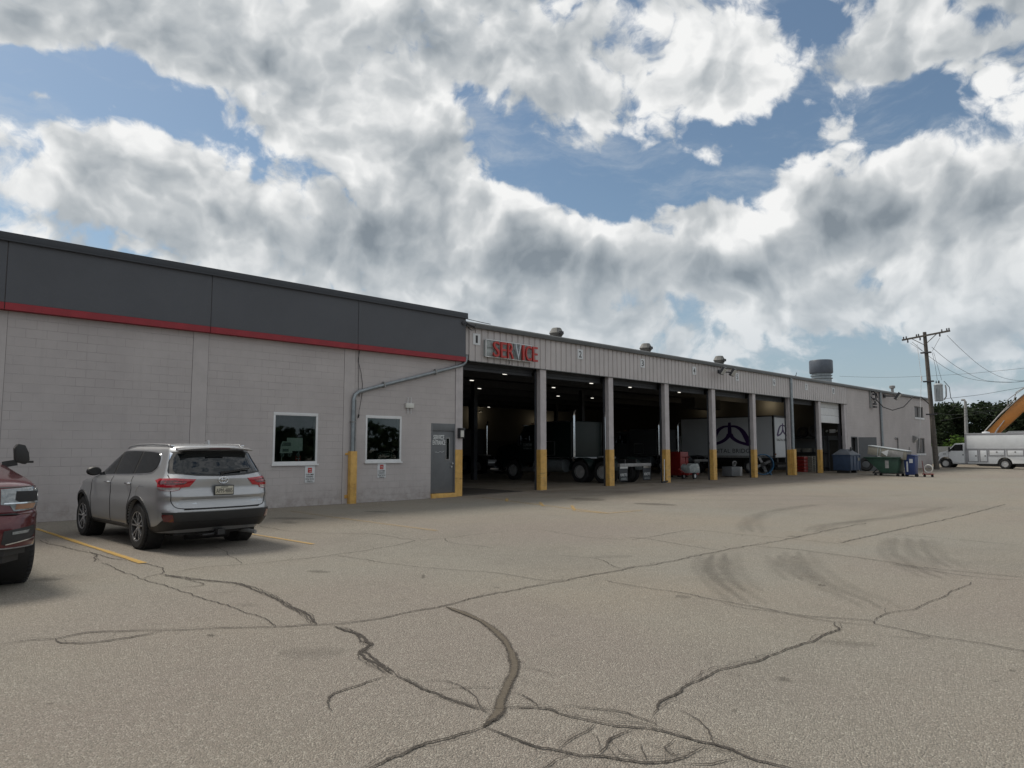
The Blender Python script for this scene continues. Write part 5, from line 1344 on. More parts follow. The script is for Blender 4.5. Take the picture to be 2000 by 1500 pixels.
# black lower valance, chrome line of the bumper edge
for sx in (-1, 1):
    # headlamp housing with two lenses
    hl = pp([(-.975, 1.145), (-.90, 1.165), (-.57, 1.150), (-.57, .985), (-.66, .975), (-.70, .905), (-.90, .915), (-.975, .985)], 'f', -sx, .008, .03, (.05, .04)).build('headlight', 'lamp_clear', pu)
    pp([(-.945, 1.12), (-.72, 1.125), (-.71, 1.03), (-.76, 1.005), (-.945, 1.01)], 'f', -sx, .014, .01, (.05, .04)).build('lamp_lens', 'seam', hl)
    pp([(-.925, .985), (-.72, .985), (-.71, .925), (-.90, .93)], 'f', -sx, .014, .01, (.05, .04)).build('turn_lens', 'amber', hl)
    pp([(-.955, 1.002), (-.60, 1.002), (-.60, .990), (-.955, .990)], 'f', -sx, .017, .01, (.05, .04)).build('lamp_strip', 'chrome', hl)
    # fog lamp recess in the bumper
    fr = pp([(-.93, .735), (-.60, .70), (-.58, .56), (-.62, .545), (-.86, .575), (-.94, .64)], 'f', -sx, .006, .02, (.05, .04)).build('fog_recess', 'black_plastic', pu)
    pp([(-.86, .695), (-.68, .685), (-.68, .655), (-.84, .662)], 'f', -sx, .014, .02, (.05, .04)).build('fog_light', 'lamp_clear', fr)
    pp([(-.92, .60), (-.62, .558), (-.62, .548), (-.92, .588)], 'f', -sx, .012, .01, (.05, .04)).build('recess_lip', 'chrome', fr)
    # towing mirror
    mr = MB().prism([(-.02, 1.44), (.10, 1.40), (.145, 1.46), (.13, 1.56), (.085, 1.66), (.0, 1.68), (-.035, 1.62)], .95, 1.08, 'y')
    mr.v = [(-sx * (1.01 + q[0]), q[1], q[2]) for q in mr.v]; mr = mr.build('mirror', 'black_plastic', pu, bevel=.018)
    MB().bar((-sx * .86, 1.0, 1.40), (-sx * 1.02, 1.03, 1.43), .07, .08).obox((-sx * 1.15, 1.03, 1.435), (.10, .06, .03)).build('mirror_arm', 'black_plastic', mr)
    MB().obox((-sx * 1.06, .946, 1.57), (.10, .006, .14)).build('mirror_glass', 'chrome', mr)
    pp([(1.02, 1.46), (.15, 1.47), (-.70, 1.48), (-.66, 1.80), (-.3, 1.86), (.15, 1.86), (.50, 1.80)], 's', sx, .006, .01, (.1, .06)).build('side_window', 'car_glass', pu)
    for yh in (.05, -.62): 
        q = PSH.at(PSH.find_t('s', yh, 1.22), 1.22, sx, .015); MB().obox(tuple(q), (.03, .2, .035)).build('door_handle', 'red_paint', pu, bevel=.01)
    for (a, b_) in (((1.15, 1.36), (1.15, .55)), ((.12, 1.42), (.12, .55)), ((-.80, 1.42), (-.80, .55))):
        q0 = PSH.at(PSH.find_t('s', *a), a[1], sx, .002); q1 = PSH.at(PSH.find_t('s', *b_), b_[1], sx, .002)
        qm = PSH.at(PSH.find_t('s', a[0], .95), .95, sx, .003)
        MB().bar(q0, qm, .008, .008).bar(qm, q1, .008, .008).build('door_seam', 'seam', pu)
    MB().box(sx * .86 - .06, sx * .86 + .06, -2.96, -2.90, .85, 1.25).build('tail_light', 'tail_red', pu, bevel=.01)
k = MB()
for (z0, z1, ins) in ((.34, .42, .07), (.42, .50, .02)):
    k.prism([(-.88 + ins, 2.3), (-.88 + ins, 2.62 - ins), (-.62, 2.86 - ins), (.62, 2.86 - ins), (.88 - ins, 2.62 - ins), (.88 - ins, 2.3)], z0, z1, 'z')
k.build('air_dam', 'black_plastic', pu)
pp([(-.92, .515), (.92, .515), (.92, .505), (-.92, .505)], 'f', 1, .010, .02, (.05, .04)).build('bumper_line', 'galv_dull', pu)
gr = pp([(-.545, 1.13), (.545, 1.13), (.56, 1.0), (.52, .90), (-.52, .90), (-.56, 1.0)], 'f', 1, .004, .02, (.06, .04)).build('grille', 'black_plastic', pu)
for z in (.93, .97, 1.01, 1.05, 1.09): pp([(-.53, z), (.53, z), (.53, z - .012), (-.53, z - .012)], 'f', 1, .016, .02, (.08, .04)).build('grille_bar', 'cladding', gr)
pp([(-.40, .72), (.40, .72), (.36, .56), (-.36, .56)], 'f', 1, .005, .02, (.06, .04)).build('lower_grille', 'seam', pu)
pp([(-.965, .885), (.965, .885), (.965, .868), (-.965, .868)], 'f', 1, .003, .02, (.06, .04)).build('bumper_gap', 'seam', pu)
pp([(-.95, 1.178), (.95, 1.178), (.95, 1.168), (-.95, 1.168)], 'f', 1, .003, .02, (.06, .04)).build('hood_gap', 'seam', pu)
for sx in (-1, 1):
    MB().tube([(sx * .52, 2.70, 1.235), (sx * .55, 2.3, 1.30), (sx * .60, 1.8, 1.365), (sx * .60, 1.35, 1.41)], [.012, .03, .035, .03], 8).build('hood_crease', 'red_paint', pu)
pp([(-.72, 1.47), (.72, 1.47), (.60, 1.84), (-.60, 1.84)], 'f', 1, .005, .012, (.10, .06)).build('windscreen', 'car_glass', pu)
MB().box(-.80, .80, -2.86, -.98, 1.385, 1.43).build('bed_cover', 'black_plastic', pu)

# ---- white utility truck beyond the building corner
mat('truck_white', (0.74, 0.76, 0.78), 0.35, var=0.05, vscale=1.2, streak=0.08, coat=.3)
mat('grey_frame', (0.34, 0.34, 0.36), 0.45, metal=.3, var=.08)
ut = thing('utility_truck', 'white utility truck with a long service body beyond the pole', 'truck', (70.0, 18.35, 0))
def UY(px_): return 17.59 - (px_ - 1852) * .0369 - 18.35
cabp = [(0, .42), (0, .80), (-.04, 1.10), (-.10, 1.32), (-.55, 1.46), (-.80, 1.52), (-1.30, 2.08), (-1.42, 2.13), (-2.05, 2.15), (-2.05, .42)]
ARC = lambda yc, r, zc=.44: [(yc + r * math.cos(a), max(.40, zc + r * math.sin(a))) for a in [PI * i / 12 for i in range(13)]]
fw, rw = 17.80 - 18.35, 13.52 - 18.35
prof = cabp + [(fw - .56, .40)] + ARC(fw, .53)[::-1] + [(fw + .55, .42)]
cb_ = MB().prism(prof, .02, 2.18, 'x').build('cab', 'truck_white', ut, bevel=.04, seg=3)
MB().prism([(-.86, 1.50), (-1.32, 2.02), (-1.90, 2.04), (-1.90, 1.50)], .008, .022, 'x').prism([(-.86, 1.50), (-1.32, 2.02), (-1.90, 2.04), (-1.90, 1.50)], 2.178, 2.19, 'x').build('side_window', 'car_glass', cb_)
MB().add([(.2, -.80, 1.545), (2.0, -.80, 1.545), (1.9, -1.27, 2.07), (.3, -1.27, 2.07), (.2, -.82, 1.53), (2.0, -.82, 1.53), (1.9, -1.29, 2.05), (.3, -1.29, 2.05)], [(0, 1, 2, 3), (4, 7, 6, 5), (0, 4, 5, 1), (1, 5, 6, 2), (2, 6, 7, 3), (3, 7, 4, 0)]).build('windscreen', 'car_glass', cb_)
MB().bar((.01, -.80, 1.5), (.01, -.82, .45), .008, .012).bar((.01, -2.0, 2.05), (.01, -2.0, .45), .008, .012).bar((.01, -.8, .47), (.01, -2.0, .47), .008, .01).build('door_seam', 'seam', cb_)
MB().box(-.015, .02, -1.92, -1.86, 1.10, 1.22).build('door_handle', 'black_plastic', cb_)
MB().box(-.22, -.10, -.98, -.86, 1.42, 1.80).bar((-.1, -.92, 1.5), (.05, -.92, 1.5), .03, .03).build('mirror', 'black_plastic', cb_, bevel=.02)
MB().box(.05, 2.15, .0, .12, .42, .68).build('bumper', 'black_plastic', ut, bevel=.02)
MB().box(.0, .16, -.10, .02, .80, 1.05).build('headlight', 'lamp_clear', ut, bevel=.02)
MB().box(.005, .018, -.62, -.38, 1.20, 1.25).build('badge', 'seam', cb_)
bx0, bx1 = UY(1888), -8.2
sb = MB().prism([(bx0, .42), (bx0, 1.62), (bx1, 1.62), (bx1, .50), (rw - .6, .45)] + ARC(rw, .52)[::-1] + [(rw + .6, .42)], .0, 2.2, 'x').build('service_body', 'truck_white', ut, bevel=.012)
ub = MB().box(-.02, 2.22, bx1, bx0, 1.66, 2.93).build('upper_box', 'truck_white', ut, bevel=.03)
MB().box(-.035, 2.235, bx1 - .01, bx0 + .01, 2.80, 2.96).build('roof_rim', 'grey_frame', ub, bevel=.02)
MB().box(-.03, 2.23, bx1, bx0, 1.60, 1.67).build('body_rail', 'grey_frame', sb)
MB().box(-.03, .2, bx0 - .12, bx0 + .02, .42, 2.8).build('corner_post', 'grey_frame', sb)
for (a, b_, z0, z1) in ((1894, 1911, .62, 1.52), (1917, 1929, .62, 1.52), (1935, 1962, 1.12, 1.52), (1969, 1997, 1.12, 1.52), (2003, 2030, 1.12, 1.52)):
    y1, y0 = UY(a), UY(b_)
    MB().box(-.022, -.001, y0 - .09, y1 + .09, z0 - .07, z1 + .06).build('door_frame', 'grey_frame', sb)
    c = MB().box(-.04, -.023, y0, y1, z0, z1).build('compartment_door', 'truck_white', sb, bevel=.008)
    yl, zl = ((y0 + .10, (z0 + z1) / 2) if z1 - z0 > .6 else ((y0 + y1) / 2, z1 - .12))
    MB().cyl((-.041, yl, zl), (-.055, yl, zl), .065, n=12).build('latch', 'galv_dull', c)
MB().box(-.03, -.001, -6.6, -6.35, .85, 1.1).build('fuel_hatch', 'black_plastic', sb)
for sx in (0.14, 2.06):
    o_ = -1 if sx < 1 else 1
    wheel(ut, (sx, fw, .42), .42, .24, 'dish', .25, o_, rimmat='steel_rim'); wheel(ut, (sx, rw, .42), .42, .26, 'dish', .25, o_, rimmat='steel_rim')
MB().box(.5, 1.7, -8.0, -.6, .36, .5).build('chassis', 'black_plastic', ut)
MB().lathe([(.3, 2.94), (.28, 3.08), (.001, 3.12)], (1.1, -3.4, 0), 'z', 16).build('roof_vent', 'truck_white', ub)
wheel_objs = None
# ---- orange excavator behind it
mat('orange_paint', (0.42, 0.17, 0.035), 0.4, var=0.12, vscale=2, fine=.1, streak=.2)
ex = thing('excavator', 'orange excavator boom rising behind the white utility truck', 'excavator', (80, 14.5, 0))
def boom(a, b_, wa, wb, th=.55, name='boom'):
    a, b_ = Vector(a), Vector(b_); d_ = (b_ - a).normalized(); n_ = Vector((0, -d_.z, d_.y))
    if n_.z < 0: n_ = -n_
    k = MB(); vs = []
    for p, w_ in ((a, wa), ((a + b_) / 2, (wa + wb) / 2 * 1.05), (b_, wb)):
        for sx in (-th / 2, th / 2):
            for s_ in (-1, 1): vs.append(tuple(p + n_ * (w_ / 2 * s_) + Vector((sx, 0, 0))))
    k.add(vs, [(0, 1, 3, 2), (8, 10, 11, 9)] + [f for i in (0, 4) for f in ((i, i + 4, i + 5, i + 1), (i + 1, i + 5, i + 7, i + 3), (i + 3, i + 7, i + 6, i + 2), (i + 2, i + 6, i + 4, i))])
    return k.build(name, 'orange_paint', ex, True, bevel=.02)
bm_ = boom((80, 16.9, 2.5), (80, 13.0, 6.6), .75, 1.05)
boom((80, 13.2, 6.3), (80, 9.6, 6.2), 1.0, .75, name='boom')
boom((80, 9.8, 6.6), (80, 8.6, 2.6), .7, .4, name='stick')
MB().tube([(79.7, 17.0, 3.1), (79.7, 15.5, 4.9), (79.7, 14.2, 6.1), (79.7, 13.0, 7.2)], .05, 6).tube([(79.85, 17.0, 3.2), (79.85, 15.5, 5.0), (79.85, 14.4, 6.2), (79.85, 14.2, 6.9), (79.85, 13.4, 7.4)], .04, 6).tube([(79.6, 14.9, 5.6), (79.6, 14.85, 6.2), (79.6, 14.5, 6.5), (79.6, 13.4, 7.3)], .03, 6).build('hydraulic_hose', 'galv_dull', bm_, True)
MB().cyl((79.6, 16.5, 2.2), (79.6, 15.7, 3.6), .09, n=10).cyl((79.6, 15.7, 3.6), (79.6, 15.2, 4.3), .05, n=10).build('cylinder', 'steel', bm_, True)
MB().box(78.7, 81.3, 12.6, 17.6, 1.0, 2.3).build('house', 'orange_paint', ex, True, bevel=.1)
MB().box(78.7, 79.7, 15.4, 17.3, 2.3, 2.65).build('cab', 'black_plastic', ex, True, bevel=.08)
for x in (78.6, 80.9):
    MB().prism([(12.6 + .4 * 0, .45), (12.8, .15), (13.2, .02), (17.0, .02), (17.4, .15), (17.6, .45), (17.4, .75), (17.0, .88), (13.2, .88), (12.8, .75)], x, x + .6, 'x').build('track', 'rubber', ex, True, bevel=.03)
# wheels used above all sit on the ground at z = 0

# ---- dark green tractor unit and its kin inside the garage
mat('dark_green_paint', (0.004, 0.011, 0.010), 0.5, var=.05, spec=.3, coat=.08)
mat('dark_paint', (0.012, 0.013, 0.016), 0.5, var=.05, spec=.3)
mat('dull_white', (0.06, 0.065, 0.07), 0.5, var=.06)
mat('flap', (0.030, 0.034, 0.040), 0.6)
def make_tractor(loc, paint, label, words=False):
    t = thing('semi_tractor', label, 'truck', loc, 0, 'semi tractors inside the garage')
    for sx in (-.43, .43): MB().box(sx - .04, sx + .04, .3, 8.0, .85, 1.10).build('frame_rail', 'black_plastic', t)
    MB().box(-1.2, 1.2, 0.02, .16, .78, .92).build('rear_bar', 'galv_dull', t, bevel=.01)
    for sx in (-1, 1):
        f = MB().box(sx * .90 - .31, sx * .90 + .31, .05, .07, .14, .80).build('mud_flap', 'flap', t, bevel=.004)
        MB().box(sx * .90 - .29, sx * .90 + .29, .03, .045, .70, .78).build('flap_bar', 'steel', f)
        if words:
            text_mesh('flap_lettering', 'KRETE', .46, .12, 'white_letter', f, facing(sx * .90, .044, .42), .001, world=False)
            MB().box(sx * .90 - .22, sx * .90 + .22, .036, .044, .20, .22).box(sx * .90 - .2, sx * .90 + .2, .036, .044, .26, .28).build('flap_print', 'sign_grey', f)
        for y in (1.08, 2.43):
            for q in (.98, .66):
                w_ = wheel(t, (sx * q, y, .51), .51, .27, 'dish', .30, sx, rimmat='polished_rim')
            a = [PI * i / 10 for i in range(11)]
            pl_ = [(y + .62 * math.cos(v), .60 + .58 * math.sin(v)) for v in a]; pi_ = [(y + .59 * math.cos(v), .60 + .555 * math.sin(v)) for v in a[::-1]]
            MB().prism(pl_ + pi_, sx * 1.15 if sx < 0 else .55, -.55 if sx < 0 else 1.15, 'x').build('fender', paint, t)
        wheel(t, (sx * 1.02, 6.8, .51), .51, .28, 'dish', .30, sx, rimmat='polished_rim')
        pl_ = [(6.8 + .66 * math.cos(v), .60 + .62 * math.sin(v)) for v in a]; pi_ = [(6.8 + .60 * math.cos(v), .60 + .56 * math.sin(v)) for v in a[::-1]]
        MB().prism(pl_ + pi_, sx * 1.22 if sx < 0 else .70, -.70 if sx < 0 else 1.22, 'x').build('fender', paint, t)
        MB().cyl((sx * .92, 3.4, .78), (sx * .92, 5.3, .78), .32, n=24).build('fuel_tank', 'galv', t)
        st = MB().cyl((sx * 1.16, 2.72, 1.2), (sx * 1.16, 2.72, 3.15), .075, n=14).tube([(sx * 1.16, 2.72, 3.13), (sx * 1.16, 2.70, 3.3), (sx * 1.16, 2.60, 3.42)], .065, 12).tube([(sx * 1.16, 2.72, 1.22), (sx * 1.12, 2.8, 1.05), (sx * .9, 3.0, .95)], .06, 10)
        st.build('exhaust_stack', 'chrome', t)
        MB().box(sx * 1.38 - .03, sx * 1.38 + .03, 6.0, 6.2, 1.75, 2.25).bar((sx * 1.1, 6.1, 2.1), (sx * 1.38, 6.1, 2.1), .03, .03).build('mirror', 'chrome', t, bevel=.01)
        MB().box(sx * 1.0 - .2, sx * 1.0 + .2, 5.3, 6.2, .45, .70).build('step', 'steel', t, bevel=.01)
    MB().lathe([(.001, 1.12), (.42, 1.12), (.46, 1.20), (.001, 1.26)], (0, 1.7, 0), 'z', 20).build('fifth_wheel', 'galv_dull', t)
    sl = MB().box(-1.18, 1.18, 2.85, 5.1, 1.12, 2.92).build('sleeper', paint, t, bevel=.09, seg=3)
    MB().box(-1.19, 1.19, 2.80, 2.86, 1.10, 1.18).box(-1.195, -1.18, 2.95, 5.0, 2.86, 2.89).box(-1.195, -1.18, 3.0, 5.0, 1.12, 1.17).build('sleeper_trim', 'steel', sl)
    MB().box(-1.192, -1.178, 3.9, 4.7, 1.25, 1.95).build('locker_frame', 'steel', sl); MB().box(-1.20, -1.19, 3.94, 4.66, 1.29, 1.91).build('locker_door', paint, sl)
    cbn = MB().prism([(5.11, .85), (5.11, 2.75), (5.3, 2.80), (6.1, 2.74), (6.65, 1.98), (6.65, .85)], -1.05, 1.05, 'x').build('cab', paint, t, bevel=.06, seg=3)
    for sx in (-1, 1): MB().prism([(5.35, 1.98), (5.35, 2.55), (6.02, 2.52), (6.38, 1.98)], sx * 1.062 - .006, sx * 1.062 + .006, 'x').build('side_window', 'car_glass', cbn)
    MB().box(-1.0, 1.0, 6.1, 6.3, 2.72, 2.78).build('sun_visor', 'steel', cbn, bevel=.01)
    MB().prism([(6.66, .95), (6.66, 1.92), (8.2, 1.72), (8.45, 1.55), (8.5, .75), (7.5, .75), (7.4, 1.2), (6.7, 1.2)], -.72, .72, 'x').build('hood', paint, t, bevel=.08, seg=3)
    MB().box(-.55, .55, 8.50, 8.56, .80, 1.58).build('grille', 'chrome', t, bevel=.02)
    MB().box(-1.2, 1.2, 8.45, 8.70, .38, .72).build('bumper', 'chrome', t, bevel=.05)
    for x in (-.8, -.4, 0, .4, .8): MB().box(x - .06, x + .06, 5.6, 5.8, 2.80, 2.86).build('marker_lamp', 'amber', cbn, bevel=.01)
    if words:
        M = Matrix(((0, 0, -1, -1.058), (-1, 0, 0, 5.85), (0, 1, 0, 1.78), (0, 0, 0, 1))); text_mesh('door_lettering', 'CONDOR', .62, .15, 'sign_grey', cbn, M, .002, world=False)
        M = Matrix(((0, 0, -1, -1.058), (-1, 0, 0, 5.85), (0, 1, 0, 1.60), (0, 0, 0, 1))); text_mesh('door_lettering', 'TRUCKING INC', .62, .08, 'sign_grey', cbn, M, .002, world=False)
    return t
make_tractor((27.08, 19.32, .055), 'dark_green_paint', 'dark green sleeper tractor with chrome stack and lettered mud flaps', True)
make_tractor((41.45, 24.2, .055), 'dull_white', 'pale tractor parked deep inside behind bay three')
make_tractor((31.8, 33.0, .055), 'dark_paint', 'black tractor in the dark far end seen through bay one')

# ---- white box truck with the purple bridge emblem
mat('box_white', (0.50, 0.52, 0.54), 0.45, var=0.04, vscale=.8)
mat('purple', (0.040, 0.014, 0.085), 0.45, var=.05)
bt = thing('box_truck', 'white box truck lettered DIGITAL BRIDGE with a purple emblem', 'truck', (43.0, 20.3, .055))
cg = MB().box(0, 2.45, 0, 6.6, 1.05, 3.62).build('cargo_box', 'box_white', bt, bevel=.02)
k = MB()
for (a, b_, c, d_) in ((-.02, .10, 1.0, 3.64), (2.35, 2.47, 1.0, 3.64)): k.box(a, b_, -.03, .07, c, d_)
k.box(-.02, 2.47, -.03, .07, 3.55, 3.66).box(-.02, 2.47, -.02, 6.62, 3.60, 3.67); k.build('box_frame', 'black_plastic', cg, bevel=.01)
MB().box(-.015, 0, .07, 6.6, 1.02, 1.16).build('lower_rail', 'galv_dull', cg)
MB().box(.12, 2.33, -.02, 0, 1.10, 3.5).build('rear_door', 'box_white', cg, bevel=.008)
def emblem(parent, mp, name='emblem'):
    """mp(u, v, d) puts the flat emblem (u 0..1, v 0..1) on its panel; d lifts it off"""
    def arc(pts, n=8): return smooth_loop(pts, n, False)
    outer = arc([(0.02, 0.0), (.10, .22), (.20, .62), (.30, .80), (.42, .87)]); inner = arc([(.42, .78), (.32, .70), (.25, .52), (.17, .22), (.15, .12)])
    low_o = arc([(0.02, 0.0), (.14, .02), (.30, .12), (.44, .28), (.46, .40)]); 
    polys = []
    left = outer + inner + arc([(.15, .12), (.28, .20), (.40, .34), (.455, .48), (.465, .70)]) + [(.47, 1.0), (.53, 1.0)]
    # stroke built from quads: outer arch, leg and foot sweep
    def stroke(c, w):
        q = smooth_loop(c, 8, False); W_ = [w[0] + (w[1] - w[0]) * i / (len(q) - 1) for i in range(len(q))]
        L = []
        for i, p in enumerate(q):
            d0 = Vector(q[min(i + 1, len(q) - 1)]) - Vector(q[max(i - 1, 0)]); d0.normalize(); n0 = Vector((-d0.y, d0.x))
            L.append((Vector(p) + n0 * W_[i] / 2, Vector(p) - n0 * W_[i] / 2))
        return L
    k = MB(); lift_ = .004
    strokes = []
    for sg in (-1, 1):
        f = lambda p: (.5 + sg * (p[0]), p[1])
        strokes.append(([f(p) for p in ((.0, .84), (.14, .82), (.27, .66), (.36, .38), (.44, .06))], (.07, .13)))
        strokes.append(([f(p) for p in ((.02, .52), (.06, .36), (.18, .20), (.32, .11), (.46, .045))], (.09, .11)))
    strokes.append(([(.5, 1.0), (.5, .72), (.5, .40)], (.055, .10)))
    for i, (c, w) in enumerate(strokes):
        L = stroke(c, w); vs = []
        for a, b_ in L:
            for q in (a, b_):
                vs.append(mp(q.x, q.y, lift_ + i * .0012)); vs.append(mp(q.x, q.y, 0))
        n = len(L); fs = []
        for j in range(n - 1):
            a = 4 * j; fs += [(a, a + 2, a + 6, a + 4), (a, a + 4, a + 5, a + 1), (a + 2, a + 3, a + 7, a + 6)]
        fs += [(0, 1, 3, 2), (4 * n - 4, 4 * n - 2, 4 * n - 1, 4 * n - 3)]
        k.add(vs, fs)
    return k.build(name, 'purple', parent, flat=True)
emblem(cg, lambda u, v, d_: (-.004 - d_, 4.55 - u * 3.15, 1.75 + v * 1.55))
M = Matrix(((0, 0, -1, -.006), (-1, 0, 0, 2.97), (0, 1, 0, 1.46), (0, 0, 0, 1))); text_mesh('lettering', 'DIGITAL BRIDGE', 3.15, .27, 'ink', cg, M, .002, world=False, spacing=1.05)
emblem(cg, lambda u, v, d_: (.35 + u * 1.75, -.024 - d_, 2.35 + v * .85)); text_mesh('lettering', 'DIGITAL BRIDGE', 1.75, .15, 'ink', cg, facing(1.22, -.026, 2.15), .002, world=False)
MB().box(.02, .18, -.04, -.02, 1.2, 1.3).box(2.2, 2.3, -.04, -.02, 1.2, 1.3).build('tail_light', 'tail_dark', bt)
MB().bar((2.52, -.05, 1.0), (2.52, -.05, 3.6), .03, .03).bar((2.30, -.05, 1.0), (2.30, -.05, 3.6), .03, .03).build('ladder', 'black_plastic', cg)
for z in range(8): MB().bar((2.30, -.05, 1.2 + z * .32), (2.52, -.05, 1.2 + z * .32), .025, .025).build('rung', 'black_plastic', cg)
for x in (.30, 2.15):
    for y in (1.7, 6.9 + .75): wheel(bt, (x, y, .46), .46, .30, 'dish', .26, -1 if x < 1 else 1, rimmat='steel_rim')
MB().box(.6, .75, .1, 8.0, .75, 1.0).box(1.7, 1.85, .1, 8.0, .75, 1.0).box(.2, 2.25, -.1, .05, .45, .6).build('chassis', 'black_plastic', bt)
cc = MB().prism([(6.75, .7), (6.75, 2.45), (7.3, 2.5), (7.9, 2.4), (8.3, 1.6), (8.9, 1.45), (9.1, .7)], .15, 2.3, 'x').build('cab', 'box_white', bt, bevel=.06, seg=3)
MB().prism([(7.0, 1.55), (7.0, 2.28), (7.75, 2.28), (8.08, 1.55)], .138, .15, 'x').build('side_window', 'car_glass', cc)
MB().box(-.1, .06, 7.75, 7.85, 1.5, 2.05).build('mirror', 'black_plastic', cc, bevel=.02)

# ------------------------------------------------------------------ things just inside the bays
mat('tool_red', (0.20, 0.012, 0.010), 0.35, var=.1)
mat('fan_blue', (0.05, 0.16, 0.30), 0.4, var=.1)
mat('dumpster_blue', (0.028, 0.055, 0.11), 0.5, var=.25, vscale=3, fine=.2, streak=.35)
mat('lid_grey', (0.075, 0.085, 0.10), 0.6, var=.15)
mat('hopper_green', (0.022, 0.065, 0.045), 0.55, var=.35, vscale=4, fine=.3, streak=.5)
mat('bin_blue', (0.014, 0.034, 0.13), 0.45, var=.1)
mat('cardboard', (0.22, 0.21, 0.18), 0.8, var=.12)
mat('weathered_wood', (0.085, 0.075, 0.065), 0.85, var=.25, vscale=6, streak=.5, bump=.4, bscale=50)
mat('transformer_grey', (0.33, 0.36, 0.38), 0.5, var=.08)
mat('fence_grey', (0.20, 0.21, 0.21), 0.8, var=.1)
FZ = .055
c = thing('tool_cabinet', 'tall red tool cabinet inside bay four', 'cabinet', (34.9, 22.0, FZ))
MB().box(-.35, .45, -.3, .4, .12, 1.42).build('case', 'tool_red', c, bevel=.015)
for i in range(6): MB().box(-.362, -.35, -.26, .36, .18 + i * .2, .35 + i * .2).build('drawer', 'tool_red', c, bevel=.004)
for x in (-.28, .38):
    for y in (-.22, .32): MB().cyl((x - .02, y, .06), (x + .02, y, .06), .06, n=12).build('caster', 'rubber', c)
c = thing('towable_compressor', 'small dark towable compressor with white wheels inside bay four', 'compressor', (33.4, 20.4, FZ))
MB().prism([(-.45, .32), (-.5, .62), (-.35, .78), (.35, .82), (.5, .6), (.5, .32)], -.28, .28, 'y').build('shell', 'sign_grey', c, bevel=.04)
MB().cyl((.30, -.285, .60), (.30, -.30, .60), .05, n=12).build('lamp', 'lens_white', c)
MB().box(-.55, .45, -.25, .25, .24, .32).bar((-.5, 0, .28), (-.95, .1, .55), .05, .05).bar((-.35, 0, .7), (-.4, 0, 1.15), .05, .05).bar((-.4, -.2, 1.15), (-.4, .2, 1.15), .04, .04).build('frame', 'tool_red', c)
for y in (-.33, .33): wheel(c, (0, 0, 0), .17, .09, 'dish', .10, -1, rimmat='white_frame')
ch = [o for o in c.children if o.name.startswith('wheel')]
for o, y in zip(ch, (-.33, .33)): o.rotation_euler = (0, 0, PI / 2); o.location = (-.12, y, .17)
c = thing('generator', 'grey generator box with a coiled hose inside bay five', 'generator', (37.8, 20.35, FZ))
MB().box(-.65, .30, -.3, .3, .06, .58).build('case', 'door_grey', c, bevel=.02)
MB().box(.301, .62, -.28, .28, .06, .56).build('control_box', 'galv_dull', c, bevel=.02)
MB().tube([(.35 + .17 * math.cos(t), 0 + .01 * t, .74 + .14 * math.sin(t)) for t in [i * PI / 10 for i in range(42)]], .02, 6).build('hose', 'galv_dull', c)
text_mesh('lettering', 'XEMA', .40, .10, 'galv_dull', c, facing(-.2, -.303, .33), .002, world=False)
c = thing('drum_fan', 'big blue drum fan standing beside the white box truck', 'fan', (41.2, 20.2, FZ), R(-50))
ring_ = MB().lathe([(.60, -.20), (.62, -.18), (.62, .18), (.60, .20), (.575, .18), (.575, -.18)], (0, 0, .66), 'y', 40, closed=True).build('drum', 'fan_blue', c)
k = MB()
for i in range(8): a = i * PI / 4; k.bar((0, -.19, .66), (.58 * math.cos(a), -.19, .66 + .58 * math.sin(a)), .012, .012)
for r_ in (.15, .3, .45): k.tube([(r_ * math.cos(t), -.19, .66 + r_ * math.sin(t)) for t in [i * PI / 12 for i in range(25)]], .006, 5)
k.build('guard', 'black_plastic', c)
MB().lathe([(.001, -.1), (.12, -.1), (.12, .15), (.001, .15)], (0, 0, .66), 'y', 16).build('motor', 'black_plastic', c)
for i in range(4):
    a = i * PI / 2 + .4; MB().obox((.30 * math.cos(a), 0, .66 + .30 * math.sin(a)), (.42, .02, .16), (R(25), -a, 0)).build('blade', 'galv_dull', c)
MB().box(-.45, -.39, -.25, .25, 0, .10).box(.39, .45, -.25, .25, 0, .10).bar((-.42, 0, .05), (-.56, 0, .5), .04, .04).bar((.42, 0, .05), (.56, 0, .5), .04, .04).build('stand', 'fan_blue', c)
c = thing('storage_rack', 'dark storage rack carrying tyres and boxes inside bay seven', 'rack', (50.45, 21.3, FZ))
for y in (-1.2, 1.2):
    for x in (-.35, .35): MB().box(x - .03, x + .03, y - .03, y + .03, 0, 3.0).build('upright', 'beam_steel', c)
for z in (.3, 1.3, 2.3): MB().box(-.38, .38, -1.2, 1.2, z, z + .06).build('shelf', 'beam_steel', c)
for (y, z, w_) in ((-.7, 1.363, .4), (0.1, 1.363, .5), (.75, 1.363, .35)):
    b_ = thing('parts_box', ['small pale box at the near end of the middle rack shelf', 'wide pale box in the middle of the rack shelf', 'narrow pale box at the far end of the rack shelf'][[-.7, .1, .75].index(y)], 'box', (50.45, 21.3 + y, FZ + z), 0, 'boxes on the rack in bay seven')
    MB().box(-.25, .25, -w_ / 2, w_ / 2, 0, .26).build('carton', 'cardboard', b_, bevel=.005); MB().box(-.252, .252, -.03, .03, .2, .264).build('tape', 'galv_dull', b_)
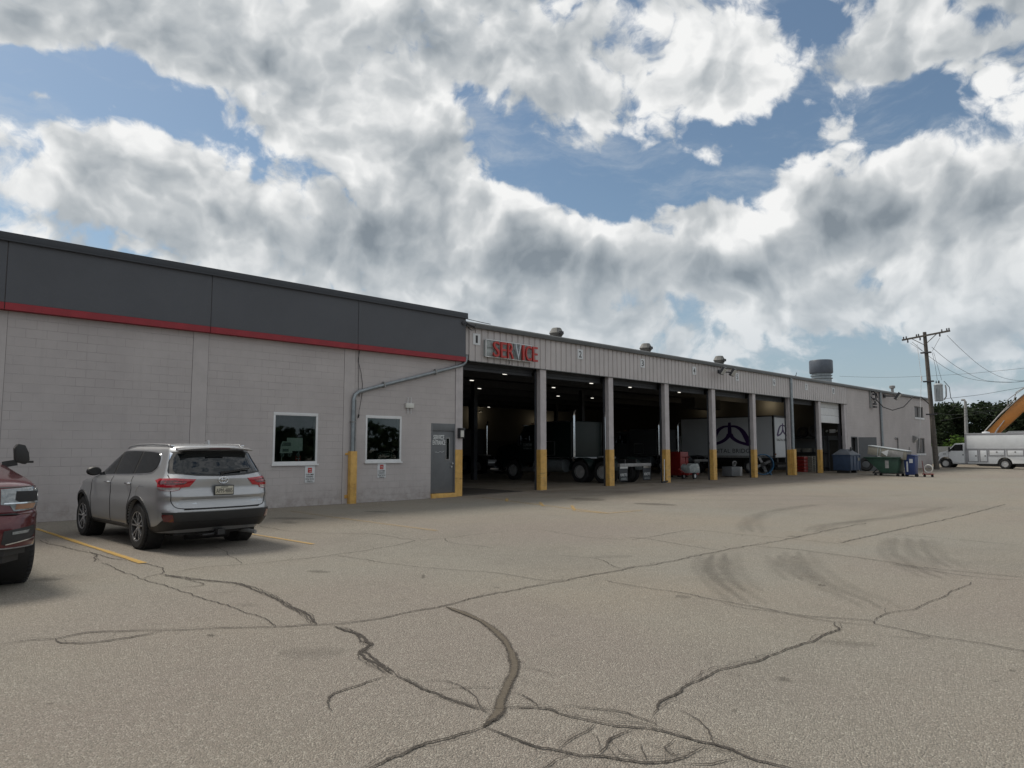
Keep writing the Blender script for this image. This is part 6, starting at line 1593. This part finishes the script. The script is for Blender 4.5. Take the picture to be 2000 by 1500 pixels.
def tyre(loc, r, w_, rz, label, tilt=0, group=None):
    t = thing('loose_tyre', label, 'tyre', loc, rz, group)
    k = MB(); h = w_ / 2
    k.lathe([(r * .52, -h * .8), (r * .56, -h), (r * .90, -h), (r * .98, -h * .75), (r, -h * .4), (r, h * .4), (r * .98, h * .75), (r * .90, h), (r * .56, h), (r * .52, h * .8), (r * .58, h * .6), (r * .88, h * .7), (r * .88, -h * .7), (r * .58, -h * .6)], (0, 0, 0), 'x', 40, closed=True)
    o = k.build('casing', 'rubber', t); o.rotation_euler = (0, R(tilt), 0); o.location = (0, 0, r * math.cos(R(tilt)) + h * abs(math.sin(R(tilt))))
    k = MB()
    for j in range(40):
        a = 2 * PI * j / 40; k.obox((h * (.4 if j % 2 else -.4), math.cos(a) * (r + .004), math.sin(a) * (r + .004)), (h * .7, .035, .016), (a - PI / 2, 0, 0))
    q = k.build('tread', 'rubber', t); q.rotation_euler = o.rotation_euler; q.location = o.location
    return t
tyre((50.35, 20.75, FZ + 2.36), .46, .28, R(20), 'tyre standing on the top shelf of the rack', 8, 'tyres on the rack in bay seven')
tyre((50.45, 21.7, FZ + 2.36), .40, .24, R(5), 'smaller tyre lying back on the top shelf of the rack', 12, 'tyres on the rack in bay seven')
c = thing('red_crate_stack', 'stack of red crates standing on the floor of bay seven', 'crates', (47.6, 20.6, FZ))
for i in range(5): MB().box(-.28, .28, -.3, .3, i * .22, i * .22 + .20).build('crate', 'tool_red', c, bevel=.02)
c = thing('pallet_stack', 'stack of worn pallets beside the red crates in bay seven', 'pallets', (48.6, 20.6, FZ))
for i in range(8):
    k = MB()
    for j in range(5): k.box(-.5, .5, -.5 + j * .22, -.38 + j * .22, i * .14 + .10, i * .14 + .12)
    for x in (-.48, -.05, .38): k.box(x, x + .1, -.5, .5, i * .14, i * .14 + .10)
    k.build('pallet', 'cardboard', c)
c = thing('oil_drum', 'dark blue drum with a white label in bay seven', 'drum', (49.2, 20.35, FZ))
MB().lathe([(.29, 0), (.29, .02), (.28, .03), (.28, .30), (.295, .32), (.28, .34), (.28, .60), (.295, .62), (.28, .64), (.28, .86), (.29, .88), (.27, .885), (.001, .88)], (0, 0, 0), 'z', 28).build('barrel', 'dumpster_blue', c)
k = MB().box(-.283, -.27, -.12, .08, .45, .66); k.build('label', 'white_sign', c)
c = thing('broom', 'pale squeegee leaning on the pillar between bays three and four', 'broom', (28.45, 18.9, 0))
MB().bar((28.40, 18.72, .12), (28.56, 18.80, 1.15), .03, .03).build('handle', 'white_frame', c, True); MB().bar((28.15, 18.68, .10), (28.62, 18.68, .14), .05, .08).build('head', 'black_plastic', c, True)

# ------------------------------------------------------------------ outside the far wing
c = thing('dumpster', 'dark blue dumpster with a sloping grey lid outside bay eight', 'dumpster', (47.0, 17.25, gz(47, 17.2)))
MB().prism([(.05, .18), (0, 1.10), (1.65, 1.10), (1.60, .18)], 0, 1.08, 'y').build('bin', 'dumpster_blue', c, bevel=.015)
for x in (.0, .55, 1.1, 1.63): MB().box(x - .02, x + .04, -.03, 0, .2, 1.1).build('rib', 'dumpster_blue', c)
MB().box(-.04, 1.69, -.05, 1.12, 1.10, 1.16).build('rim', 'dumpster_blue', c, bevel=.01)
MB().add([(-.03, -.04, 1.165), (1.68, -.04, 1.165), (1.68, 1.10, 1.165), (-.03, 1.10, 1.165), (.45, .40, 1.52), (1.20, .40, 1.52), (1.20, .75, 1.52), (.45, .75, 1.52)], [(0, 3, 2, 1), (4, 5, 6, 7), (0, 1, 5, 4), (1, 2, 6, 5), (2, 3, 7, 6), (3, 0, 4, 7)]).build('lid', 'lid_grey', c, bevel=.02)
MB().tube([(.5, .1, 1.45), (.7, .2, 1.60), (1.0, .25, 1.62), (1.15, .35, 1.55)], .05, 8).build('lid_handle', 'black_plastic', c)
MB().box(1.25, 1.50, -.036, -.031, .78, .98).build('sticker', 'yellow_marking' if False else 'cardboard', c)
for x in (.15, 1.2): MB().box(x, x + .2, .1, .9, .02, .18).build('skid', 'black_plastic', c)
tyre((52.0, 18.05, gz(52, 18)), .46, .30, R(20), 'big worn tyre leaning beside the blue dumpster, left of two', 10, 'big tyres by the open steel door')
tyre((53.9, 18.0, gz(54, 18)), .45, .30, R(28), 'big worn tyre right of its twin and behind the green hopper', 14, 'big tyres by the open steel door')
c = thing('tipping_hopper', 'dented green tipping hopper on casters in front of the far wing', 'hopper', (45.9, 14.1, 0))
sd_ = [(1.88, 1.12), (.0, 1.10), (.12, .24), (.98, .24)]
k = MB()
for x in (0, 1.15): k.prism(sd_, x, x + .03, 'x')
for (a, b_) in zip(sd_[1:], sd_[2:] + sd_[:1]): k.bar((.59, a[0], a[1]), (.59, b_[0], b_[1]), 1.18, .03, up=(0, 0, 1)) if abs(a[0] - b_[0]) > .2 else k.bar((.59, a[0], a[1]), (.59, b_[0], b_[1]), 1.18, .03, up=(0, 1, 0))
k.build('bucket', 'hopper_green', c, bevel=.006)
MB().box(-.03, 1.21, -.03, 1.92, 1.09, 1.15).build('rim', 'hopper_green', c, bevel=.01) if False else None
for (a, b_) in (((-.03, -.03), (-.03, 1.92)), ((1.21, -.03), (1.21, 1.92)), ((-.03, -.03), (1.21, -.03)), ((-.03, 1.92), (1.21, 1.92))): MB().bar((a[0], a[1], 1.12), (b_[0], b_[1], 1.12), .06, .07).build('rim', 'hopper_green', c, bevel=.008)
MB().box(-.012, -.002, .55, .75, .50, .95).build('label', 'galv_dull', c)
MB().box(.05, 1.13, .0, 1.5, .17, .235).bar((.1, 1.5, .2), (.1, 1.15, .5), .05, .05).bar((1.08, 1.5, .2), (1.08, 1.15, .5), .05, .05).build('base', 'black_plastic', c)
for x in (.12, 1.05):
    for y in (.12, 1.35): MB().cyl((x - .03, y, .085), (x + .03, y, .085), .085, n=14).build('caster', 'rubber', c)
c = thing('scrap_cabinet', 'pale discarded metal cabinet lying tilted on top of the green hopper', 'cabinet', (46.1, 14.2, 1.2))
M_ = Matrix.Translation((.5, .62, .20)) @ Matrix.Rotation(R(9), 4, 'X')
def ob_(sz, ce, name, m, par): 
    k = MB().obox(ce, sz); k.v = [tuple(M_ @ Vector(p)) for p in k.v]; return k.build(name, m, par, bevel=.01)
cs = ob_((.9, 2.15, .50), (0, 0, 0), 'case', 'cardboard', c); ob_((.94, 2.19, .05), (0, 0, .275), 'top', 'transformer_grey', c)
ob_((.012, .05, .5), (-.456, .35, 0), 'divider', 'sign_grey', c); ob_((.012, .05, .5), (-.456, .5, 0), 'divider', 'sign_grey', c)
ob_((.012, .9, .40), (-.456, -.45, 0), 'panel', 'galv_dull', c)
k = MB().add([(-.462, -.05, -.2), (-.462, .32, .0), (-.462, -.1, .2), (-.470, -.05, -.2), (-.470, .32, .0), (-.470, -.1, .2)], [(0, 1, 2), (5, 4, 3), (0, 3, 4, 1), (1, 4, 5, 2), (2, 5, 3, 0)]); k.v = [tuple(M_ @ Vector(p)) for p in k.v]; k.build('torn_paper', 'white_sign', c)
c = thing('blue_cart', 'blue wheeled waste cart right of the green hopper', 'cart', (46.3, 13.35, 0))
MB().prism([(.05, .12), (-.02, 1.20), (.62, 1.26), (.55, .12)], 0, .62, 'x').build('bin', 'bin_blue', c, bevel=.03)
MB().prism([(-.05, 1.21), (-.05, 1.26), (.66, 1.34), (.66, 1.28)], -.03, .66, 'x').build('lid', 'bin_blue', c, bevel=.01)
MB().box(-.012, -.001, .12, .30, .82, 1.05).build('label', 'white_sign', c); MB().box(-.012, -.001, .38, .46, .3, .9).build('stripe', 'white_sign', c)
for y in (-.02, .50): MB().cyl((.1, y, .1), (.16, y, .1), .10, n=16).build('wheel', 'rubber', c)
c = thing('hose_reel', 'pale hose reel on a small trolley right of the blue cart', 'hose reel', (47.0, 12.85, 0))
MB().tube([(0, .22 * math.cos(t), .48 + .22 * math.sin(t)) for t in [i * PI / 12 for i in range(25)]], .035, 8).build('hose', 'lens_white', c); MB().box(-.15, .15, -.25, .3, .14, .2).bar((0, .25, .2), (0, .32, .95), .03, .03).build('trolley', 'tool_red', c)
for y in (-.18, .22): MB().cyl((-.03, y, .07), (.03, y, .07), .07, n=12).build('caster', 'rubber', c)

# ------------------------------------------------------------------ utility pole, wires, street light
WIRES = [
 [(63.0, 15.43, 10.46), (72.4, 16.6, 10.29), (81.8, 17.11, 9.58), (91.2, 17.26, 9.25), (100.6, 17.06, 9.6), (110.0, 15.49, 10.64)],
 [(63.0, 16.54, 9.65), (70.83, 17.45, 9.4), (78.67, 18.14, 9.17), (86.5, 18.15, 8.77), (94.33, 17.88, 9.06), (102.17, 17.33, 9.6), (110.0, 15.49, 10.64)],
 [(63.0, 17.91, 10.2), (70.83, 18.64, 9.65), (78.67, 19.0, 9.09), (86.5, 19.06, 8.89), (94.33, 17.88, 9.0), (102.17, 17.33, 9.66), (110.0, 15.48, 10.7)],
 [(63.0, 15.95, 5.53), (68.4, 15.88, 5.96), (73.8, 15.55, 6.45), (79.2, 15.05, 7.05), (84.6, 14.38, 7.67), (90.0, 13.12, 8.45)],
 [(66.0, 16.73, 5.34), (80.67, 18.78, 5.64), (95.33, 19.71, 5.58), (110.0, 20.01, 5.25)],
 [(110.0, 24.44, 6.93), (106.67, 21.46, 7.0), (103.33, 17.66, 7.19), (100.0, 14.68, 7.36)],
 [(80.0, 21.04, 5.25), (84.0, 20.51, 5.16), (88.0, 19.57, 5.49), (92.0, 17.58, 6.0), (96.0, 16.44, 6.28), (100.0, 14.72, 6.67)],
 [(125.0, 47.01, 14.01), (124.0, 40.18, 13.27), (123.0, 33.91, 12.91), (122.0, 26.84, 12.78), (121.0, 20.43, 12.94), (120.0, 16.81, 13.06)],
 [(82.0, 21.14, 4.5), (86.5, 20.18, 5.02), (91.0, 18.33, 5.71), (95.5, 16.37, 5.92), (100.0, 14.75, 6.15)],
]

po = thing('utility_pole', 'leaning wooden utility pole with crossarm and grey transformer', 'utility pole', (63, 16.64, 0))
k = MB(); base = Vector((63, 16.64, -.2)); top = Vector((63, 17.0, 10.9))
k.tube([base + (top - base) * t for t in [i / 12 for i in range(13)]], [.20 - .07 * i / 12 for i in range(13)], 16); k.build('pole', 'weathered_wood', po, True)
arm = MB().bar((62.86, 18.62, 10.42), (62.86, 15.18, 10.78), .11, .13).bar((62.86, 17.0, 9.85), (62.86, 17.9, 10.45), .04, .05).bar((62.86, 17.0, 9.85), (62.86, 16.1, 10.65), .04, .05).build('crossarm', 'weathered_wood', po, True)
for y in (18.5, 18.3, 17.55, 17.4, 15.75, 15.4, 15.25):
    z = 10.42 + (18.62 - y) * .105 + .07
    MB().lathe([(.03, z), (.06, z + .03), (.04, z + .08), (.06, z + .11), (.035, z + .17), (.001, z + .18)], (62.86, y, 0), 'z', 10).build('insulator', 'sign_dark', arm, True)
for y in (18.2, 17.3, 15.9): MB().lathe([(.05, -.25), (.06, -.1), (.03, 0)], (62.86, y, 10.42 + (18.62 - y) * .105 - .05), 'z', 10).build('fuse_cutout', 'sign_dark', arm, True)
for z in (9.25, 6.95, 4.35):
    yy = 16.64 + .36 * (z / 10.9); MB().box(62.8, 63.1, yy - .35, yy + .38, z - .05, z + .05).build('bracket', 'sign_dark', po, True)
tf = MB().lathe([(.26, 5.35), (.30, 5.40), (.30, 6.55), (.32, 6.58), (.32, 6.64), (.22, 6.74), (.001, 6.76)], (62.95, 16.22, 0), 'z', 24).build('transformer', 'transformer_grey', po, True)
for (dx, dy) in ((-.12, .1), (-.12, -.1), (.1, 0)): MB().lathe([(.05, 6.7), (.03, 6.78), (.05, 6.84), (.03, 6.92), (.02, 6.98)], (62.95 + dx, 16.22 + dy, 0), 'z', 10).build('bushing', 'sign_dark', tf, True)
for a in range(5): MB().box(62.95 - .36, 62.95 - .30, 16.22 - .2 + a * .1 - .01, 16.22 - .2 + a * .1 + .01, 5.5, 6.4).build('cooling_fin', 'transformer_grey', tf, True)
MB().tube([(62.9, 15.72, 6.6), (62.9, 15.68, 6.3), (62.9, 15.70, 5.7), (62.9, 15.85, 5.45)], .05, 8).build('conduit', 'galv_dull', po, True)
MB().tube([(62.9, 15.8, 6.9), (62.9, 15.45, 6.4), (62.9, 15.4, 5.6), (62.9, 15.15, 5.1), (62.9, 15.3, 4.7), (62.9, 15.6, 4.5)], .025, 6).tube([(62.9, 16.5, 9.2), (62.9, 16.35, 8.2), (62.9, 16.25, 7.0)], .012, 5).tube([(62.9, 16.4, 9.2), (62.9, 16.2, 8.2), (62.9, 15.95, 7.0)], .012, 5).tube([(62.8, 15.9, 10.3), (62.9, 16.5, 9.3)], .012, 5).tube([(62.8, 18.0, 10.1), (62.9, 17.2, 9.4)], .012, 5).build('drop_wires', 'cable', po, True)
sc = MB().tube([(55.95, 18.55, 5.30), (57.0, 18.4, 4.75), (58.4, 18.2, 4.55), (60.0, 17.9, 4.85), (61.3, 17.6, 5.65), (62.2, 17.25, 5.70), (62.9, 16.95, 5.2)], .035, 8)
setp(sc.build('service_cable', 'cable'), 'thick black cable sagging from the far wing to the utility pole', 'cable')
s = thing('service_entrance', 'tangle of black insulated connectors on the far wing wall', 'connector', (55.8, 18.7, 5.3))
MB().tube([(55.4, 18.72, 5.75), (55.5, 18.5, 5.85), (55.75, 18.45, 5.6), (55.9, 18.5, 5.3)], .05, 8).tube([(55.3, 18.7, 5.5), (55.45, 18.5, 5.2), (55.7, 18.5, 4.9), (55.9, 18.5, 5.2)], .03, 6).tube([(55.6, 18.7, 5.9), (55.75, 18.4, 5.7), (56.1, 18.45, 5.4)], .03, 6).build('leads', 'cable', s, True)
for z in (5.62, 5.28, 4.92, 4.70): MB().box(55.45, 55.95, 18.45, 18.6, z - .06, z + .06).build('clamp', 'sign_dark', s, True, bevel=.02)
MB().box(55.2, 55.4, 18.66, 18.745, 4.6, 5.95).build('backing', 'galv_dull', s, True)
gw = MB().tube([(62.2, 17.35, 9.9), (62.3, 17.2, 7.3), (62.4, 17.6, 2.0), (62.5, 17.85, .0)], .016, 6); gw.tube([(62.3, 17.2, 7.35), (62.3, 17.19, 6.95)], .06, 8)
setp(gw.build('guy_wire', 'white_frame'), 'pale guy wire running down from the pole to the ground', 'wire')
LW = ['thin wire from the right tip of the crossarm', 'thin wire from the middle of the utility pole', 'thin wire from the left end of the crossarm', 'wire leaving the transformer level to the right', 'low wire dropping away right of the pole', 'high far wire above the tree line', 'dark wire crossing in front of the tree tops', 'faint pale wire far behind the garage roof', 'dark wire just under the tree tops']
for i, pts in enumerate(WIRES):
    q = []
    P = [Vector(p) for p in pts]
    for j in range(len(P) - 1):
        p0, p1, p2, p3 = P[max(j - 1, 0)], P[j], P[j + 1], P[min(j + 2, len(P) - 1)]
        for e in range(5):
            t = e / 5; q.append(0.5 * ((2 * p1) + (p2 - p0) * t + (2 * p0 - 5 * p1 + 4 * p2 - p3) * t * t + (3 * p1 - p0 - 3 * p2 + p3) * t ** 3))
    q.append(P[-1])
    setp(MB().tube(q, .016 if i != 7 else .02, 5).build('overhead_wire', 'cable'), LW[i], 'wire', 'overhead wires')
lp = thing('street_light', 'bare pale light pole rising behind the white utility truck', 'street light', (95, 21.8, 0))
MB().tube([(95, 21.95, 0), (95, 21.8, 7.1)], [.24, .15], 12).build('pole', 'galv_dull', lp, True)
MB().tube([(95, 21.8, 7.05), (95, 21.9, 7.3), (95, 22.2, 7.3)], .12, 8).build('lamp_head', 'galv_dull', lp, True)
fe = thing('fence', 'grey board fence behind the utility pole and the white truck', 'fence', (85, 24, 0))
for i in range(12): MB().box(84.95, 85.0, 18.0 + i * 1.5, 19.47 + i * 1.5, .05, 1.92).build('fence_panel', 'fence_grey', fe, True)
for i in range(13): MB().box(84.9, 85.05, 17.95 + i * 1.5, 18.03 + i * 1.5, 0, 2.0).build('fence_post', 'trim_metal', fe, True)
hs = thing('distant_building', 'low grey roofed building showing over the white truck', 'building', (114, 10, 0))
MB().box(111, 118, -2, 21, 0, 3.4).build('wall', 'plain_paint', hs, True)
rfh = MB().prism([(110.4, 3.4), (114.5, 4.05), (118.6, 3.4)], -2.5, 21.5, 'y').build('roof', 'trim_metal', hs, True)
for y in (18, 14.5, 11): MB().lathe([(.25, 3.9), (.3, 4.35), (.15, 4.5), (.001, 4.5)], (113.5, y, 0), 'z', 12).build('roof_vent', 'galv_dull', rfh, True)
for y in (17, 12, 7, 2): MB().box(110.97, 111.0, y, y + 1.4, 1.2, 2.3).build('window', 'car_glass', hs, True)
grs = MB().add([(86, -60, .02), (400, -60, .02), (400, 120, .02), (86, 120, .02)], [(0, 1, 2, 3)])
mat('grass', (0.055, 0.085, 0.025), .9, var=.3, vscale=1.0, fine=.3, fscale=20)
setp(grs.build('grass', 'grass'), 'rough grass under the far trees', None, None, 'structure')

# ------------------------------------------------------------------ trees
def leaf_mat(name, c0, c1):
    m = bpy.data.materials.new(name); m.use_nodes = True; m.node_tree.nodes.clear()
    N = NT(m.node_tree); pos = N.new('ShaderNodeNewGeometry')
    rnd = pos.outputs['Random Per Island']
    c = N.mix(rnd, c0, c1); c = N.mix(N.ramp(N.noise(pos.outputs['Position'], .5, 3, .5), .35, .65), c, tuple(x * .6 for x in c0))
    d_ = N.new('ShaderNodeBsdfDiffuse', {'Color': c}).outputs[0]; t_ = N.new('ShaderNodeBsdfTranslucent', {'Color': c}).outputs[0]
    N.l.new(N.new('ShaderNodeMixShader', {0: .25, 1: d_, 2: t_}).outputs[0], N.new('ShaderNodeOutputMaterial').inputs[0]); MATS[name] = m
leaf_mat('leaf_dark', (0.032, 0.046, 0.027), (0.058, 0.078, 0.042)); leaf_mat('leaf_light', (0.07, 0.13, 0.03), (0.13, 0.20, 0.05))
mat('bark', (0.06, 0.05, 0.04), .9, var=.3, vscale=3)
def tree_mesh(seed, h, r, n, leaf, low=.12, ls=.38):
    rnd = random.Random(seed); tr = MB(); cr_ = MB()
    tr.tube([(0, 0, -.1), (.1, .05, h * .3), (.05, -.1, h * .6), (0, 0, h * .85)], [.28, .22, .14, .05], 8)
    cl = []
    for i in range(26):
        a = rnd.uniform(0, 2 * PI); q = rnd.uniform(.15, 1) ** .6; z = rnd.uniform(low, .93)
        rr = r * q * math.sqrt(max(.05, 1 - ((z - .5) / .58) ** 2))
        c_ = (rr * math.cos(a), rr * math.sin(a), z * h); cl.append((c_, rnd.uniform(.20, .42) * r))
        if i % 3 == 0: tr.tube([(0, 0, max(.2 * h, c_[2] - rr * .8)), (c_[0] * .5, c_[1] * .5, c_[2] - .15 * rr), c_], [.09, .06, .02], 5)
    cl.append(((0, 0, h * .92), r * .3))
    for i in range(n):
        c_, q = cl[rnd.randrange(len(cl))]
        v = Vector((rnd.gauss(0, 1), rnd.gauss(0, 1), rnd.gauss(0, .8))); v.normalize(); v *= q * rnd.uniform(.55, 1.12)
        p = Vector(c_) + v; s_ = ls * rnd.uniform(.5, 1.1)
        a = Vector((rnd.gauss(0, 1), rnd.gauss(0, 1), rnd.gauss(0, .6))).normalized() * s_; b_ = a.cross(Vector((rnd.gauss(0, 1), rnd.gauss(0, 1), rnd.gauss(0, 1)))).normalized() * s_ * .6
        if p.z < .15: continue
        cr_.add([p - a, p + b_ * .8, p + a, p - b_ * .8], [(0, 1, 2, 3)])
    return tr, cr_
protos = []
for i in range(3):
    tr, cr_ = tree_mesh(20 + i, 8.6, 4.0, 3400, 'leaf_dark')
    t = thing('broad_tree', 'x', 'tree', (0, 0, 0), 0, 'dark trees along the far edge of the lot')
    tr.build('trunk', 'bark', t); cr_.build('crown', 'leaf_dark', t, flat=True); protos.append(t)
spots = [(133, 37, 1.0), (128, 31.5, .93), (134, 28, 1.02), (127, 24.5, .95), (134, 21, 1.0), (129, 17.5, .84), (136, 13, .92), (128, 44, 1.0), (133, 9, .88), (129, 4, .95), (134, -2, .9), (130, -9, 1.0), (136, 33, 1.05), (150, 26, 1.12), (152, 16, 1.05), (148, 40, 1.1)]
TL = ['nearest the building corner, left of the utility pole', 'just right of the utility pole', 'left of the bare light pole', 'behind the bare light pole', 'between light pole and orange boom', 'left of the orange boom foot, lower than the rest',
      'under the orange boom', 'hidden left end of the row behind the wing', 'behind the roof vents of the low building', 'right of the low building front', 'outside the right edge', 'far right end of the row', 'second row by the utility pole', 'tall one in the second row right of the light pole', 'second row behind the boom', 'second row behind the wing']
used = [False] * 3
for i, (x, y, s_) in enumerate(spots):
    p = protos[i % 3]
    if not used[i % 3]: t = p; used[i % 3] = True
    else:
        t = p.copy(); scene.collection.objects.link(t)
        for c_ in list(p.children):
            q = c_.copy(); scene.collection.objects.link(q); q.parent = t
    t.location = (x, y, 0); t.rotation_euler = (0, 0, i * 1.7); t.scale = (s_ * 1.02, s_ * 1.02, s_)
    t['label'] = 'dark leafy tree, ' + TL[i]
for i, (x, y, h_) in enumerate(((88, 20.8, 2.9), (89, 22.3, 2.5), (87.5, 23.8, 2.1))):
    tr, cr_ = tree_mesh(60 + i, h_, 1.3, 700, 'leaf_light', .05, .22)
    t = thing('bush', ['pale green bush behind the cab of the white truck', 'lower pale green bush left of the tallest one behind the fence', 'small bush close to the utility pole behind the fence'][i], 'bush', (x, y, 0), 0, 'pale green bushes behind the grey fence')
    tr.build('stem', 'bark', t); cr_.build('foliage', 'leaf_light', t, flat=True)
# the far side of the street behind the viewer: it only shows as a reflection in the windows
rnd = random.Random(5); k = MB()
hump = [(rnd.uniform(-40, 70), rnd.uniform(-56, -42), rnd.uniform(2.5, 5.5)) for _ in range(70)]
for i in range(9000):
    hx_, hy_, hh = hump[rnd.randrange(70)]
    v = Vector((rnd.gauss(0, 1), rnd.gauss(0, 1), rnd.gauss(0, 1))).normalized() * rnd.uniform(.6, 1.05)
    p = Vector((hx_ + v.x * 3.0, hy_ + v.y * 3.0, max(.1, hh * .5 + v.z * hh * .5)))
    a = Vector((rnd.gauss(0, 1), rnd.gauss(0, 1), rnd.gauss(0, .6))).normalized() * .6; b_ = a.cross(Vector((rnd.gauss(0, 1), rnd.gauss(0, 1), rnd.gauss(0, 1)))).normalized() * .4
    k.add([p - a, p + b_, p + a, p - b_], [(0, 1, 2, 3)])
setp(k.build('hedgerow', 'leaf_dark', flat=True), 'dark leafy hedgerow across the street', 'hedge', None, 'stuff')
